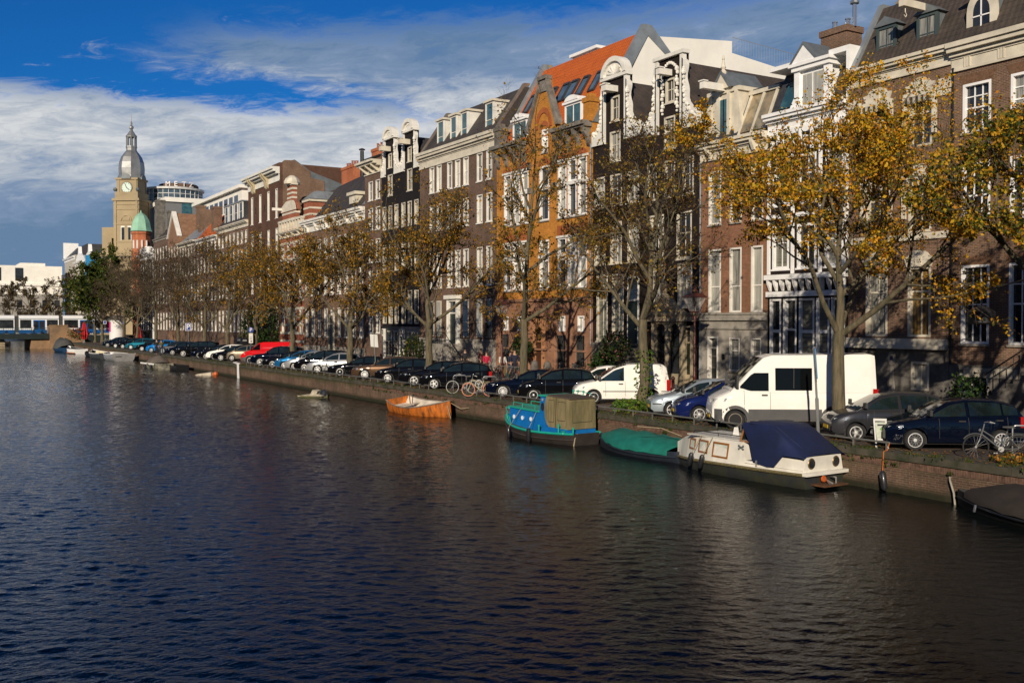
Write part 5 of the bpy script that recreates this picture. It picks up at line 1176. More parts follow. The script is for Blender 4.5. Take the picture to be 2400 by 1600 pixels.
class Tree:
    def __init__(s, seed): s.rng = random.Random(seed); s.np = np.random.default_rng(seed); s.thick = MB(); s.fine = MB(); s.tips = []
    def branch(s, p, d, L, r, lev, up=.12, maxlev=4, crook=.18):
        rg = s.rng; n = 5 if lev <= 1 else (4 if lev == 2 else 3)
        pts = [p]; dirs = [d]; st = L/(n-1) if n > 1 else L
        for i in range(n-1):
            d = (d+Vector((rg.gauss(0, crook), rg.gauss(0, crook), rg.gauss(0, crook*.7)+up))).normalized(); pts.append(pts[-1]+d*st); dirs.append(d)
        rad = [r*(1-.62*i/(n-1)) for i in range(n)]
        (s.thick if lev <= 2 else s.fine).tube(pts, rad, {0: 10, 1: 8, 2: 5}.get(lev, 3), cap=False)
        if lev >= 3: s.tips.append((pts, lev))
        return pts, dirs, rad
    def grow(s, p, d, L, r, lev, P):
        pts, dirs, rad = s.branch(p, d, L, r, lev, P['up'][lev], crook=P['crook'])
        if lev >= P['max']: return
        k = P['kids'][lev]; rg = s.rng
        for i in range(k):
            t = rg.uniform(.22 if lev > 0 else .5, 1.0); j = min(len(pts)-2, int(t*(len(pts)-1))); f = t*(len(pts)-1)-j
            q = pts[j].lerp(pts[j+1], f); dd = dirs[j]
            ax = dd.orthogonal().normalized(); ax.rotate(Matrix.Rotation(rg.uniform(0, 6.283), 3, dd)); ang = R(rg.uniform(28, 62))
            nd = (dd*math.cos(ang)+ax*math.sin(ang)).normalized()
            s.grow(q, nd, L*P['ratio'][lev]*rg.uniform(.65, 1.2)*(1.15-.4*t), max(P['tw'], rad[j]*rg.uniform(.42, .62)), lev+1, P)
def make_tree(label, x, y, H, Rc, seed, leaf=None, nleaf=6000, lsize=.12, trunk_r=.25, fork=3.4, limbs=6, lowbias=0.0, fine=1.0, lean=(0, 0), dens_top=1.0, group='elms along the quay', z=ZS, name='elm_tree', kids=None, maxlev=4, tw=.004):
    t = Tree(seed); rg = t.rng
    if group.startswith('elms'): x, y = x*1.035, y*1.035
    root = thing(name, label, 'tree', (x, y, z), 0, group)
    # trunk with a slight bend carrying on as a leader
    pts = [Vector((0, 0, -.1))]; n = 7
    for i in range(1, n+1): h = fork*i/n; pts.append(Vector((lean[0]*h+rg.gauss(0, .03), lean[1]*h+rg.gauss(0, .03), h)))
    rad = [trunk_r*(1.25 if i == 0 else 1.0-.22*i/n) for i in range(n+1)]
    t.thick.tube(pts, rad, 12, cap=False)
    P = dict(kids=kids or [0, int(7*fine), int(7*fine), int(5*fine), 0], ratio=[0, .52, .5, .55, .5], up=[.1, .10, .07, .04, .03], crook=.17, max=maxlev, tw=tw)
    top = pts[-1]; lr = rad[-1]
    # leader
    lead = [top]; ld = Vector((lean[0], lean[1], 1)).normalized(); k = 6; HL = H-fork-Rc*.25
    for i in range(k): ld = (ld+Vector((rg.gauss(0, .12), rg.gauss(0, .12), .25))).normalized(); lead.append(lead[-1]+ld*HL/k)
    lrad = [lr*.8*(1-.86*i/k) for i in range(k+1)]; t.thick.tube(lead, lrad, 8, cap=False)
    a0 = rg.uniform(0, 6.28)
    for i in range(limbs):
        f = i/max(1, limbs-1); h = f*.62*k; j = min(k-1, int(h)); q = lead[j].lerp(lead[j+1], h-j)
        if i < 3: q = pts[-1]+Vector((0, 0, -.5*rg.random()))
        a = a0+i*2.4+rg.uniform(-.3, .3); tilt = R(rg.uniform(48, 66)-f*26)
        d = Vector((math.cos(a)*math.sin(tilt), math.sin(a)*math.sin(tilt), math.cos(tilt)))
        L = Rc*(1.05-.28*f)*rg.uniform(.85, 1.12)
        t.grow(q, d, L, lr*(.62-.3*f), 1, P)
    for i in range(int(5*fine)):                               # twigs off the leader top
        j = rg.randrange(k//2, k+1); q = lead[j]; a = rg.uniform(0, 6.28)
        t.grow(q, Vector((math.cos(a)*.6, math.sin(a)*.6, .8)).normalized(), Rc*.45*rg.uniform(.7, 1.1), lrad[j]*.6+.01, 2, P)
    t.thick.build('trunk', BARK, root, smooth=True, angle=2.5, fix=False)
    V = np.array(t.fine.v); Fq = np.array(t.fine.f); fast_mesh('twigs', V, Fq, TWIG, root)
    if leaf is not None and nleaf:
        w = []; cand = []
        for pl, lev in t.tips:
            for a, b in zip(pl[:-1], pl[1:]):
                for u in (.3, .8):
                    q = a.lerp(b, u); cand.append(q); hz = (q.z-fork)/(H-fork)
                    w.append(max(.02, (1-lowbias*hz*1.4))*(dens_top if hz > .6 else 1))
        cand = np.array(cand); w = np.array(w)
        cl = .35+1.3*t.np.random(len(w))**2                    # clumps and gaps
        gx = np.floor(cand/1.1).astype(int); key = (gx[:, 0]*73856093) ^ (gx[:, 1]*19349663) ^ (gx[:, 2]*83492791)
        cl *= .15+1.7*((np.abs(key) % 997)/997.0)
        pr = w*cl; pr /= pr.sum(); idx = t.np.choice(len(cand), nleaf, p=pr)
        Pp = cand[idx]+t.np.normal(size=(nleaf, 3))*.075
        V, Fq = leaf_quads(Pp, lsize, t.np); fast_mesh('crown', V, Fq, leaf, root)
    return root
make_tree('tall elm at the right edge with dense green and yellow leaves', 26.0, 14.2, 9.6, 6.0, 11, L_GRY, 32000, .098, .27, 3.6, 9, lowbias=.1)
make_tree('full yellow-leaved elm between the big white van and the grey car', 25.2, 21.8, 9.9, 6.2, 23, L_YEL, 40000, .086, .235, 3.5, 9, lowbias=.12)
make_tree('elm with rusty twigs and ivy on its trunk, beside the small white van', 26.0, 32.7, 12.4, 5.0, 36, L_RUS, 9500, .10, .235, 3.9, 9, lowbias=.25, fine=1.25)
make_tree('tall thin elm, mostly bare on top, in front of the ochre brick house', 26.0, 42.3, 15.6, 5.4, 48, L_OLI, 6000, .13, .23, 3.9, 9, lowbias=.75, lean=(.02, 0), fine=1.1)
make_tree('olive-leaved elm in front of the brown house with the stoop', 26.0, 52.9, 11.6, 5.6, 59, L_OLI, 12000, .12, .235, 3.7, 9, lowbias=.45, fine=1.15)
make_tree('olive-gold elm behind the silver hatchback and parked bicycle', 26.0, 65.3, 10.8, 5.6, 60, L_OLI, 11500, .125, .24, 3.4, 8, lowbias=.5, fine=1.15)
make_tree('elm with a round gold crown behind the red van', 26.0, 77.6, 10.2, 5.8, 75, L_OLI, 12000, .13, .24, 3.3, 8, lowbias=.4, fine=1.15)
make_tree('slim elm with sparse gold leaves left of the red van', 26.0, 87.5, 11, 5.4, 81, L_OLI, 7500, .13, .23, 3.4, 8, lowbias=.5, fine=1.15)
make_tree('half-bare elm beside the round blue parking sign', 26.0, 97.0, 12.4, 5.6, 92, L_OLI, 6000, .125, .23, 3.4, 8, lowbias=.6, fine=1.3, tw=.010)
make_tree('bare brown elm rising from behind the black off-road car', 26.0, 105.7, 12.6, 5.8, 103, L_BRN, 3600, .12, .23, 3.4, 9, lowbias=.2, fine=1.3, tw=.010)
make_tree('bare brown elm beside the square blue parking sign', 26.0, 118.0, 13, 6.0, 118, L_BRN, 3600, .12, .23, 3.4, 9, fine=1.3, tw=.010)
make_tree('bare brown elm behind the two people at the quay', 26.0, 130.4, 13.2, 6.0, 121, L_BRN, 3600, .12, .23, 3.4, 9, fine=1.3, tw=.010)
make_tree('bare brown elm behind the teal car', 26.0, 142.5, 13.2, 6.0, 133, L_BRN, 3600, .12, .23, 3.4, 9, fine=1.3, tw=.010)
make_tree('bare brown elm just right of the white advertising column', 26.0, 153.0, 12.6, 5.6, 145, L_BRN, 3600, .12, .23, 3.4, 8, fine=1.3, tw=.010)
make_tree('large green-leaved tree left of the advertising column', 26.4, 175.0, 15.5, 6.8, 157, L_GRN, 19000, .30, .3, 3.4, 9, lowbias=.05)
make_tree('green and gold tree behind the red parasol at the bridge', 27.0, 186.5, 12, 6.0, 169, L_GRN, 12000, .30, .28, 3.2, 8)
FARP = dict(group='bare trees beyond the bridge', kids=[0, 6, 6, 4, 0], leaf=L_BRN, nleaf=2200, lsize=.3, fine=1.0, tw=.03)
make_tree('leftmost bare tree beyond the tram bridge', 19.5, 262, 12, 5.5, 201, **FARP)
make_tree('bare tree beyond the bridge, behind the middle of the tram', 24.0, 258, 13.5, 5.5, 202, **FARP)
make_tree('bare tree beyond the bridge, right of the middle of the tram', 28.5, 256, 13, 5.5, 203, **FARP)
make_tree('tall bare tree beyond the bridge, in front of the pale corner house', 33.8, 268, 19, 5.5, 204, **FARP)

def bush(name, label, cat, x, y, z, r, h, n, leaf, size, seed, parent=None, group=None):
    g = np.random.default_rng(seed); u = g.normal(size=(n, 3)); u /= np.linalg.norm(u, axis=1)[:, None]
    rr = g.uniform(.45, 1.0, (n, 1))**.6*(1+.25*np.sin(u[:, :1]*5+seed)*np.cos(u[:, 1:2]*6))
    P = u*rr*np.array([[r, r, h/2]])+np.array([[0, 0, h/2]])
    V, Fq = leaf_quads(P, size, g, .1)
    if parent is None:
        root = thing(name, label, cat, (x, y, z), 0, group); o = fast_mesh('foliage', V, Fq, leaf, root)
        mb = MB()
        for i in range(5): a = i*1.26; mb.tube([(0, 0, 0), (.3*r*math.cos(a), .3*r*math.sin(a), h*.4), (.6*r*math.cos(a), .6*r*math.sin(a), h*.75)], [.03, .02, .008], 4)
        mb.build('stems', TWIG, root); return root
    V = V+np.array([[x, y, z]]); return fast_mesh(name, V, Fq, leaf, parent)
# ------------------------------------------------------------------ vehicles; local frame: +x nose, +y left, front axle at x = 0
TYRE = M('tyre_rubber', (.012, .012, .013), .85, var=0); RIM = M('alloy_rim', (.62, .62, .62), .35, .25, var=0); RIMD = M('steel_rim_dirty', (.22, .18, .14), .6, .3, var=.3, scale=8)
CGLASS = glass('car_glass', (.005, .009, .010), (.012, .022, .022), spec=.7)
HEAD = M('headlight_lens', (.42, .46, .5), .08, .3, var=0, coat=1); TAIL = M('taillight_lens', (.35, .008, .008), .15, var=0, coat=1)
PLATE = M('yellow_plate', (.65, .42, .02), .5, var=0); TRIM = M('black_trim', (.014, .014, .015), .55, var=0); GREYTRIM = M('grey_plastic_trim', (.07, .07, .072), .65, var=.2)
CHROME = M('chrome', (.7, .7, .7), .15, 1.0, var=0)
def paint(name, col, metal=.0, rough=.32):
    m = M('paint_'+name, col, rough, metal, var=.06, scale=1.5, coat=.8, spec=.0); m.node_tree.nodes['Principled BSDF'].inputs['Coat Roughness'].default_value = .035; return m
P_BLACK = paint('black', (.004, .004, .005)); P_NAVY = paint('navy', (.002, .0038, .011)); P_DGREY = paint('dark_grey', (.035, .036, .042), .4); P_WHITE = paint('white', (.80, .78, .73), 0, .4)
P_SILVER = paint('silver', (.42, .43, .44), .6); P_BLUE = paint('blue', (.012, .10, .24), .3); P_TEAL = paint('teal', (.01, .11, .16), .2); P_BRIGHT = paint('bright_blue', (.005, .14, .42), .1)
P_BROWN = paint('brown', (.075, .045, .028), .35); P_CHAMP = paint('champagne', (.20, .165, .12), .4); P_RED = paint('red', (.55, .008, .010)); P_ICE = paint('ice_blue_silver', (.36, .42, .47), .5); P_RBLUE = paint('royal_blue', (.006, .012, .07), .1)
def lin(pts, x):        # piecewise linear, pts sorted by descending x (nose first)
    if x >= pts[0][0]: return pts[0][1]
    for (a, za), (c, zc) in zip(pts[:-1], pts[1:]):
        if x >= c: return za+(zc-za)*(a-x)/(a-c) if a != c else zc
    return pts[-1][1]
def smooth_lin(pts, x, w=.12): return (lin(pts, x-w)+2*lin(pts, x)+lin(pts, x+w)+lin(pts, x-w/2)+lin(pts, x+w/2))/6
STY = dict(
 hatch=dict(W=1.70, fo=.82, ro=.72, wb=2.5, rw=.31, belt=[(1, .86), (-.55, .92), (-3.2, 1.02)], low=[(.82, .60), (.76, .70), (.55, .80), (-.25, .95), (-.5, .96), (-3.0, 1.02), (-3.22, .95)], up=[(-.15, .93), (-1.05, 1.40), (-1.6, 1.49), (-2.4, 1.47), (-2.95, 1.35), (-3.2, 1.0)], bp=-1.55, qp=-2.55),
 small=dict(W=1.62, fo=.72, ro=.60, wb=2.4, rw=.29, belt=[(1, .86), (-3, 1.02)], low=[(.72, .60), (.66, .72), (.45, .84), (-.2, .99), (-2.8, 1.03), (-3.0, .95)], up=[(-.02, .96), (-.85, 1.42), (-1.5, 1.53), (-2.3, 1.5), (-2.75, 1.38), (-2.98, 1.02)], bp=-1.4, qp=-2.3),
 sedan=dict(W=1.80, fo=.88, ro=1.05, wb=2.72, rw=.32, belt=[(1, .82), (-4, .92)], low=[(.88, .58), (.82, .66), (.6, .74), (-.45, .88), (-2.9, .93), (-3.1, .94), (-3.7, .90), (-3.77, .78)], up=[(-.42, .86), (-1.3, 1.31), (-1.8, 1.38), (-2.5, 1.36), (-3.2, .94)], bp=-1.65, qp=-2.5),
 estate=dict(W=1.83, fo=.9, ro=.98, wb=2.72, rw=.33, belt=[(1, .86), (-4, .98)], low=[(.9, .58), (.84, .70), (.6, .80), (-.45, .93), (-3.5, .99), (-3.7, .92)], up=[(-.4, .92), (-1.25, 1.39), (-1.8, 1.47), (-3.1, 1.45), (-3.4, 1.38), (-3.68, 1.0)], bp=-1.65, qp=-2.65),
 suv=dict(W=1.88, fo=.86, ro=.88, wb=2.7, rw=.36, belt=[(1, 1.0), (-4, 1.10)], low=[(.86, .66), (.82, .84), (.6, .98), (-.4, 1.08), (-3.3, 1.12), (-3.55, 1.0)], up=[(-.3, 1.06), (-1.0, 1.58), (-1.5, 1.68), (-3.0, 1.66), (-3.3, 1.56), (-3.55, 1.1)], bp=-1.55, qp=-2.55),
 mpv=dict(W=1.72, fo=.85, ro=.72, wb=2.6, rw=.31, belt=[(1, .92), (-4, 1.02)], low=[(.85, .56), (.78, .70), (.5, .86), (.0, .99), (-3.1, 1.04), (-3.3, .92)], up=[(.15, .92), (-.95, 1.48), (-1.5, 1.60), (-2.7, 1.57), (-3.05, 1.45), (-3.28, 1.04)], bp=-1.5, qp=-2.45),
 smallvan=dict(W=1.80, fo=.88, ro=.84, wb=2.68, rw=.32, belt=[(1, .96), (-4, 1.02)], low=[(.88, .60), (.82, .76), (.55, .90), (-.05, 1.03), (-3.4, 1.04), (-3.52, .9)], up=[(-.0, .97), (-.95, 1.62), (-1.55, 1.80), (-2.2, 1.83), (-3.2, 1.80), (-3.38, 1.72), (-3.50, 1.0)], bp=-1.45, qp=None, taper=.10),
 bigvan=dict(W=2.0, fo=.76, ro=1.5, wb=3.45, rw=.345, belt=[(1, 1.2), (-5, 1.2)], low=[(.76, .62), (.75, .95), (.62, 1.10), (.0, 1.40), (-.2, 1.44), (-.5, 1.33), (-4.85, 1.33), (-4.95, 1.3)], up=[(.14, 1.36), (-.72, 2.26), (-1.0, 2.52), (-1.3, 2.61), (-4.75, 2.65), (-4.9, 2.6), (-4.95, 1.3)], bp=-1.22, qp=None, taper=.10, wd=.16, cap=1.99),
 redvan=dict(W=1.9, fo=.88, ro=1.0, wb=3.0, rw=.33, belt=[(1, 1.15), (-5, 1.15)], low=[(.88, .60), (.86, .85), (.65, 1.0), (.05, 1.22), (-3.9, 1.25), (-4.0, 1.2)], up=[(.10, 1.16), (-.75, 1.85), (-1.1, 1.95), (-3.85, 1.98), (-4.0, 1.2)], bp=-.95, qp=None, taper=.08))
def make_wheel(rw, w, kind):
    t = MB(); t.lathe([(rw*.66, -w/2), (rw*.93, -w/2), (rw, -w*.3), (rw, w*.3), (rw*.93, w/2), (rw*.66, w/2)], (0, 0, 0), 24, axis='y')
    r = MB(); rr = rw*.69
    r.lathe([(rr, w*.34), (rr, w/2+.004), (rr*.9, w/2+.006), (rr*.88, w*.34)], (0, 0, 0), 20, axis='y')
    k = {'spoke': 7, 'five': 5, 'multi': 12, 'steel': 0}[kind]
    if k:
        for i in range(k):
            a = 2*math.pi*i/k; c, s = math.cos(a), math.sin(a); h = rr*(.115 if k > 8 else .19)
            fn = lambda u, v, d: (c*u-s*v, d, s*u+c*v)
            r.prism([(rr*.1, -h), (rr*.92, -h*.75), (rr*.92, h*.75), (rr*.1, h)], fn, w*.42, w/2)
        r.lathe([(rr*.24, w*.4), (rr*.24, w/2+.008), (rr*.1, w/2+.012)], (0, 0, 0), 10, axis='y')
    else:
        r.lathe([(rr*.9, w*.36), (rr*.86, w*.42), (rr*.5, w*.46), (rr*.45, w*.3), (rr*.2, w*.34), (rr*.1, w*.36)], (0, 0, 0), 20, axis='y')
    d = MB(); d.lathe([(rr*.95, w*.2), (rr*.95, w*.3)], (0, 0, 0), 16, axis='y')
    return t, r, d
PROTO = {}
def car_proto(style, wheels='spoke', detail=True, key=None, wmat=None, windows=True, trimcol=None, big=None):
    S = STY[style]; W2 = S['W']/2; fo, ro, wb, rw = S['fo'], S['ro'], S['wb'], S['rw']; nose, tail = fo, -(wb+ro)
    tap = S.get('taper', .25); zr = max(z for _, z in S['up'])
    root = bpy.data.objects.new('proto', None); COL.objects.link(root)
    sill = .24 if style not in ('suv', 'bigvan', 'redvan') else .32; ra = rw+.055
    xs = set([nose, nose-.02, nose-.06, nose-.12, tail, tail+.02, tail+.07, tail+.14])
    for ax in (0, -wb):
        for i in range(15): xs.add(ax+ra*math.cos(math.pi*i/14))
        xs.add(ax+ra+.004); xs.add(ax-ra-.004)
    x = nose-.2
    while x > tail+.2: xs.add(round(x, 3)); x -= .16
    xs = sorted(xs, reverse=True)
    def zt(x): return smooth_lin(S['low'], x, .07)
    def zb(x):
        z = sill
        for ax in (0, -wb):
            q = ra*ra-(x-ax)**2
            if q >= 0: z = max(z, rw+math.sqrt(q))
        e = min(nose-x, x-tail)
        if e < .12: z = max(z, sill+.10*(1-e/.12))
        return z
    def hw(x):
        e1, e2 = nose-x, x-tail; k = 0
        if e1 < .7: k = (.3 if style == 'bigvan' else .19)*(1-e1/.7)**2.2
        if e2 < .5: k = max(k, .12*(1-e2/.5)**2.2)
        return W2*(1-k)
    def sec(x):
        b, t, h = zb(x), zt(x), hw(x); t = max(t, b+.05); side = []
        for f in (0, .22, .5, .78, .93, 1.0):
            z = b+(t-b)*f; zz = (z-sill)/max(.1, t-sill)
            y = h*(.955+.045*math.sin(math.pi*min(1, zz*1.25+.1))) if zz < .6 else h*(1-.09*((zz-.6)/.4)**2)
            if f == 1.0: y -= .03
            side.append((y, z))
        pts = [(x, y, z) for y, z in side]; ty = side[-1][0]
        for u in (.6, 0, -.6): pts.append((x, ty*u, t+.028*(1-abs(u)**2)))
        pts += [(x, -y, z) for y, z in reversed(side)]
        return pts
    mb = MB(); secs = [sec(x) for x in xs]; n = len(secs[0]); base = 0
    for s_ in secs: mb.v.extend(s_)
    for i in range(len(xs)-1):
        for k in range(n-1): mb.f.append((i*n+k, i*n+k+1, (i+1)*n+k+1, (i+1)*n+k)); mb.m.append(0)
    mb.f.append(tuple(range(n))); mb.m.append(0); e = (len(xs)-1)*n; mb.f.append(tuple(e+k for k in reversed(range(n)))); mb.m.append(0)
    # greenhouse
    U = S['up']; x0, x1 = U[0][0], U[-1][0]; bz = lambda x: zt(x)-.03
    def gy(x, z): return hw(x)*.94-.02-tap*max(0, z-bz(x))/(zr-bz(x))
    ux = []; m = 26
    for i in range(m+1): ux.append(x0+(x1-x0)*i/m)
    for a, _ in U: ux.append(a)
    ux = sorted(set(round(u, 3) for u in ux), reverse=True)
    def zu(x): return max(bz(x)+.005, smooth_lin(U, x, .05) if x1+.1 < x < x0-.1 else lin(U, x))
    b0 = len(mb.v); rows = []
    for x in ux:
        z = zu(x); yb = gy(x, bz(x)); yt = gy(x, z)
        yq = yt-.05
        r_ = [(x, yb, bz(x)), (x, yt+.012, bz(x)+(z-bz(x))*.86), (x, yq, z-.012), (x, yq*.5, z+.016), (x, 0, z+.024)]
        r_ += [(a, -b_, c) for a, b_, c in reversed(r_[:-1])]; rows.append(r_)
    n2 = 9
    for r_ in rows: mb.v.extend(r_)
    for i in range(len(rows)-1):
        for k in range(n2-1): mb.f.append((b0+i*n2+k, b0+i*n2+k+1, b0+(i+1)*n2+k+1, b0+(i+1)*n2+k)); mb.m.append(0)
    body = mb.build('body', P_BLACK, root, smooth=True, angle=.75)
    ub = MB(); ub.box(tail+.1, nose-.1, -W2+.16, W2-.16, sill-.06, .5); ub.box(-wb-ra, ra, -W2+.24, W2-.24, .3, rw+ra-.02)
    ub.build('underbody', TRIM, root)
    gl = []
    VGLASS = glass('van_dark_glass', (.004, .005, .006), spec=.15); VGLASS.node_tree.nodes['Principled BSDF'].inputs['Coat Weight'].default_value = .12
    def side_glass(xa, xb, nm='side_window', drop=.075, zb_=.03, cap=9):
        for sg in (1, -1):
            g = MB(); k = 8; lo, hi = [], []
            for i in range(k+1):
                x = xa+(xb-xa)*i/k; z0_, z1_ = bz(x)+zb_+.03, min(cap, zu(x)-drop)
                if z1_ < z0_+.01: z1_ = z0_+.01
                lo.append((x, sg*(gy(x, z0_)+.016), z0_)); hi.append((x, sg*(gy(x, z1_)+.020), z1_))
            for i in range(k): g.poly([lo[i], lo[i+1], hi[i+1], hi[i]])
            g.build(nm, VGLASS if style in ('bigvan', 'redvan') else CGLASS, root)
    fx = x0-.1; wd = S.get('wd', .075)
    while zu(fx)-wd < bz(fx)+.12: fx -= .03
    rx = x1+.05
    while zu(rx)-.075 < bz(rx)+.12 and rx < -1.2: rx += .03
    bp = S['bp']
    if windows:
        side_glass(fx, bp+.05, drop=wd, cap=S.get('cap', 9))
        if S['qp'] is not None: side_glass(bp-.05, S['qp']+.03); side_glass(S['qp']-.03, rx+.06)
        if big: side_glass(big[0], big[1], 'cabin_window', .2, .05, 2.16)
    # windscreen and rear window from the roof outline
    def screen(xa, xb, nm):
        g = MB(); k = 7; L = []
        for i in range(k+1):
            x = xa+(xb-xa)*i/k; z = zu(x); y = gy(x, z)-.11; L.append([(x, y, z), (x, y*.5, z+.014), (x, 0, z+.02), (x, -y*.5, z+.014), (x, -y, z)])
        d_ = Vector((L[-1][2][0]-L[0][2][0], 0, L[-1][2][2]-L[0][2][2])).normalized(); nn = Vector((-d_.z, 0, d_.x)); nn = nn if nn.z > 0 else -nn
        for r_ in L:
            for q, p in enumerate(r_): r_[q] = (p[0]+nn.x*.012, p[1], p[2]+nn.z*.012)
        for a, c in zip(L[:-1], L[1:]):
            for q in range(4): g.poly([a[q], a[q+1], c[q+1], c[q]])
        g.build(nm, CGLASS, root, smooth=True)
    wx = [a for a, z in U if z > zr-.14]
    screen(x0-.08, wx[0]+.02, 'windscreen')
    if windows and style not in ('bigvan', 'redvan'): screen(U[-2][0]-.02, x1+.06, 'rear_window')
    # lamps, mirrors, handles, plates, trim
    for sg in (1, -1):
        hx = nose-.16; hz = zt(hx)-.1; hy = hw(hx)*.98
        g = MB(); g.hexa([(nose-.04, sg*(hw(nose-.04)-.27), hz-.09), (nose-.04, sg*(hw(nose-.04)-.05), hz-.08), (hx-.26, sg*(hw(hx-.26)+.008), hz+.0), (hx-.12, sg*(hy-.2), hz-.02)], [(nose-.08, sg*(hw(nose-.04)-.27), hz+.04), (nose-.09, sg*(hw(nose-.09)-.05), hz+.06), (hx-.32, sg*(hw(hx-.3)+.004), hz+.1), (hx-.14, sg*(hy-.2), hz+.07)]); g.build('headlight', HEAD, root)
        tz = zt(tail+.1)-.14; ty = hw(tail+.1)
        g = MB(); hgt = .26 if style not in ('bigvan', 'smallvan', 'redvan') else .42; g.box(tail-.012, tail+.16, sg*(ty-.16), sg*(ty+.008), tz-hgt*.6, tz+hgt*.6); g.build('taillight', TAIL, root)
        mxx = x0-.28 if style not in ('bigvan', 'redvan') else x0-.2; mz = bz(mxx)+.1
        g = MB(); my = gy(mxx, mz)
        mh = .17 if style not in ('bigvan', 'redvan') else .42
        g.hexa([(mxx+.09, sg*(my+.04), mz), (mxx-.03, sg*(my+.04), mz), (mxx-.03, sg*(my+.22), mz), (mxx+.05, sg*(my+.22), mz)], [(mxx+.07, sg*(my+.05), mz+mh), (mxx-.03, sg*(my+.05), mz+mh), (mxx-.03, sg*(my+.21), mz+mh), (mxx+.04, sg*(my+.21), mz+mh)]); g.box(mxx, mxx+.05, sg*(my-.03), sg*(my+.06), mz, mz+.05); g.build('mirror', TRIM, root)
        if detail:
            hs = [bp+.2]+([S['qp']+.12] if S['qp'] is not None else [])
            for h in hs:
                z = zt(h)-.11; g = MB(); y = hw(h)*.985; g.box(h-.1, h+.1, sg*(y-.02), sg*(y+.028), z-.02, z+.02); g.build('door_handle', TRIM, root)
            g = MB()
            if big: zz0, zz1 = 1.42, 2.16; y_ = gy((big[0]+big[1])/2, 1.8)+.03; g.box((big[0]+big[1])/2-.015, (big[0]+big[1])/2+.015, sg*(y_-.02), sg*(y_+.012), zz0, zz1)
            for ds in [x0-.55 if style not in ('bigvan', 'redvan') else x0-.45, bp]+([S['qp']-.12] if S['qp'] is not None else []):
                zz0, zz1 = max(zb(ds)+.1, sill+.12), zt(ds)-.02
                for i in range(5):
                    za, zc = zz0+(zz1-zz0)*i/5, zz0+(zz1-zz0)*(i+1)/5
                    def yy(z):
                        q = (z-sill)/max(.1, zt(ds)-sill); h = hw(ds); return h*(.955+.045*math.sin(math.pi*min(1, q*1.25+.1))) if q < .6 else h*(1-.09*((q-.6)/.4)**2)
                    g.poly([(ds-.006, sg*(yy(za)+.004), za), (ds+.006, sg*(yy(za)+.004), za), (ds+.006, sg*(yy(zc)+.004), zc), (ds-.006, sg*(yy(zc)+.004), zc)])
            g.build('door_seams', TRIM, root)
    g = MB(); gz = .42; g.box(nose-.05, nose+.012, -.42, .42, gz-.1, gz+.08); g.box(nose-.1, nose-.02, -.3, .3, gz+.14, gz+.2); g.build('grille', TRIM, root)
    g = MB(); g.box(nose+.012, nose+.024, -.26, .26, gz-.05, gz+.06); g.build('number_plate', PLATE, root)
    if trimcol:
        g = MB()
        for sg in (1, -1):
            zz = trimcol[1]; k = 14
            segs = [(nose-.06, ra+.05), (-ra-.05, -wb+ra+.05), (-wb-ra-.05, tail+.06)]
            for (a, c) in segs:
                for i in range(6):
                    xa, xb = a+(c-a)*i/6, a+(c-a)*(i+1)/6; ya, yb = hw(xa)+.012, hw(xb)+.012
                    g.hexa([(xa, sg*(ya-.06), trimcol[2]), (xb, sg*(yb-.06), trimcol[2]), (xb, sg*yb, trimcol[2]), (xa, sg*ya, trimcol[2])], [(xa, sg*(ya-.06), zz), (xb, sg*(yb-.06), zz), (xb, sg*yb, zz), (xa, sg*ya, zz)])
            if trimcol[2] < .4:
                for ax in (0, -wb):
                    o_ = arc(ax, rw, ra+.11, -.2, math.pi+.2, 14); i_ = arc(ax, rw, ra-.005, -.2, math.pi+.2, 14)
                    for q in range(14):
                        y = sg*(hw(o_[q][0])+.016); y_ = sg*(hw(o_[q][0])-.06)
                        g.hexa([(o_[q][0], y_, o_[q][1]), (o_[q+1][0], y_, o_[q+1][1]), (i_[q+1][0], y_, i_[q+1][1]), (i_[q][0], y_, i_[q][1])], [(o_[q][0], y, o_[q][1]), (o_[q+1][0], y, o_[q+1][1]), (i_[q+1][0], y, i_[q+1][1]), (i_[q][0], y, i_[q][1])])
        g.build('side_trim', trimcol[0], root, split=True)
    t, r, d = make_wheel(rw, .2, wheels)
    for ax in (0, -wb):
        for sg in (1, -1):
            tt = t.build('wheel', TYRE, root, smooth=True, angle=.6); rr_ = r.build('rim', wmat or RIM, tt, smooth=True, angle=.6); dd = d.build('brake_disc', TRIM, tt)
            tt.location = (ax, sg*(W2-.115), rw)
            if sg < 0: tt.rotation_euler = (0, 0, math.pi)
    return root
CARGROUP = 'cars parked at an angle along the quay'
def add_car(style, label, px, py, pm, wheels='spoke', ang=149, name='parked_car', cat='car', dp=.55, grp=CARGROUP, **kw):
    key = (style, wheels, str(sorted((k, str(v)) for k, v in kw.items())))
    if key not in PROTO: PROTO[key] = (car_proto(style, wheels, **kw), [False])
    pr, used = PROTO[key]
    if not used[0]: o = pr; used[0] = True
    else: o = copy_tree(pr)
    o.name = name
    x, y, _ = ground(px, py); k = (x+dp)/x; x, y = x*k, y*k      # near-side front wheel stands here
    a = R(ang); W2 = STY[style]['W']/2-.115
    o.location = (x+math.sin(a)*W2, y-math.cos(a)*W2, ZS+.005); o.rotation_euler = (0, 0, a); o.empty_display_size = .3
    tag(o, label, cat, grp)
    for c in CH[o.as_pointer()]:
        if c.name.split('.')[0] == 'body': c.material_slots[0].link = 'OBJECT'; c.material_slots[0].material = pm
    return o
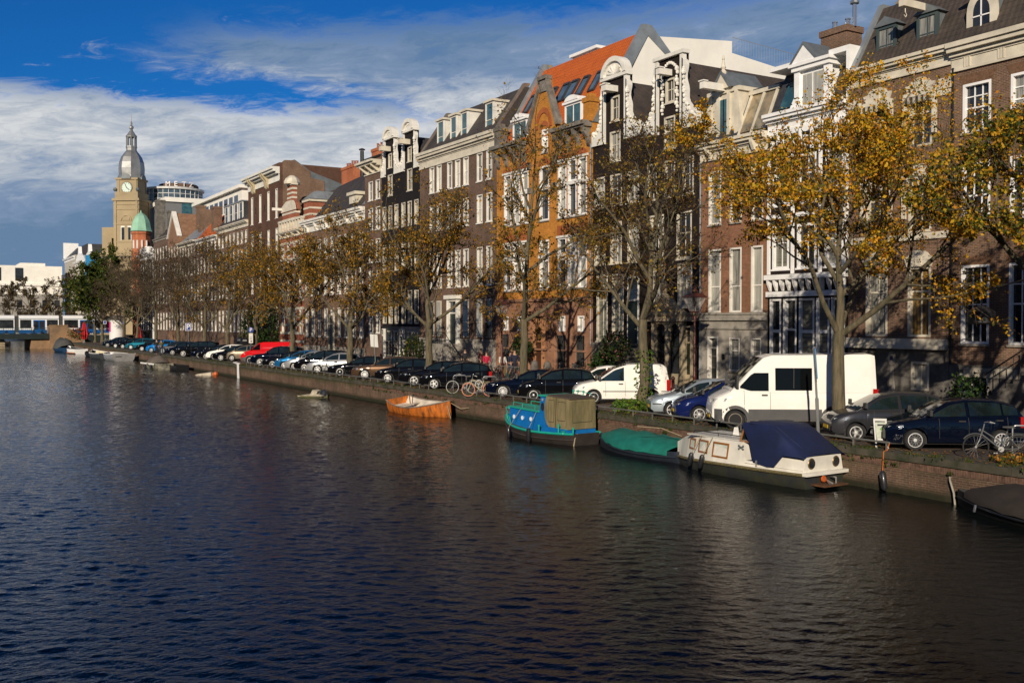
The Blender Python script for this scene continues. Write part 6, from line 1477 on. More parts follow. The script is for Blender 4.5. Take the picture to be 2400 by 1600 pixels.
def ray(px, py):
    a = (px-1200)/FOC; b_ = (800-py)/FOC
    F_ = Vector((math.sin(YAW)*math.cos(PIT), math.cos(YAW)*math.cos(PIT), -math.sin(PIT))); Rr = Vector((math.cos(YAW), -math.sin(YAW), 0)); Uu = Vector((math.sin(YAW)*math.sin(PIT), math.cos(YAW)*math.sin(PIT), math.cos(PIT)))
    return F_+Rr*a+Uu*b_
def ground(px, py, z=ZS):       # where a sight line meets the level z
    d = ray(px, py); t = (z-EYE)/d.z; return (t*d.x, t*d.y, z)
# ------------------------------------------------------------------ vehicles along the quay (pixel of the near front wheel on the ground)
add_car('hatch', 'black hatchback with multi-spoke rims nearest the camera at the right edge', 2142, 1062, P_NAVY, 'multi', 147)
add_car('small', 'dark grey small hatchback with a black cloth roof beside the elm trunk', 2004, 1040.5, P_DGREY, 'five', 147)
add_car('bigvan', 'big white high-roofed van with grey lower panels and a dark side window', 1722, 1017, P_WHITE, 'steel', 147, 'white_van', 'van', dp=1.0, wmat=RIMD, trimcol=(GREYTRIM, .72, .34), big=(-1.40, -2.68, .44, .05))
add_car('mpv', 'royal blue compact people carrier against the nose of the big white van', 1638, 995, P_RBLUE, 'spoke', 149)
add_car('hatch', 'pale silver hatchback between the blue people carrier and the ivy-clad elm', 1574.5, 983, P_ICE, 'five', 149, trimcol=(TRIM, .56, .52))
add_car('smallvan', 'small white delivery van parked behind the elm with leafy plants', 1391, 950, P_WHITE, 'spoke', 149, 'delivery_van', 'van', dp=.5, trimcol=(TRIM, .60, .565))
add_car('hatch', 'white car nose showing behind the bonnet of the small delivery van', 1352, 936, P_WHITE, 'five', 149, dp=1.5)
add_car('small', 'black small hatchback left of the small white delivery van', 1250.5, 943.5, P_BLACK, 'spoke', 149)
add_car('sedan', 'navy saloon with lace-spoked wheels and chrome window frames', 1178.5, 935.5, P_NAVY, 'multi', 149)
add_car('hatch', 'black hatchback with red tail light beside the parked bicycles', 1017.5, 916, P_BLACK, 'five', 149)
add_car('estate', 'dark estate car with split-spoke alloys left of the black hatchback', 970.6, 908, P_BLACK, 'five', 149)
add_car('hatch', 'black hatchback with white seven-spoke wheels behind an elm trunk', 909, 900.5, P_BLACK, 'spoke', 149)
add_car('estate', 'brown estate car with chunky six-spoke wheels at the quay rail', 855, 892, P_BROWN, 'spoke', 149)
add_car('sedan', 'black saloon with large thin-spoked wheels behind a parked bicycle', 797, 885, P_BLACK, 'multi', 149)
add_car('hatch', 'silver hatchback half hidden behind a bicycle and an elm', 744.5, 878, P_SILVER, 'five', 149)
add_car('mpv', 'black people carrier with chrome roof rails left of the silver hatchback', 714, 873, P_BLACK, 'multi', 149)
add_car('hatch', 'grey silver car squeezed between a blue hatchback and the black people carrier', 690.4, 870.5, P_SILVER, 'multi', 149)
add_car('hatch', 'metallic blue hatchback with bright white wheels', 667, 868, P_BLUE, 'spoke', 149)
add_car('sedan', 'black saloon behind the metallic blue hatchback', 639, 865, P_BLACK, 'five', 149)
add_car('suv', 'navy off-road car in front of the red van', 610, 861, P_NAVY, 'multi', 149)
add_car('redvan', 'bright red delivery van with grey bumper', 586, 857, P_RED, 'steel', 149, 'red_van', 'van', dp=.9, trimcol=(GREYTRIM, .62, .34))
add_car('small', 'champagne-coloured small car left of the red van', 544, 848, P_CHAMP, 'multi', 149)
add_car('hatch', 'black hatchback with five-spoke wheels left of the champagne car', 518, 848, P_BLACK, 'five', 149)
add_car('hatch', 'white hatchback with only bonnet and roof showing among black cars', 502, 845, P_WHITE, 'spoke', 149)
add_car('hatch', 'black car with broad silver five-spoke rims left of the white hatchback', 483, 844.6, P_BLACK, 'five', 149)
add_car('sedan', 'dark navy saloon right of the tall black off-road car', 467, 842, P_NAVY, 'spoke', 149)
add_car('suv', 'tall black off-road car with large bright wheels', 430, 838.5, P_BLACK, 'spoke', 149)
add_car('hatch', 'navy hatchback left of the tall black off-road car', 404.6, 834.5, P_NAVY, 'five', 149)
add_car('estate', 'dark estate with a silvery roof line right of the bright blue car', 381, 830.5, P_DGREY, 'spoke', 149)
add_car('small', 'bright blue small car beside the two people', 355, 828, P_BRIGHT, 'spoke', 149)
add_car('hatch', 'black car with silver headlights left of the bright blue one', 333, 824.5, P_BLACK, 'spoke', 149)
add_car('hatch', 'teal blue car near the white advertising column', 307, 820.5, P_TEAL, 'spoke', 149)
add_car('hatch', 'dark green-black car left of the teal one', 288, 818.5, P_BLACK, 'multi', 149)
add_car('sedan', 'dark saloon in front of the advertising column', 271, 817, P_BLACK, 'spoke', 149)
add_car('hatch', 'farthest dark car with bright wheels before the bicycle cluster', 252.5, 815, P_NAVY, 'spoke', 149)

# ------------------------------------------------------------------ boats; local frame: +x bow, +y port
def hull(mb, st, m=0, n=7, full=1.0):   # st: list of (x, halfbeam, z_sheer, z_keel)
    base = len(mb.v); k = 2*n-1
    for (x, b, zs, zk) in st:
        for i in range(k):
            t = (i-(n-1))/(n-1); a = abs(t)
            y = b*math.copysign(1-(1-a)**2.2, t) if a > 0 else 0; z = zk+(zs-zk)*(a**(2.1*full))
            mb.v.append((x, y, z))
    for j in range(len(st)-1):
        for i in range(k-1): mb.f.append((base+j*k+i, base+j*k+i+1, base+(j+1)*k+i+1, base+(j+1)*k+i)); mb.m.append(m)
    for e in (0, len(st)-1): mb.f.append(tuple(base+e*k+i for i in range(k))); mb.m.append(m)
def stations(L0, L1, B, zs, bow, stern, keel=-.45, n=14, stern_w=.8, bowpow=1.7):
    out_ = []
    for j in range(n+1):
        t = j/n; x = L0+(L1-L0)*t
        b = B*(stern_w+(1-stern_w)*min(1, t/.4)**.8) if t < .4 else B*(1-max(0, (t-.45)/.55)**bowpow)
        z = zs+bow*max(0, (t-.35)/.65)**2+stern*max(0, (.35-t)/.35)**2
        zk = keel*(1-max(0, (t-.75)/.25)**2*.9); out_.append((x, max(.03, b), z, zk))
    return out_
def rimline(st, off=0.0, dz=0.0): return [(x, b+off, z+dz) for x, b, z, _ in st], [(x, -b-off, z+dz) for x, b, z, _ in st]
def rub(name, st, r, mat, root, off=.01, dz=-.03, n=6):
    mb = MB(); a, b = rimline(st, off, dz); mb.tube(a+list(reversed(b)), r, n); return mb.build(name, mat, root, smooth=True)
def shell(name, st, mat, root, inset=.05, inner=None, floor=.12):
    mb = MB(); hull(mb, st); h = mb.build(name, mat, root, smooth=True, angle=.9)
    return h
def open_inside(st, root, mat, depth=.35, name='inside'):
    mb = MB(); n = len(st)
    L = [(x, b-.06, z-.01) for x, b, z, _ in st if b > .1]; F_ = [(x, max(.02, b*.72-.05), z-depth) for x, b, z, _ in st if b > .1]
    for a, c, fa, fc in zip(L[:-1], L[1:], F_[:-1], F_[1:]):
        for s in (1, -1):
            mb.poly([(a[0], s*a[1], a[2]), (c[0], s*c[1], c[2]), (fc[0], s*fc[1], fc[2]), (fa[0], s*fa[1], fa[2])])
        mb.poly([(fa[0], fa[1], fa[2]), (fc[0], fc[1], fc[2]), (fc[0], -fc[1], fc[2]), (fa[0], -fa[1], fa[2])])
    return mb.build(name, mat, root)
def hull_open(name, st, mat, root):
    mb = MB(); hull(mb, st); k = 13
    mb.f = mb.f[:-2]; mb.m = mb.m[:-2]
    base = 0
    # close stem and transom
    n = len(st); mb.f.append(tuple(range(k))); mb.m.append(0); mb.f.append(tuple((n-1)*k+i for i in range(k))); mb.m.append(0)
    return mb.build(name, mat, root, smooth=True, angle=.9)
WEED = M('weedy_hull', (.05, .048, .028), .7, var=.6, scale=3, col2=(.10, .10, .035))
ROPE = M('rope', (.30, .25, .16), .9, var=.2, scale=9); RUBR = M('fender_rubber', (.02, .021, .025), .35, var=.2, coat=.5)
def fender(root, x, y, z0, z1, top, r=.09, lean=0.0):
    mb = MB(); mb.tube([(x, y, z0), (x+lean*.1, y, z0+.06), (x+lean*.9, y, z1-.06), (x+lean, y, z1)], [r*.5, r, r, r*.45], 10); f = mb.build('fender', RUBR, root, smooth=True)
    q = MB(); q.tube([(x+lean, y, z1-.02), top], .012, 4); q.build('rope', ROPE, f)
# --- white cabin cruiser with blue canvas
def cruiser():
    BW = M('boat_white', (.74, .71, .63), .4, var=.16, scale=1.8, coat=.3); NAVYC = M('navy_canvas', (.004, .012, .062), .75, var=.3, scale=1.4, bmp=.25); WOOD = M('varnished_wood', (.30, .12, .025), .35, var=.3, scale=6, coat=.5)
    root = thing('cabin_cruiser', 'white cabin cruiser with wood-framed windows and dark blue canvas over the cockpit', 'boat', (23.25, 20.65, 0), R(92.5))
    st = stations(0, 6.3, 1.05, .46, -.17, .02, -.4, 16, .86, 2.3); mb = MB(); hull(mb, [(x, b, z-.05, k) for x, b, z, k in st], full=.85); mb.build('hull', M('dark_hull', (.018, .02, .026), .5, var=.5, scale=2.5, col2=(.04, .042, .024)), root, smooth=True, angle=.9)
    rub('rope_fender', st, .05, M('rope_fendering', (.17, .14, .06), .95, var=.5, scale=22, bmp=.6), root, .03, -.05)
    mb = MB(); top = []; bot = []
    for x, b, z, _ in st:
        h = .44 if x > 1.9 else .44; top.append((x, max(.02, b-.10), z+h*(.62 if x < .1 else 1))); bot.append((x, b-.01, z-.03))
    # white topsides up to the cabin edge
    prof = lambda x: .95 if x < 1.3 else (.62 if x < 2.3 else (1.16 if x < 4.6 else 1.16-.42*((x-4.6)/1.7)**2))
    xs = [0, .6, 1.25, 1.4, 2.2, 2.45, 3.0, 3.6, 4.2, 4.8, 5.3, 5.7, 6.0, 6.2, 6.3]; A = []; 
    def beam_at(x):
        for (x0, b0, z0, _), (x1, b1, z1, _) in zip(st[:-1], st[1:]):
            if x0 <= x <= x1: t = (x-x0)/(x1-x0); return b0+(b1-b0)*t, z0+(z1-z0)*t
        return st[-1][1], st[-1][2]
    for x in xs:
        b, z = beam_at(x); zt_ = prof(x); A.append(((x, b-.01, z-.05), (x, max(.02, b-.05-.16*(zt_-z)), zt_)))
    for (a0, a1), (c0, c1) in zip(A[:-1], A[1:]):
        for s in (1, -1): f = lambda p: (p[0], p[1]*s, p[2]); mb.poly([f(a0), f(c0), f(c1), f(a1)])
        if a0[0] >= 2.2: mb.poly([a1, c1, (c1[0], -c1[1], c1[2]), (a1[0], -a1[1], a1[2])])
        else: mb.poly([(a0[0], a0[1], .55), (c0[0], c0[1], .55), (c0[0], -c0[1], .55), (a0[0], -a0[1], .55)])
    mb.poly([A[0][0], A[0][1], (0, -A[0][1][1], A[0][1][2]), (0, -A[0][0][1], A[0][0][2])]); mb.box(-.16, .02, -.95, .95, .40, .50)
    cab = mb.build('cabin', BW, root, smooth=True, angle=.5)
    q = MB()
    q.prism([(2.4, 1.165), (5.0, 1.165), (5.0, 1.2), (2.4, 1.2)], lambda u, z, d: (u, d, z), -.8, .8); q.build('cabin_roof', M('roof_grey_white', (.55, .54, .5), .6, var=.2), root)
    q = MB()
    for s in (.55, -.55): q.tube([(2.7, s, 1.2), (2.75, s, 1.29), (4.9, s, 1.29), (4.95, s, 1.2)], .016, 5); q.tube([(3.8, s, 1.2), (3.8, s, 1.29)], .016, 5)
    q.build('grab_rail', IRON, root, split=True)
    for (a0, a1, z0, z1) in ((4.72, 5.15, .66, 1.03), (3.95, 4.5, .62, 1.05), (2.95, 3.7, .57, 1.06)):
        for s in (1, -1):
            def P(x, z, o): b, zz = beam_at(x); return (x, s*(max(.02, b-.05-.16*(z-zz))+o), z)
            q = MB()
            for (p0, p1, r0, r1) in ((a0, a0+.06, z0, z1), (a1-.06, a1, z0, z1), (a0+.06, a1-.06, z1-.06, z1), (a0+.06, a1-.06, z0, z0+.06)):
                q.hexa([P(p0, r0, -.02), P(p1, r0, -.02), P(p1, r0, .03), P(p0, r0, .03)], [P(p0, r1, -.02), P(p1, r1, -.02), P(p1, r1, .03), P(p0, r1, .03)])
            w = q.build('cabin_window', WOOD, root)
            q = MB(); q.poly([P(a0+.05, z0+.05, .012), P(a1-.05, z0+.05, .012), P(a1-.05, z1-.05, .012), P(a0+.05, z1-.05, .012)]); q.build('curtained_pane', glass('boat_curtain', (.62, .66, .58), (.42, .48, .43), folds=1), w)
    # windscreen frame and canvas
    q = MB()
    for s in (.78, -.78): q.tube([(2.62, s, 1.16), (2.42, s*.95, 1.74)], .035, 5); q.tube([(2.0, s*1.02, 1.16), (2.12, s*.96, 1.74)], .03, 5); q.tube([(2.62, s, 1.18), (2.0, s, 1.18)], .03, 5)
    q.tube([(2.42, .74, 1.74), (2.42, -.74, 1.74)], .03, 5); q.tube([(2.62, .78, 1.18), (2.62, -.78, 1.18)], .03, 5); q.tube([(2.5, 0, 1.16), (2.42, 0, 1.74)], .025, 5); q.build('windscreen_frame', WOOD, root)
    q = MB(); q.poly([(2.6, .76, 1.18), (2.43, .72, 1.72), (2.43, -.72, 1.72), (2.6, -.76, 1.18)]); q.build('windscreen', CGLASS, root)
    c = MB(); sect = [(2.5, .80, 1.76, .84, 1.70), (2.15, .84, 1.80, .88, 1.16), (1.92, .86, 1.80, .96, .58), (1.3, .86, 1.76, 1.02, .53), (1.02, .87, 1.62, 1.02, .55), (.7, .885, 1.40, 1.0, .93), (.06, .90, 1.0, .97, .93), (-.06, .88, .97, .93, .90)]
    rows = []
    for (x, yt, zt_, yb, zb_) in sect:
        sag = .05 if 0 < x < 2.3 else 0
        rows.append([(x, yb, zb_), (x, (yb+yt)/2+.01, (zb_+zt_)/2), (x, yt, zt_-.04), (x, yt-.06, zt_), (x, 0, zt_+.03-sag*.3), (x, -yt+.06, zt_), (x, -yt, zt_-.04), (x, -(yb+yt)/2-.01, (zb_+zt_)/2), (x, -yb, zb_)])
    for r_ in rows: c.v.extend(r_)
    for j in range(len(rows)-1):
        for i in range(8): c.f.append((j*9+i, j*9+i+1, (j+1)*9+i+1, (j+1)*9+i)); c.m.append(0)
    cv = c.build('canvas_cover', NAVYC, root, smooth=True, angle=.75)
    q = MB()
    for y0, y1 in ((.88, .5), (-.2, .2), (.3, .75)): q.tube([(2.1, y0, 1.79), (1.2, (y0+y1)/2, 1.735), (.1, y1*1.1, 1.0)], .022, 5)
    q.build('canvas_seam', NAVYC, cv, split=True)
    for y in (.55, -.55):
        q = MB(); q.lathe([(.15, -.02), (.17, .0), (.15, .02), (.12, .02)], (-.005, y, .74), 16, axis='x'); p_ = q.build('porthole', M('brass_dull', (.22, .16, .08), .4, .7, var=.2), root, smooth=True)
        q = MB(); q.lathe([(.125, -.03), (.125, -.026)], (0, y, .74), 16, axis='x'); q.build('pane', G_DARK, p_)
    q = MB(); q.lathe([(.09, -.02), (.1, .02), (.06, .03)], (-.13, .15, .28), 12, axis='x'); q.build('orange_reflector', M('orange_plastic', (.55, .11, .02), .5, var=.2), root)
    q = MB(); q.box(-.5, -.0, -.5, .55, .10, .15); q.build('swim_platform', M('rusty_wood', (.11, .05, .022), .7, var=.4, scale=5), root)
    q = MB(); q.tube([(-.3, -.2, .15), (-.3, -.2, .32), (-.1, -.2, .32)], .03, 6); q.tube([(-.35, .0, .15), (-.2, .1, .25), (-.4, .2, .16)], .03, 5); q.build('rudder_gear', STEEL, root)
    q = MB(); q.hexa([(3.55, -.15, 1.2), (3.55, .1, 1.2), (3.6, .1, 1.2), (3.6, -.15, 1.2)], [(3.55, -.1, 1.48), (3.55, .05, 1.48), (3.58, .05, 1.48), (3.58, -.1, 1.48)]); q.build('white_lifebuoy_board', BWHITE, root)
    for (x, ln) in ((4.55, .28), (3.98, .24)): fender(root, x+.08, 1.10+(-.02 if x > 4.3 else .04), .16, .62, (x-ln, .86, 1.19), .085, -.14)
    q = MB(); q.tube([(1.72, 1.02, .5), (1.72, 1.02, .68)], .03, 6); q.build('cleat', STEEL, root)
    q = MB()
    for a in (-1, 1):
        q.tube([(2.42-.09, .955, 1.0+a*.05), (2.42+.09, .955, 1.0-a*.05)], .022, 5)
        for e in (-1, 1): q.ball((2.42+e*.09, .955, 1.0+a*.05*-e*1), .034, 6)
    q.build('crossed_badge', LEAD, root)
    q = MB(); q.tube([(6.0, .1, .95), (6.6, .5, 1.2), (7.2, 1.1, 1.25)], .015, 5); q.build('mooring_rope', ROPE, root)
cruiser()
# --- blue tug with canvas wheelhouse
def tug():
    BL = M('tug_blue', (.004, .14, .44), .45, var=.16, scale=2, coat=.2); TQ = M('turquoise_paint', (.012, .34, .26), .45, var=.15, scale=3); CV = M('tan_canvas', (.21, .165, .085), .9, var=.4, scale=1.6, bmp=.3, stretch=(3, 3, .6), col2=(.11, .10, .045))
    root = thing('tug_boat', 'small blue tug with turquoise rails and a tan canvas wheelhouse', 'boat', (23.05, 32.6, 0), R(94))
    st = stations(0, 5.6, 1.08, .42, .36, .05, -.4, 16, .62, 2.6); mb = MB(); hull(mb, st, full=.8); mb.build('hull', M('tarred_hull', (.030, .024, .022), .6, var=.5, scale=2.2, col2=(.018, .015, .013)), root, smooth=True, angle=.9)
    rub('gunwale', st, .05, TQ, root, .02, .0); rub('rubbing_strake', [(x, b*.97, z-.24, k) for x, b, z, k in st], .03, M('worn_strake', (.045, .035, .033), .7, var=.4), root, .02, 0)
    q = MB(); D = [(x, b-.05, z-.02) for x, b, z, _ in st]
    for a, c in zip(D[:-1], D[1:]): q.poly([a, c, (c[0], -c[1], c[2]), (a[0], -a[1], a[2])])
    q.build('deck', M('deck_green_grey', (.05, .09, .07), .8, var=.4), root)
    q = MB(); q.hexa([(2.2, -.72, .40), (4.6, -.62, .5), (4.6, .62, .5), (2.2, .72, .40)], [(2.2, -.68, 1.18), (4.55, -.58, 1.24), (4.55, .58, 1.24), (2.2, .68, 1.18)]); q.hexa([(.35, -.75, .38), (2.4, -.78, .38), (2.4, .78, .38), (.35, .75, .38)], [(.35, -.75, .62), (2.4, -.78, .66), (2.4, .78, .66), (.35, .75, .62)])
    q.hexa([(1.85, -.7, .6), (2.3, -.7, .6), (2.3, .7, .6), (1.85, .7, .6)], [(1.9, -.66, 1.86), (2.2, -.66, 1.86), (2.2, .66, 1.86), (1.9, .66, 1.86)])
    cab = q.build('cabin', BL, root)
    q = MB(); q.hexa([(2.3, -.74, 1.18), (4.62, -.64, 1.24), (4.62, .64, 1.24), (2.3, .74, 1.18)], [(2.3, -.74, 1.24), (4.62, -.64, 1.3), (4.62, .64, 1.3), (2.3, .74, 1.24)]); q.box(1.8, 2.3, -.72, .72, 1.86, 1.92); q.build('cabin_edge', TQ, root)
    for x in (2.8, 3.45, 4.1):
        for s in (1, -1):
            y = s*(.665+(x-2.4)*-.042+.0); q = MB(); q.lathe([(.11, -.05), (.13, 0), (.11, .02 if s > 0 else .02)], (x, y+s*.06, .86), 14, axis='y'); p_ = q.build('porthole', BL, root, smooth=True)
            q = MB(); q.lathe([(.09, 0), (.09, .01)], (x, y+s*.085, .86), 14, axis='y'); q.build('pane', M('porthole_white', (.75, .8, .82), .15, var=0, coat=.5), p_)
    q = MB(); q.lathe([(.06, 0), (.06, .01)], (2.05, .68, 1.72), 10, axis='y'); q.build('lamp', HEAD, root)
    q = MB(); q.prism(arc(2.05, 1.42, .11, 0, 2*math.pi, 12, .18)[:-1], lambda u, z, d: (u, d, z), .66, .69); q.build('oval_window', G_DARK, root)
    # canvas wheelhouse: rounded front, flat roof
    c = MB(); pr = [(.3, .62), (.27, 1.75), (.35, 1.86), (1.0, 1.9), (1.68, 1.93), (1.82, 1.85), (1.9, 1.6), (1.92, 1.3), (1.87, 1.0), (1.75, .78), (1.6, .65), (1.4, .6)]
    c.prism(pr, lambda u, z, d: (u, d*(1-.06*max(0, z-.6)), z), -.72, .72); cv = c.build('canvas_wheelhouse', CV, root, smooth=True, angle=.6)
    q = MB(); dark = M('canvas_piping', (.085, .07, .035), .9, var=.3)
    for s in (1, -1):
        Y = lambda z: s*(.725*(1-.06*max(0, z-.6))+.004)
        for u0, u1, z0, z1 in ((.5, 1.0, .95, 1.7), (1.25, 1.62, .85, 1.74)):
            for a, b_ in (((u0, z0), (u1, z0)), ((u0, z1), (u1, z1)), ((u0, z0), (u0, z1)), ((u1, z0), (u1, z1))): q.tube([(a[0], Y(a[1]), a[1]), (b_[0], Y(b_[1]), b_[1])], .012, 4)
        q.tube([(1.12, Y(.64), .64), (1.12, Y(1.86), 1.86)], .03, 5)
    for a, b_ in (((-.5, .9), (.5, .9)), ((-.5, 1.72), (.5, 1.72)), ((-.5, .9), (-.5, 1.72)), ((.5, .9), (.5, 1.72))): q.tube([(.285, a[0], a[1]), (.275, b_[0], b_[1])], .012, 4)
    q.build('canvas_seams', dark, cv)
    q = MB(); q.hexa([(.26, -.68, 1.83), (1.75, -.68, 1.89), (1.75, .68, 1.89), (.26, .68, 1.83)], [(.26, -.66, 1.88), (1.72, -.66, 1.945), (1.72, .66, 1.945), (.26, .66, 1.88)]); q.build('wheelhouse_roof', M('roof_canvas_dark', (.075, .055, .04), .9, var=.3), root)
    # bow rail, cabin rail, bollards
    q = MB(); b_ = [p for p in rimline(st, -.05, .02)[0] if p[0] > 4.0]; d_ = [(p[0], -p[1], p[2]) for p in b_]
    rail = [(p[0]*1.01, p[1], p[2]+.24+.06*(p[0]-4.0)) for p in b_]+[(p[0]*1.01, p[1], p[2]+.24+.06*(p[0]-4.3)) for p in reversed(d_)]
    q.tube(rail, .025, 6)
    for p, r_ in zip(b_[::1]+list(reversed(d_))[::1], rail): q.tube([p, r_], .02, 5)
    q.build('bow_rail', TQ, root)
    q = MB()
    for s in (.55, -.5): q.tube([(2.75, s, 1.24), (2.75, s, 1.42), (4.4, s*.9, 1.46), (4.4, s*.9, 1.28)], .018, 5); q.tube([(3.7, s*.95, 1.26), (3.7, s*.95, 1.44)], .018, 5)
    q.build('cabin_rail', TQ, root, split=True)
    q = MB()
    for x, y, h in ((.18, .55, .3), (.75, .85, .42), (.45, .72, .24), (1.9, .98, .3)): q.tube([(x, y, .42), (x, y, .42+h)], .035, 7); q.tube([(x-.08, y, .42+h*.8), (x+.08, y, .42+h*.8)], .02, 5)
    q.lathe([(.1, 0), (.08, .06), (.12, .12), (.02, .14)], (.5, .8, .44), 10); q.build('bollard', TQ, root, split=True)
    q = MB()
    for x in (1.6, 1.3, .95): q.tube([(x, -.55, 1.9), (x, -.6, 2.05)], .02, 5); q.ball((x, -.6, 2.06), .055, 6)
    q.tube([(.5, -.6, 1.93), (.5, -.6, 2.03), (.95, -.6, 2.03), (.95, -.6, 1.93)], .015, 4); q.build('roof_fittings', TQ, root)
    q = MB(); q.hexa([(5.05, -.2, .7), (5.4, -.2, .75), (5.4, .2, .75), (5.05, .2, .7)], [(5.05, -.2, .92), (5.35, -.15, .85), (5.35, .15, .85), (5.05, .2, .92)]); q.build('bow_box', TQ, root)
    fender(root, 3.85, 1.14, .0, .46, (3.65, .62, 1.24), .08); fender(root, 2.35, 1.17, -.02, .55, (2.45, .70, 1.2), .1)
    q = MB(); q.tube([(.1, .4, .45), (.0, .6, .3), (-.02, .7, -.1)], .03, 5); q.build('mooring_rope', ROPE, root)
tug()
# --- orange rowing boat
def rowboat():
    OR = M('worn_orange_paint', (.58, .155, .015), .55, var=.5, scale=3.2, col2=(.10, .042, .015), stretch=(1.6, 1, .5)); IN = M('boat_cream_inside', (.62, .55, .45), .6, var=.25)
    root = thing('rowing_boat', 'weathered orange open rowing boat with cream inside', 'boat', (23.0, 50.5, .04), R(-83)); root.rotation_euler = (R(7), 0, R(-83))
    st = stations(0, 5.1, 1.05, .48, .38, .22, -.3, 16, .72, 2.1); hull_open('hull', st, OR, root); open_inside(st, root, IN, .36)
    rub('gunwale', st, .035, M('gunwale_grey', (.22, .18, .15), .7, var=.3), root, .01, .0)
    q = MB(); q.box(1.1, 2.9, -.55, .5, .14, .17); q.build('floorboard', M('brown_boards', (.075, .04, .035), .8, var=.3), root)
    q = MB(); q.box(3.1, 3.35, -.7, .7, .33, .37); q.box(.8, 1.05, -.75, .75, .33, .37); q.build('thwart', M('pale_thwart', (.5, .43, .35), .7, var=.2), root, split=True)
    q = MB(); q.tube([(.75, .3, .3), (.72, .3, 1.0)], .03, 6); q.build('oar_post', M('old_wood', (.13, .10, .06), .8), root)
    q = MB(); q.tube([(4.9, .1, .75), (5.5, .35, .4), (6.1, .7, .45), (6.6, 1.1, 1.0)], .02, 5); q.tube([(5.0, -.1, .6), (5.35, -.2, -.1)], .025, 5); q.build('mooring_rope', ROPE, root, split=True)
rowboat()
def covered_boat(name, label, loc, rz, L, B, zs, bow, hm, cm, top, stern=.05, bp=1.9, cover0=.02, cover1=.96):
    root = thing(name, label, 'boat', loc, rz)
    st = stations(0, L, B, zs, bow, stern, -.3, 14, .8, bp); mb = MB(); hull(mb, st, full=.85); mb.build('hull', hm, root, smooth=True, angle=.9)
    rub('gunwale', st, .035, hm, root, .0, -.2)
    c = MB(); rows = []
    rnd = random.Random(int(L*100))
    for i, (x, b, z, _) in enumerate(st):
        t = i/(len(st)-1)
        if not cover0 <= t <= cover1: continue
        e = min(1, (t-cover0)/.15, (cover1-t)/.22); h = top*max(0, e)*(.85+.3*rnd.random()); w = rnd.uniform(-.03, .03)
        rows.append([(x, b+.05, z-.13+w), (x, b+.03, z+.02), (x, b*.62, z+.02+h*.66+w), (x, 0, z+.03+h), (x, -b*.62, z+.02+h*.66-w), (x, -b-.03, z+.02), (x, -b-.05, z-.13-w)])
    for r_ in rows: c.v.extend(r_)
    for j in range(len(rows)-1):
        for i in range(6): c.f.append((j*7+i, j*7+i+1, (j+1)*7+i+1, (j+1)*7+i)); c.m.append(0)
    c.build('tarpaulin', cm, root, smooth=True, angle=1.2); return root
covered_boat('tarped_boat', 'low dark boat under a green tarpaulin between the tug and the white cruiser', (23.45, 26.75, 0), R(92), 5.2, .95, .36, .2, M('green_boat_hull', (.02, .028, .045), .6, var=.4), M('green_tarp', (.008, .16, .125), .6, var=.25, scale=2.5, bmp=.4), .42)
r = covered_boat('tarped_boat', 'dark steel sloop with a black cover, cut by the right edge', (23.7, 10.9, 0), R(87), 5.8, 1.2, .36, .10, M('black_hull', (.012, .013, .014), .5, var=.4), M('dark_brown_tarp', (.030, .023, .018), .8, var=.3, bmp=.3), .42)
q = MB(); q.tube([(4.6, .9, .30), (4.6, .95, .12)], .03, 5); q.build('mooring_eye', STEEL, r)
# small craft farther along
r = covered_boat('moored_sloop', 'white-railed sloop with a grey cover and dark fenders, left of the brick quay steps', (21.9, 105.4, 0), R(95), 5.6, 1.05, .62, .15, M('white_dirty_hull', (.30, .28, .22), .6, var=.5, scale=2.5, col2=(.03, .03, .025)), M('grey_tarp', (.14, .115, .095), .9, var=.3), .7, cover0=.2, cover1=.8)
for x in (1.2, 3.2): fender(r, x, 1.1, .05, .5, (x, .98, .66), .12)
q = MB(); q.box(.3, 5.0, 1.02, 1.08, .52, .66); q.build('white_strake', BWHITE, r)
r = thing('moored_dinghy', 'low dark barge against the quay right of the covered sloop', 'boat', (23.0, 102.5, 0), R(92)); st = stations(0, 4.0, .8, .5, .1, .05, -.3, 10); hull_open('hull', st, BLACK, r); open_inside(st, r, TRIM)
r = thing('aluminium_boat', 'bright aluminium work boat moored end-on near the far bridge', 'boat', (22.3, 131.2, 0), R(97)); st = stations(0, 6.0, 1.45, .85, .15, .1, -.3, 12, .95, 2.6); hull_open('hull', st, M('aluminium', (.58, .58, .58), .35, .6, var=.2), r); open_inside(st, r, M('dull_alu', (.25, .25, .25), .6), .5); rub('gunwale', st, .05, BWHITE, r); q = MB(); q.box(-.05, 0, .3, 1.0, .55, .62); q.build('outboard_bracket', BLACK, r)
r = thing('open_motorboat', 'dark open boat with a cream inside, left of the aluminium boat', 'boat', (21.6, 138.6, 0), R(97)); st = stations(0, 7.0, 1.35, .78, .35, .05, -.3, 12, .85); hull_open('hull', st, M('slate_hull', (.05, .055, .06), .5, var=.3), r); open_inside(st, r, M('cream_inside', (.62, .55, .36), .5), .45); rub('gunwale', st, .05, BWHITE, r)
r = covered_boat('covered_launch', 'blue launch under a tall arched grey cover by the bridge abutment', (21.2, 173.5, 0), R(97), 7.5, 1.5, .7, .15, M('blue_hull', (.012, .05, .12), .5), M('arched_grey_cover', (.075, .075, .07), .85), 1.4, cover0=.1, cover1=.95)
r = thing('speedboat', 'white speedboat with orange stripe between the covered launch and the quay', 'boat', (21.6, 163, 0), R(100)); st = stations(0, 6.0, 1.1, .75, .4, .0, -.2, 12, .9); hull_open('hull', st, BWHITE, r); open_inside(st, r, TRIM, .4); rub('orange_stripe', [(x, b, .2, k) for x, b, z, k in st], .07, M('orange_stripe', (.5, .18, .04), .6), r)
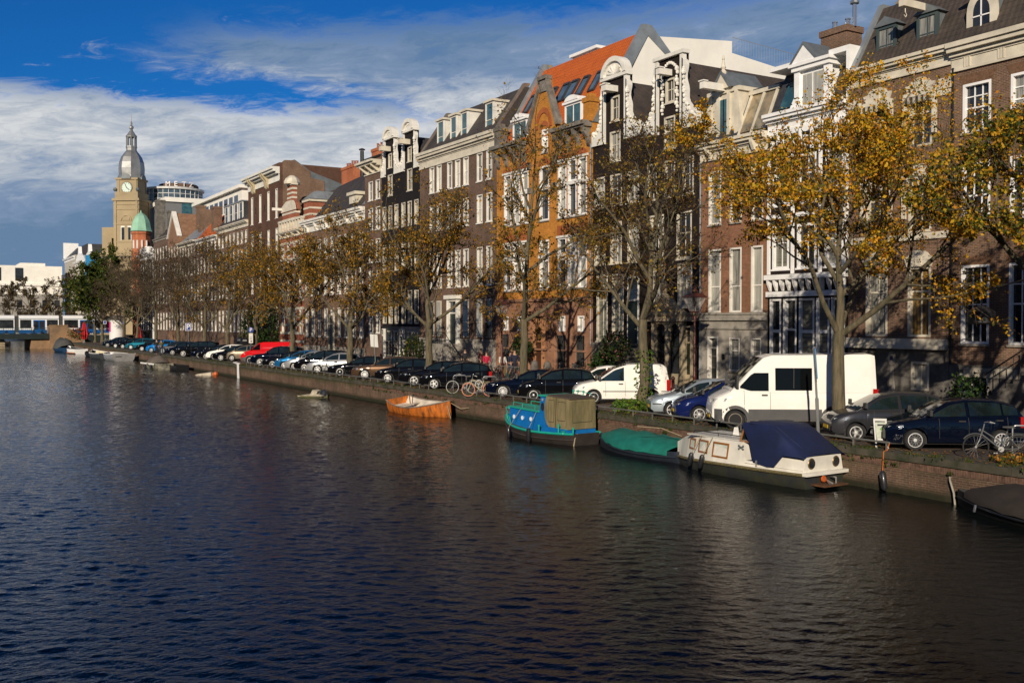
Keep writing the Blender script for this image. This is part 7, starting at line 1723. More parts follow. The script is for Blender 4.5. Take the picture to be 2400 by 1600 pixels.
r = thing('small_rowboat', 'little dark rowboat with a wooden seat beside the open cream boat', 'boat', (21.9, 150.5, 0), R(98)); st = stations(0, 4.5, .9, .5, .2, .0, -.2, 10); hull_open('hull', st, TRIM, r); open_inside(st, r, M('old_wood_inside', (.25, .13, .06), .8), .3)
r = thing('boat_under_bridge', 'black boat with a white canopy glimpsed under the bridge', 'boat', (16.5, 226, 0), R(165)); st = stations(0, 7.0, 1.4, .9, .5, .0, -.2, 10); hull_open('hull', st, BLACK, r); q = MB(); q.hexa([(1, -.9, .9), (5, -.9, 1.0), (5, .9, 1.0), (1, .9, .9)], [(2, -.7, 1.7), (4.2, -.7, 1.7), (4.2, .7, 1.7), (2, .7, 1.7)]); q.build('canopy', WHITE, r)
# half-sunk dinghy and floating debris
r = thing('wrecked_dinghy', 'half-sunken dinghy heaped with pale boards and a black bag', 'wreck', (22.3, 62.2, 0), R(-60)); q = MB(); st = stations(-1.1, 1.1, .55, .12, .1, .05, -.2, 8); hull_open('hull', st, WEED, r)
q = MB()
for i in range(7): a = random.uniform(-.8, .8); x = -1.0+i*.24; q.hexa([(x, -.5, .05+.03*i), (x+.5, -.45, .12), (x+.5, .4, .15), (x, .45, .1)], [(x, -.5, .10+.03*i), (x+.5, -.45, .17), (x+.5, .4, .2), (x, .45, .15)])
q.hexa([(-.2, -.3, .1), (.35, -.35, .1), (.4, .3, .1), (-.1, .3, .1)], [(.0, -.2, .5), (.45, -.25, .42), (.4, .2, .45), (.1, .2, .52)]); q.build('broken_boards', M('pale_boards', (.5, .44, .34), .8, var=.4, scale=4), r)
q = MB(); q.ball((.75, .1, .22), .36, 9, sz=.9); q.build('black_bag', RUBR, r, smooth=True)
r = thing('floating_debris', 'pale floating debris with an orange tip beside the quay wall', 'debris', (22.9, 92.6, 0), R(-45)); q = MB(); q.hexa([(-1.2, -.2, -.05), (.6, -.25, -.05), (.7, .2, -.05), (-.9, .25, -.05)], [(-.9, -.1, .12), (.5, -.15, .3), (.5, .1, .34), (-.6, .1, .16)]); q.build('sodden_board', M('pale_boards', (.5, .44, .34), .8), r); q = MB(); q.ball((.9, 0, .12), .26, 8); q.build('orange_float', M('orange_plastic', (.55, .11, .02), .5), r)
# ------------------------------------------------------------------ bridge and tram
br = thing('canal_bridge', 'low dark green steel bridge with sandstone abutment crossing the canal at the far end', 'bridge', (14, 201, 0))
q = MB(); q.box(-26, 20.9, 198.6, 212, 2.05, 2.45); q.box(-26, 20.9, 198.35, 198.6, 1.75, 2.75); q.box(20.9, 40, 199.5, 212, 1.1, 2.3); q.build('deck', M('bridge_green', (.012, .022, .02), .5, var=.3), br, True)
q = MB(); q.box(18.0, 21.0, 198.9, 212, -.5, 2.0); q.box(21.0, 23.9, 197.6, 212, -.5, 4.1); q.box(20.9, 24.0, 197.5, 198.4, 4.1, 4.3)
for i in range(8): q.box(23.9+i*.35, 24.25+i*.35, 197.6, 198.6, -.5, 3.9-i*.28)
q.build('abutment', M('abutment_sandstone', (.30, .175, .09), .85, var=.35, scale=.7, col2=(.15, .10, .06)), br, True)
q = MB(); q.box(10.5, 13.7, 199.5, 211, -.5, 1.9)
for i in range(5): q.box(10.3, 13.8, 199.3, 211, .05+i*.42, .3+i*.42)
q.build('pier', SAND, br, True)
q = MB()
for x in [-24+i*1.5 for i in range(31)]: q.box(x-.04, x+.04, 198.4, 198.5, 2.7, 3.75)
for z in (2.95, 3.3, 3.7): q.box(-25, 21, 198.42, 198.48, z, z+.07)
for i in range(130): q.box(-24+i*.345, -23.97+i*.345, 198.43, 198.46, 2.75, 3.7)
q.build('railing', M('railing_green', (.014, .05, .05), .5, var=0), br, True)
tr = thing('tram', 'white and blue articulated tram crossing the bridge', 'tram', (8, 203.5, 2.45))
TW = M('tram_white', (.80, .80, .80), .3, var=.05, coat=.6); TB = M('tram_blue', (.004, .085, .32), .3, var=.05, coat=.6)
secs = [(-9.5, 5.0), (5.0, 14.6), (15.1, 22.2), (22.8, 30.5)]
secs = [(-10, 4.3), (5.0, 14.6), (15.1, 22.4), (22.9, 31)]
secs = [(-6, 7.0), (7.6, 15.6), (16.3, 23.0), (23.7, 32)]
for k, (a, c) in enumerate(secs):
    q = MB(); q.prism([(-1.15, .95), (-1.2, 1.6), (-1.2, 3.0), (-1.05, 3.45), (-.8, 3.62), (.8, 3.62), (1.05, 3.45), (1.2, 3.0), (1.2, .95)], lambda u, z, d: (d, 203.5+u, 2.45+z), a, c); q.build('carriage', TW, tr, True)
    q = MB(); q.box(a+.02, c-.02, 202.32, 204.6, 2.75, 3.4); q.build('blue_skirt', TB, tr, True)
    q = MB(); q.box(a+.05, c-.05, 202.24, 202.3, 5.42, 5.5); q.build('roof_stripe', M('tram_stripe', (.05, .13, .2), .4, var=0), tr, True)
    n = 3 if c-a < 9 else 5; w = (c-a)/n
    for i in range(n):
        isd = i % 2 == 1
        if isd:
            q = MB(); q.box(a+w*i+.15, a+w*(i+1)-.15, 202.22, 202.3, 2.95, 5.2); dd = q.build('door', TB, tr, True)
            for e in (0, 1):
                q = MB(); x0 = a+w*i+.3+e*(w/2-.2); q.box(x0, x0+w/2-.4, 202.2, 202.23, 3.5, 5.0); q.build('door_window', G_DARK, dd, True)
        else:
            q = MB(); q.box(a+w*i+.2, a+w*(i+1)-.2, 202.25, 202.31, 3.75, 5.25); q.build('window', G_DARK, tr, True)
for a in (7.0, 15.6, 23.0):
    q = MB(); q.box(a-.02, a+.72, 202.45, 204.5, 2.9, 5.95); q.build('bellows', M('tram_bellows', (.04, .04, .04), .8, var=0), tr, True)
q = MB()
for i in range(20): q.box(-5+i*1.8, -4+i*1.8, 202.7, 204.3, 2.5, 2.9)
q.build('bogies', TRIM, tr, True)
# ------------------------------------------------------------------ street furniture
PB = M('sign_blue', (.006, .03, .20), .4, var=0); POLE = M('grey_pole', (.30, .31, .31), .4, .5, var=.15); LAMPRED = M('lamp_red_brown', (.075, .014, .012), .5, var=.3)
def at_x(px, py, X):
    d_ = ray(px, py); t = X/d_.x; return (X, t*d_.y, EYE+t*d_.z)
FACE = R(-20)     # signs turned towards the viewpoint
ac = thing('advertising_column', 'white round advertising column with a dark conical cap and a pink poster', 'advertising column', (26.9, 163.5, ZS))
q = MB(); q.lathe([(1.28, 0), (1.28, .3), (1.2, .35), (1.2, 3.75), (1.3, 3.8), (1.3, 4.0)], (0, 0, 0), 24); q.build('drum', M('column_white', (.72, .70, .68), .6, var=.1), ac, smooth=True)
q = MB(); q.lathe([(1.4, 4.0), (1.4, 4.12), (1.0, 4.45), (.5, 4.7), (.05, 4.8)], (0, 0, 0), 24); q.build('cap', DSTONE, ac, smooth=True)
q = MB()
for i in range(4):
    a0, a1 = R(207-i*7), R(200-i*7); q.poly([(1.22*math.cos(a0), 1.22*math.sin(a0), 2.2), (1.22*math.cos(a1), 1.22*math.sin(a1), 2.2), (1.22*math.cos(a1), 1.22*math.sin(a1), 3.7), (1.22*math.cos(a0), 1.22*math.sin(a0), 3.7)])
q.build('poster', M('pink_poster', (.62, .015, .18), .6, var=0), ac)
def parasol(label, x, y, h, r):
    t = thing('closed_parasol', label, 'parasol', (x, y, ZS)); q = MB(); q.tube([(0, 0, 0), (0, 0, h)], .04, 6); q.lathe([(.35, 0), (.35, .08), (.05, .12)], (0, 0, 0), 10); q.build('pole', POLE, t)
    q = MB(); n = 16; prof = [(.05, h+.05), (.25, h-.35), (.45*r, h*.62), (.62*r, h*.4), (.5*r, h*.3), (.3*r, h*.16)]; base = 0
    for rr, z in prof:
        for k in range(n): a = 2*math.pi*k/n; f = rr*(1+.22*(-1)**k); q.v.append((f*math.cos(a), f*math.sin(a), z))
    for i in range(len(prof)-1):
        for k in range(n): q.f.append((i*n+k, i*n+(k+1) % n, (i+1)*n+(k+1) % n, (i+1)*n+k)); q.m.append(0)
    q.build('cloth', M('parasol_red', (.42, .008, .012), .8, var=.3), t)
parasol('tall folded red parasol on the terrace by the bridge', 26.0, 192, 3.7, .95)
parasol('second folded red parasol, behind the tree right of the advertising column', 29.0, 158, 3.0, .7)
def sign_p(label, x, y, zc, w, h, rnd, under=False, letter='P', pole=True, size=None):
    t = thing('parking_sign' if letter == 'P' else 'road_sign', label, 'sign', (x, y, ZS), FACE)
    q = MB(); q.tube([(0, 0, 0), (0, 0, zc-ZS+h/2)], .035, 6); q.build('pole', POLE, t)
    q = MB(); z = zc-ZS
    if rnd: q.lathe([(w/2, -.07), (w/2, -.05)], (0, 0, z), 18, axis='y')
    else: q.box(-w/2, w/2, -.07, -.05, z-h/2, z+h/2)
    pl = q.build('sign_plate', PB, t)
    if not rnd:
        q = MB(); e = .035
        q.box(-w/2+.02, w/2-.02, -.075, -.071, z+h/2-.02-e, z+h/2-.02); q.box(-w/2+.02, w/2-.02, -.075, -.071, z-h/2+.02, z-h/2+.02+e); q.box(-w/2+.02, -w/2+.02+e, -.075, -.071, z-h/2+.02+e, z+h/2-.02-e); q.box(w/2-.02-e, w/2-.02, -.075, -.071, z-h/2+.02+e, z+h/2-.02-e); q.build('border', BWHITE, pl)
    if letter: text(letter, size or h*.95, BWHITE, pl, (0, -.078, z), (math.pi/2, 0, 0), .003)
    if under:
        q = MB(); q.box(-w*.36, w*.36, -.07, -.05, z-h/2-.95, z-h/2-.05); u = q.build('under_plate', M('plate_white', (.62, .6, .55), .6, var=.15), t)
        q = MB(); q.box(-w*.2, w*.2, -.075, -.07, z-h/2-.45, z-h/2-.4); q.box(-w*.2, w*.2, -.075, -.07, z-h/2-.6, z-h/2-.55); q.lathe([(w*.14, -.08), (w*.14, -.071)], (w*.05, 0, z-h/2-.78), 10, axis='y'); q.build('pictogram', TRIM, u, split=True)
p = at_x(441, 766, 26.3); sign_p('large square blue parking sign with a white letter', p[0], p[1], p[2], .64, .86, False)
p = at_x(588, 773, 26.3); sign_p('round blue parking sign above a small white plate', p[0], p[1], p[2], .5, .5, True, True, size=.46)
p = at_x(246, 755, 27); sign_p('small square blue sign left of the advertising column', p[0], p[1], p[2], .5, .6, False, letter='')
p = at_x(290, 758, 27); sign_p('small round blue sign right of the advertising column', p[0], p[1], p[2], .55, .55, True, letter='')
t = thing('board_sign', 'leaning pole with a blank white two-leaf sign board', 'sign', (26.6, 62.4, ZS), R(-30)); q = MB(); q.tube([(.14, 0, 0), (-.06, 0, 2.9)], .03, 6); q.build('pole', POLE, t); q = MB(); q.hexa([(-.24, -.05, 2.1), (.27, -.05, 2.05), (.27, -.02, 2.05), (-.24, -.02, 2.1)], [(-.30, -.05, 2.95), (.21, -.05, 2.9), (.21, -.02, 2.9), (-.30, -.02, 2.95)]); q.build('board', M('board_white', (.55, .55, .52), .6, var=.12), t); q = MB(); q.box(-.03, .0, -.056, -.05, 2.1, 2.9); q.build('fold_line', TRIM, t)
# quay sign seen edge-on beside the white cruiser
t = thing('mooring_sign', 'slightly leaning steel pole with a narrow blue sign seen edge-on by the white van', 'sign', (24.75, 22.2, ZS), R(-43)); q = MB(); q.tube([(0, 0, 0), (-.06, 0, 1.35)], .055, 8); q.tube([(-.06, 0, 1.3), (-.16, 0, 3.0)], .035, 8); q.build('pole', POLE, t)
q = MB(); q.hexa([(-.10, -.34, 1.98), (-.06, -.34, 1.98), (-.06, .34, 1.98), (-.10, .34, 1.98)], [(-.17, -.34, 2.95), (-.13, -.34, 2.95), (-.13, .34, 2.95), (-.17, .34, 2.95)]); q.build('sign_plate', M('edge_blue', (.02, .12, .26), .4, var=0), t)
# framed notice by the black hatchback
t = thing('notice_frame', 'tilted white framed notice board leaning between the grey and black cars', 'notice board', (24.75, 19.75, ZS), R(-45)); t.scale = (.72, .72, .72); q = MB()
q.hexa([(-.26, 0, .0), (-.2, 0, .0), (-.2, .04, .0), (-.26, .04, .0)], [(-.36, 0, 1.15), (-.30, 0, 1.15), (-.30, .04, 1.15), (-.36, .04, 1.15)]); q.hexa([(.2, 0, .0), (.26, 0, .0), (.26, .04, .0), (.2, .04, .0)], [(.10, 0, 1.15), (.16, 0, 1.15), (.16, .04, 1.15), (.10, .04, 1.15)]); q.box(-.36, .16, 0, .04, 1.15, 1.25); q.hexa([(-.2, 0, .35), (.24, 0, .35), (.24, .04, .35), (-.2, .04, .35)], [(-.2, 0, .42), (.24, 0, .42), (.24, .04, .42), (-.2, .04, .42)]); q.build('frame', M('frame_white', (.6, .6, .57), .5, var=.1), t)
q = MB(); q.hexa([(-.22, .01, .42), (.2, .01, .42), (.2, .03, .42), (-.22, .03, .42)], [(-.29, .01, 1.1), (.12, .01, 1.1), (.12, .03, 1.1), (-.29, .03, 1.1)]); pb_ = q.build('poster', M('poster_pale', (.5, .55, .45), .4, var=.2, scale=6), t)
q = MB(); q.prism([(-.2, .95), (.08, .95), (.08, 1.02), (-.2, 1.02)], lambda u, z, d: (u, d, z), .0, .006); q.build('poster_heading', TRIM, pb_)
q = MB(); q.prism(arc(-.02, .82, .09, 0, 2*math.pi, 10, .06)[:-1], lambda u, z, d: (u, d, z), .0, .006); q.build('poster_emblem', M('poster_green', (.15, .32, .08), .5, var=0), pb_)
# crown lanterns
def lantern_post(label, x, y, h):
    t = thing('street_lamp', label, 'street lamp', (x, y, ZS), 0, 'red-brown lantern posts')
    q = MB(); q.lathe([(.16, 0), (.16, .25), (.10, .35), (.085, 1.0), (.11, 1.05), (.07, 1.15), (.055, h-1.1), (.09, h-1.08), (.05, h-.95)], (0, 0, 0), 10)
    for i in range(4): a = i*math.pi/2; c, s = math.cos(a), math.sin(a); q.tube([(.04*c, .04*s, h-1.05), (.17*c, .17*s, h-.9), (.14*c, .14*s, h-.72)], .018, 5)
    q.build('post', LAMPRED, t, smooth=True)
    q = MB(); b, tt = .17, .40
    for sx, sy in ((1, 1), (1, -1), (-1, 1), (-1, -1)): q.tube([(b*sx, b*sy, h-.72), (tt*sx, tt*sy, h)], .022, 4)
    q.box(-b, b, -b, b, h-.76, h-.7); q.hexa([(-tt-.08, -tt-.08, h), (tt+.08, -tt-.08, h), (tt+.08, tt+.08, h), (-tt-.08, tt+.08, h)], [(-.2, -.2, h+.2), (.2, -.2, h+.2), (.2, .2, h+.2), (-.2, .2, h+.2)]); q.lathe([(.16, 0), (.16, .12), (.07, .18), (.1, .28), (.02, .4)], (0, 0, h+.2), 8); q.build('lantern_frame', LAMPRED, t)
    g = bpy.data.materials.get('lantern_glass')
    if not g:
        g, nt_, b_ = _new('lantern_glass'); b_.inputs['Base Color'].default_value = (.75, .72, .66, 1); b_.inputs['Roughness'].default_value = .15; b_.inputs['Alpha'].default_value = .22
    q = MB()
    for i in range(4):
        a = i*math.pi/2; f = lambda u, z, r: (r*math.cos(a)-u*math.sin(a), r*math.sin(a)+u*math.cos(a), z)
        q.poly([f(-b+.01, h-.7, b), f(b-.01, h-.7, b), f(tt-.02, h-.01, tt), f(-tt+.02, h-.01, tt)])
    q.build('lantern_glass', g, t)
    q = MB(); q.lathe([(.03, 0), (.06, .1), (.05, .2), (.01, .24)], (0, 0, h-.7), 8); q.build('lamp', M('lamp_white', (.7, .68, .6), .3, var=0), t)
p = at_x(1628, 800, 33.2); lantern_post('red-brown lantern post in front of the sandstone portal', p[0], p[1], 5.0)
p = at_x(1176, 800, 33.2); lantern_post('red-brown lantern post before the ochre brick house', p[0], p[1], 4.9)
p = at_x(893, 800, 33.2); lantern_post('red-brown lantern post beside the black bell gable houses', p[0], p[1], 4.9)
hl = thing('hanging_lamp', 'dark drum lamp hanging over the pavement before the right-edge house', 'street lamp', (32.0, 22.2, ZS)); p = at_x(2300, 744, 32.0); hl.location = (p[0], p[1], p[2])
q = MB(); q.lathe([(.05, .42), (.22, .36), (.46, .2), (.46, -.18), (.3, -.24)], (0, 0, 0), 14); q.build('shade', IRON, hl, smooth=True); q = MB(); q.tube([(0, 0, .4), (0, 0, .9), (.2, -.1, 1.0), (XF-p[0], -1.2, 1.9)], .03, 5); q.build('bracket', IRON, hl)
for i, (px_, py_) in enumerate(((1588, 923), (1480, 905))):
    p = ground(px_, py_); t = thing('bollard', ['short red-brown bollard left of the sandstone portal lantern', 'short red-brown bollard hidden behind the delivery van'][i], 'bollard', (p[0]-.3, p[1], ZS), 0, 'red-brown bollards'); q = MB(); q.lathe([(.11, 0), (.09, .1), (.075, .75), (.095, .78), (.095, .85), (.03, .95)], (0, 0, 0), 10); q.build('shaft', LAMPRED, t, smooth=True)
    if i == 0: continue
    for o in [t]+CH[t.as_pointer()]: bpy.data.objects.remove(o)
for i, px_ in enumerate((1253, 1283, 1316, 1349)):
    p = at_x(px_, 868, 35.0); t = thing('stone_bollard', 'round-topped stone bollard, %s in front of the ochre brick house' % ['leftmost of four', 'second from left of four', 'third from left of four', 'rightmost of four'][i], 'bollard', (p[0], p[1], ZS), 0, 'stone bollards before the ochre house'); q = MB(); q.lathe([(.34, 0), (.34, .3), (.28, .34), (.27, .9), (.2, 1.15), (.05, 1.25)], (0, 0, 0), 12); q.build('bollard', DSTONE, t, smooth=True)
# low rails on the coping
def rail(label, y0, y1, x=XQ+.12):
    t = thing('quay_rail', label, 'rail', (x, (y0+y1)/2, ZS), 0, 'low steel rails on the quay edge'); q = MB(); L = (y1-y0)/2; q.tube([(0, -L, .26), (0, L, .26)], .032, 7); q.build('rail_bar', M('rail_grey', (.20, .20, .18), .55, .4, var=.3), t)
    n = int((y1-y0)/1.15)
    for i in range(n+1): q = MB(); y = -L+.1+(2*L-.2)*i/n; q.box(-.02, .02, y-.02, y+.02, 0, .25); q.build('rail_post', M('rail_grey', (.20, .20, .18), .55, .4), t)
rail('low grey quay rail ending beside the black hatchback at the right', 19.2, 37.4); rail('low mossy quay rail below the navy saloon', 38.0, 44.2); rail('long low quay rail running past the dark cars to the black hatchback', 49.5, 85)
q = MB(); f_ = thing('hanging_fender', 'black fender hanging from an orange rope against the quay wall', 'fender', (XQ-.12, 19.2, 0)); q.tube([(-.02, -.06, .05), (-.03, -.05, .12), (-.02, .02, .52), (0, .04, .6)], [.05, .1, .1, .05], 9); q.build('fender', RUBR, f_, smooth=True); q = MB(); q.tube([(0, .04, .6), (.03, .03, 1.17), (.15, .0, 1.2), (.24, 0, 1.4)], .014, 5); q.build('rope', M('orange_rope', (.5, .13, .02), .8, var=0), f_)
q = MB(); f_ = thing('wall_pipe', 'bent pale pipe leaning down the quay wall beside the dark sloop', 'pipe', (XQ-.08, 16.95, 0)); q.tube([(.1, .15, .68), (.0, .13, .70), (-.05, .08, .62), (-.07, -.05, .3), (-.08, -.12, -.2)], .028, 6); q.build('pipe', M('pale_pipe', (.35, .32, .26), .6, var=.3), f_, smooth=True)
q = MB(); f_ = thing('hanging_sheet', 'white plastic strip hanging down the quay wall near the champagne car', 'sheet', (XQ-.06, 86.7, 0)); q.hexa([(-.05, -.3, .0), (-.02, -.3, .0), (-.02, .3, .0), (-.05, .3, .0)], [(-.07, -.2, 1.25), (-.03, -.2, 1.25), (-.03, .3, 1.2), (-.07, .3, 1.2)]); q.hexa([(-.05, .2, 1.2), (.2, .2, 1.25), (.2, 1.6, 1.33), (-.05, 1.6, 1.3)], [(-.05, .2, 1.24), (.2, .2, 1.29), (.2, 1.6, 1.37), (-.05, 1.6, 1.34)]); q.build('strip', BWHITE, f_)
# ------------------------------------------------------------------ bicycles
def bicycle(label, x, y, rz, fm, tm=TYRE, kind='city', lean=.08, z=ZS, group=None):
    t = thing('bicycle', label, 'bicycle', (x, y, z), rz, group); t.rotation_euler = (lean, 0, rz); r = .34
    for nm, ax in (('front_wheel', .55), ('rear_wheel', -.52)):
        q = MB(); n = 22; q.lathe([(r-.035, -.018), (r, -.012), (r, .012), (r-.035, .018), (r-.035, -.018)], (0, 0, 0), n, axis='y'); w = q.build('wheel', tm if nm == 'front_wheel' else tm, t, smooth=True, angle=.8)
        w.data.polygons; w.location = (ax, 0, r)
        q = MB()
        for i in range(9): a = i*math.pi/9; q.tube([(math.cos(a)*(r-.03), .01, math.sin(a)*(r-.03)), (-math.cos(a)*(r-.03), -.01, -math.sin(a)*(r-.03))], .0022, 3)
        q.lathe([(.03, -.04), (.03, .04)], (0, 0, 0), 8, axis='y'); q.build('spokes', M('spoke_metal', (.12, .12, .12), .4, .5, var=0), w)
        g = MB(); pts = [(ax+(r+.03)*math.cos(a), 0, r+(r+.03)*math.sin(a)) for a in ([.6+.2*i for i in range(9)] if nm == 'front_wheel' else [.4+.25*i for i in range(11)])]; g.tube(pts, .014, 4); g.build('mudguard', fm, t)
    q = MB(); B = (-.08, 0, .30); S_ = (-.24, 0, .80); Hd = (.36, 0, .86); H2 = (.41, 0, .70)
    q.tube([B, S_], .019, 6); q.tube([B, H2], .021, 6); q.tube([(-.2, 0, .66), Hd], .018, 6) if kind == 'bar' else q.tube([(-.13, 0, .46), (.38, 0, .80)], .017, 6)
    q.tube([Hd, H2], .022, 6); q.tube([B, (-.52, .04, r)], .012, 5); q.tube([(-.21, 0, .72), (-.52, .04, r)], .011, 5)
    q.tube([H2, (.46, .05, .55), (.55, .05, r)], .012, 5); q.tube([H2, (.46, -.05, .55), (.55, -.05, r)], .012, 5)
    q.tube([(-.3, .05, .74), (-.78, .05, .74)], .009, 4); q.tube([(-.3, -.05, .74), (-.78, -.05, .74)], .009, 4); q.tube([(-.72, .05, .74), (-.52, .05, r)], .007, 4); q.build('frame', fm, t)
    q = MB(); q.tube([Hd, (.33, 0, 1.0)], .014, 5); q.tube([(.10, .29, 1.0), (.22, .27, 1.04), (.34, .1, 1.02), (.34, -.1, 1.02), (.22, -.27, 1.04), (.10, -.29, 1.0)], .013, 5); q.build('handlebar', POLE, t)
    q = MB(); q.hexa([(-.42, -.1, .88), (-.12, -.03, .89), (-.12, .03, .89), (-.42, .1, .88)], [(-.42, -.09, .95), (-.12, -.02, .93), (-.12, .02, .93), (-.42, .09, .95)]); q.tube([S_, (-.26, 0, .9)], .014, 5); q.build('saddle', TRIM, t)
    q = MB(); q.lathe([(.075, .03), (.075, .04)], (-.08, 0, .30), 12, axis='y'); q.tube([(-.08, .05, .30), (.06, .06, .2)], .012, 4); q.tube([(-.08, -.05, .30), (-.22, -.06, .40)], .012, 4); q.box(.02, .12, .06, .14, .18, .205); q.build('pedals', M('spoke_metal', (.12, .12, .12), .4, .5, var=0), t)
    q = MB(); q.lathe([(.04, 0), (.05, .04), (.02, .06)], (.42, 0, .8), 8, axis='x'); q.build('headlamp', STEEL, t)
    return t
CREAMB = M('bike_cream', (.40, .34, .22), .4, var=0); GREYB = M('bike_grey', (.14, .15, .145), .35, .3, var=0); BLKB = M('bike_black', (.012, .012, .012), .35, var=0); PINKT = M('pink_tyre', (.55, .20, .13), .7, var=0); WHT = M('pale_tyre', (.30, .30, .28), .7, var=0); GRNB = M('bike_green', (.02, .08, .05), .4, var=0)
p = ground(2289, 1076); bicycle('grey city bicycle with panniers leaning by the black hatchback at the right edge', p[0]+.35, p[1]-.4, R(130), GREYB, lean=.1)
t = CH and None
q = MB(); pb = thing('bicycle', 'second dark bicycle half out of frame at the right edge', 'bicycle', (25.6, 15.2, ZS)); bpy.data.objects.remove(pb); bicycle('dark bicycle half out of frame behind the steel hoop at the right edge', 25.8, 15.0, R(140), BLKB, lean=-.06)
p = ground(1101, 928); bicycle('cream bicycle with a pink front tyre beside the black hatchback', p[0]+.35, p[1]-.35, R(150), CREAMB, PINKT, 'bar', .08)
p = ground(1063, 922); bicycle('dark bicycle with pale tyres left of the pink-tyred one', p[0]+.45, p[1]-.2, R(150), BLKB, WHT, lean=.05)
p = ground(764, 879); bicycle('dark bicycle leaning in front of the silver hatchback', p[0]+.3, p[1]-.2, R(130), BLKB, lean=.1)
cl = ['leftmost', 'second', 'third', 'fourth', 'fifth', 'sixth', 'rightmost']
for i in range(7): bicycle('%s bicycle of the tangled row behind the navy saloon' % cl[i], 31.2+.2*(i % 2), 55.0-i*.75, R(35+i*9), [BLKB, GREYB, BLKB, GRNB, BLKB, POTRED, BLKB][i], lean=.06*(-1)**i, group='bicycles behind the navy saloon')
for i in range(5): bicycle('%s bicycle of the cluster left of the advertising column' % cl[i], 25.3+.15*i, 162.5+i*1.2, R(100+i*17), [BLKB, GREYB, BLKB, GRNB, CREAMB][i], lean=.05, group='bicycles near the far bridge')
def hoop(label, x, y, rz):
    t = thing('bicycle_stand', label, 'bicycle stand', (x, y, ZS), rz, 'steel bicycle hoops'); q = MB(); q.tube([(-.35, 0, 0), (-.35, 0, .78), (-.31, 0, .85), (-.26, 0, .87), (.26, 0, .87), (.31, 0, .85), (.35, 0, .78), (.35, 0, 0)], .026, 8); q.tube([(-.34, 0, .42), (.34, 0, .42)], .015, 6); q.build('hoop', STEEL, t, smooth=True)
p = ground(1068, 917); hoop('steel hoop stand at the tail of the black hatchback', p[0]+.2, p[1]-.1, R(150))
p = ground(1140, 921); hoop('steel hoop stand behind the cream bicycle', p[0]+.2, p[1], R(150))
p = ground(2386, 1070); hoop('steel hoop stand at the right edge among bicycles', p[0]+.2, p[1]-.1, R(140))
# ------------------------------------------------------------------ people
def skin(name, V, Ed, mat, parent, sub=1):
    me = bpy.data.meshes.new(name); me.from_pydata([v[:3] for v in V], Ed, []); o = bpy.data.objects.new(name, me); COL.objects.link(o)
    md = o.modifiers.new('s', 'SKIN'); md.use_smooth_shade = True
    for i, v in enumerate(V): me.skin_vertices[0].data[i].radius = (v[3], v[4] if len(v) > 4 else v[3]); me.skin_vertices[0].data[i].use_root = (i == 0)
    if sub: o.modifiers.new('b', 'SUBSURF').levels = sub; o.modifiers['b'].render_levels = sub
    bpy.context.view_layer.update(); m2 = bpy.data.meshes.new_from_object(o.evaluated_get(bpy.context.evaluated_depsgraph_get())); bpy.data.objects.remove(o); bpy.data.meshes.remove(me)
    m2.name = name; m2.materials.clear(); m2.materials.append(mat); m2.polygons.foreach_set('use_smooth', [True]*len(m2.polygons)); o = bpy.data.objects.new(name, m2); COL.objects.link(o); link_child(o, parent); return o
SKIN_ = M('skin', (.42, .24, .16), .6, var=.08)
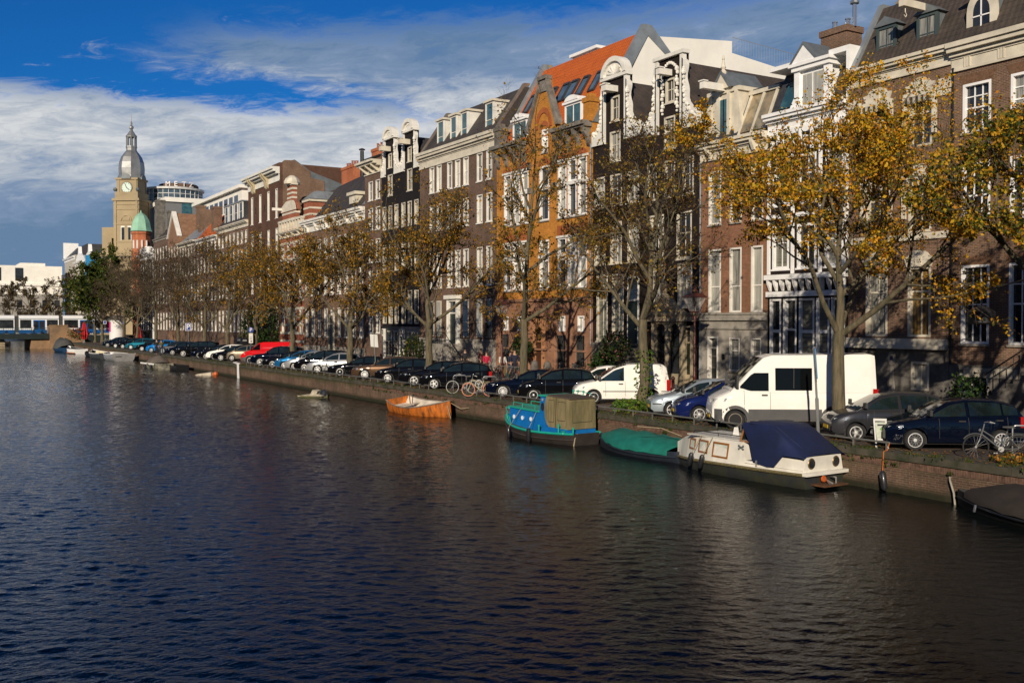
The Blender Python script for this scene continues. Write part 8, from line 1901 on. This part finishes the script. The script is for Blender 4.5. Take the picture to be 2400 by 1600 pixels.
def person(label, x, y, rz, jm, tm, hm, H=1.75, step=.18, arms=(.1, .1), coat=False, z=ZS):
    t = thing('person', label, 'person', (x, y, z), rz); k = H/1.75
    hips = (0, 0, .93); V = [(0, 0, .93, .13, .12), (0, 0, 1.12, .12, .11), (0, 0, 1.34, .145, .11), (0, 0, 1.47, .07, .07), (0.01, 0, 1.55, .055, .06), (.02, 0, 1.63, .085, .095), (.015, 0, 1.72, .075, .085)]; E_ = [(i, i+1) for i in range(6)]; JV = [(0, 0, .80 if not coat else .62, .17, .15), (0, 0, 1.05, .16, .14), (0, 0, 1.34, .18, .14), (0, 0, 1.47, .10, .09)]; JE = [(0, 1), (1, 2), (2, 3)]
    TV = [(0, 0, .98, .15, .13)]; TE = []
    for s in (1, -1):
        st = step*s; a = arms[0 if s > 0 else 1]; b = len(V)
        sh = (0, s*.2, 1.40); elb = (a*.6-.05, s*.25, 1.13); hd = (a*1.6+.02, s*.25, .90+abs(a)*.35)
        V += [(*sh, .05), (*elb, .04), (*hd, .03), (hd[0]+.02, hd[1], hd[2]-.08, .03, .018)]; E_ += [(2, b), (b, b+1), (b+1, b+2), (b+2, b+3)]
        for f in range(4): V.append((hd[0]+.035-.02*f, hd[1], hd[2]-.16+.012*abs(f-1.4), .008)); E_.append((b+3, len(V)-1))
        V.append((hd[0]+.05, hd[1]-s*.02, hd[2]-.09, .009)); E_.append((b+2, len(V)-1))
        b2 = len(V); hip = (0, s*.09, .88); kn = (st*.6+.02, s*.10, .49); an = (st-.03, s*.10, .09); toe = (st+.13, s*.11, .035)
        V += [(*hip, .085), (*kn, .055), (*an, .04), (*toe, .035)]; E_ += [(0, b2), (b2, b2+1), (b2+1, b2+2), (b2+2, b2+3)]
        j = len(JV); JV += [(*sh, .075), (*elb, .06), (hd[0]*.9, hd[1], hd[2]+.08, .045)]; JE += [(2, j), (j, j+1), (j+1, j+2)]
        j = len(TV); TV += [(*hip, .11), (*kn, .08), (an[0], an[1], .12, .065)]; TE += [(0, j), (j, j+1), (j+1, j+2)]
        sh_ = MB(); sh_.hexa([(an[0]-.08, an[1]-.05, 0), (an[0]+.2, an[1]-.05, 0), (an[0]+.2, an[1]+.05, 0), (an[0]-.08, an[1]+.05, 0)], [(an[0]-.07, an[1]-.045, .12), (an[0]+.1, an[1]-.045, .09), (an[0]+.1, an[1]+.045, .09), (an[0]-.07, an[1]+.045, .12)]); sh_.build('shoe', TRIM, t)
    sc = lambda L: [(v[0]*k, v[1]*k, v[2]*k)+tuple(r_*k for r_ in v[3:]) for v in L]
    skin('body', sc(V), E_, SKIN_, t); skin('jacket', sc(JV), JE, jm, t); skin('trousers', sc(TV), TE, tm, t)
    q = MB(); q.ball((.0, 0, 1.70*k), .105*k, 10, sz=.95); q.build('hair', hm, t, smooth=True)
    return t
CL = lambda n, c: M('cloth_'+n, c, .9, var=.2, scale=5)
HB = CL('hair_dark', (.015, .010, .007)); HL = CL('hair_brown', (.07, .035, .015)); CB = CL('black', (.012, .012, .015)); CJ = CL('denim', (.03, .045, .09)); CR = CL('red', (.45, .01, .05)); CW = CL('white', (.6, .58, .54)); CO = CL('olive', (.10, .09, .03)); CM = CL('maroon', (.09, .03, .03)); CN = CL('navy', (.012, .014, .035))
def pp(px_, X): d_ = ray(px_, 800); return X, X*d_.y/d_.x
for (lab, px_, X, rz, a) in (
    ('man in an open black jacket over a white shirt walking past the stone steps', 1090, 34.0, -120, dict(jm=CB, tm=CB, hm=HB, arms=(.18, -.1))),
    ('person in a maroon coat carrying something red beside the stone base', 1127, 34.3, -70, dict(jm=CM, tm=CB, hm=HB, coat=True)),
    ('person in a bright red jacket on the pavement', 1140, 33.6, -100, dict(jm=CR, tm=CB, hm=HL, H=1.6)),
    ('person in a white jumper behind the red-brown lantern post', 1178, 33.4, -100, dict(jm=CW, tm=CO, hm=HL, H=1.62)),
    ('person in jeans with a red bag beside the tall dark-coated one', 1196, 33.4, -60, dict(jm=CN, tm=CJ, hm=HB, H=1.72)),
    ('tall person in a long dark coat next to the elm trunk', 1206, 33.6, -110, dict(jm=CN, tm=CB, hm=HB, H=1.86, coat=True))):
    x, y = pp(px_, X); person(lab, x, y, R(rz), z=ZS+.11, **a)
p = ground(363, 831); person('person in a dark jacket standing by the bright blue car', p[0]+.2, p[1], R(-120), CB, CB, HB, 1.8)
p = ground(374, 831); person('person in an olive jacket standing by the bright blue car', p[0]+.2, p[1], R(100), CO, CJ, HL, 1.7)
for i, (X, y) in enumerate(((28.2, 178), (29.2, 176), (27.6, 171))): person(['dark-clothed person left of the three by the folded red parasol', 'person in a pale top by the folded red parasol', 'person in an ochre jacket near the folded red parasol'][i], X, y, R(-90+i*60), [CB, CW, CL('ochre', (.35, .16, .03))][i], CJ, HB)
for i, X in enumerate((12.6, 18.6)): person(['dark-clothed person crossing the bridge before the tram, left one', 'person in a white top crossing the bridge before the tram door'][i], X, 200.5, R(180), [CB, CW][i], CB, HB, z=2.45)
# ------------------------------------------------------------------ plants
t = bush('potted_tree', 'small round potted tree before the ochre brick entrance', 'potted tree', 35.0, 57.0, ZS+.1, .75, 1.3, 900, L_IVY, .12, 5)
for c in CH[t.as_pointer()]: c.location.z = 1.35
q = MB(); q.lathe([(.28, 0), (.38, .55), (.42, .6), (.36, .62)], (0, 0, 0), 12); q.build('pot', M('grey_pot', (.12, .13, .14), .7, var=.2), t, smooth=True); q = MB(); q.tube([(0, 0, .5), (.03, 0, 1.6)], .04, 6); q.build('stem', TWIG, t)
p = at_x(1442, 800, 34.3); bush('flowering_shrub', 'leafy shrub with pink flowers on the steps of the black gable house', 'shrub', p[0], p[1], 2.7, .9, 1.7, 1100, leafmat('flowering_leaves', [(0, (.015, .04, .01)), (.6, (.04, .07, .015)), (.86, (.09, .11, .03)), (.9, (.45, .2, .12)), (1, (.35, .10, .2))]), .13, 6)
p = at_x(1412, 850, 34.6); bush('evergreen_shrub', 'dark palm-like plant at the foot of the black gable house steps', 'shrub', p[0], p[1], ZS+.1, .7, 1.9, 700, L_IVY, .22, 7)
p = at_x(589, 765, 35.6); bush('climbing_plant', 'narrow green creeper beside the round parking sign', 'creeper', p[0], p[1], ZS, 1.3, 5.6, 1500, L_IVY, .22, 8)
p = at_x(627, 765, 35.4); bush('climbing_plant', 'tall dense green creeper on the wall above the red van', 'creeper', p[0], p[1], ZS, 2.2, 6.6, 3200, L_IVY, .24, 9)
p = at_x(975, 825, 34.9); bush('evergreen_shrub', 'yellow-green shrub in front of the black bell gables', 'shrub', p[0], p[1], ZS, 1.3, 2.6, 1300, L_GRN, .15, 10)
p = at_x(2250, 900, 34.4); bush('evergreen_shrub', 'dark rounded shrub against the stone base of the brown house with awnings', 'shrub', p[0]+.6, p[1], ZS, .8, 1.8, 900, L_IVY, .12, 12)
p = ground(1470, 958); bush('leafy_weeds', 'bright green leafy weeds at the foot of the ivy-clad elm', 'plants', 25.6, 33.1, ZS, .75, .55, 800, leafmat('fresh_green', [(0, (.05, .11, .015)), (.6, (.10, .19, .025)), (1, (.2, .22, .03))]), .12, 13)
bush('leafy_weeds', 'orange and green weeds beneath the bicycles at the right edge', 'plants', 25.1, 15.9, ZS, .5, .25, 350, leafmat('autumn_weeds', [(0, (.05, .08, .02)), (.5, (.12, .12, .02)), (.7, (.4, .16, .02)), (1, (.45, .2, .03))]), .08, 14)
bush('red_shrub', 'red and green shrub beside the bridge abutment', 'shrub', 25.2, 193, ZS+.5, 1.8, 2.2, 700, leafmat('red_green', [(0, (.05, .09, .02)), (.5, (.09, .11, .02)), (.6, (.3, .05, .02)), (1, (.4, .08, .02))]), .25, 15)
iv = [o for o in bpy.data.objects if o.get('label', '').startswith('elm with rusty twigs')][0]
g_ = np.random.default_rng(4); n_ = 420; a_ = g_.uniform(0, 6.28, n_); h_ = 2.6*g_.random(n_)**1.6; P_ = np.stack([(.27+.1*g_.random(n_))*np.cos(a_), (.27+.1*g_.random(n_))*np.sin(a_), h_], 1); V_, F_q = leaf_quads(P_, .11, g_); fast_mesh('ivy', V_, F_q, leafmat('fresh_green', []), iv)
for i, px_ in enumerate((563, 575)):
    p = at_x(px_, 800, 31.5); t = thing('waste_bin', ['left one of two dark bins behind the champagne car', 'right one of two dark bins behind the champagne car'][i], 'bin', (p[0], p[1], ZS)); q = MB(); q.hexa([(-.4, -.4, 0), (.4, -.4, 0), (.4, .4, 0), (-.4, .4, 0)], [(-.5, -.5, 1.6), (.5, -.5, 1.6), (.5, .5, 1.6), (-.5, .5, 1.6)]); q.build('bin_body', BLACK, t); q = MB(); q.lathe([(.6, 0), (.55, .2), (.2, .35)], (0, 0, 1.6), 8); q.build('lid', BLACK, t)
# ------------------------------------------------------------------ the bank we stand beside, out of frame: it darkens the reflections
q = MB()
for i, (a, c, h) in enumerate(((-75, -62, 15), (-62, -50, 17), (-50, -38, 15.5), (-38, -26, 16.5), (-26, -12, 16), (-12, 2, 17), (2, 14, 16), (14, 27, 15.5), (27, 41, 16.8), (41, 52, 15), (52, 66, 16.2), (66, 80, 15.4), (80, 95, 16.5), (95, 112, 15))): q.box(-30, -17, a+.01, c-.01, ZS, h)
tag(q.build('opposite_bank_houses', B_BROWN2), kind='structure')
q = MB(); q.box(-200, -5.2, -75, 190, -1, ZS); tag(q.build('opposite_bank', B_QUAY), kind='structure')
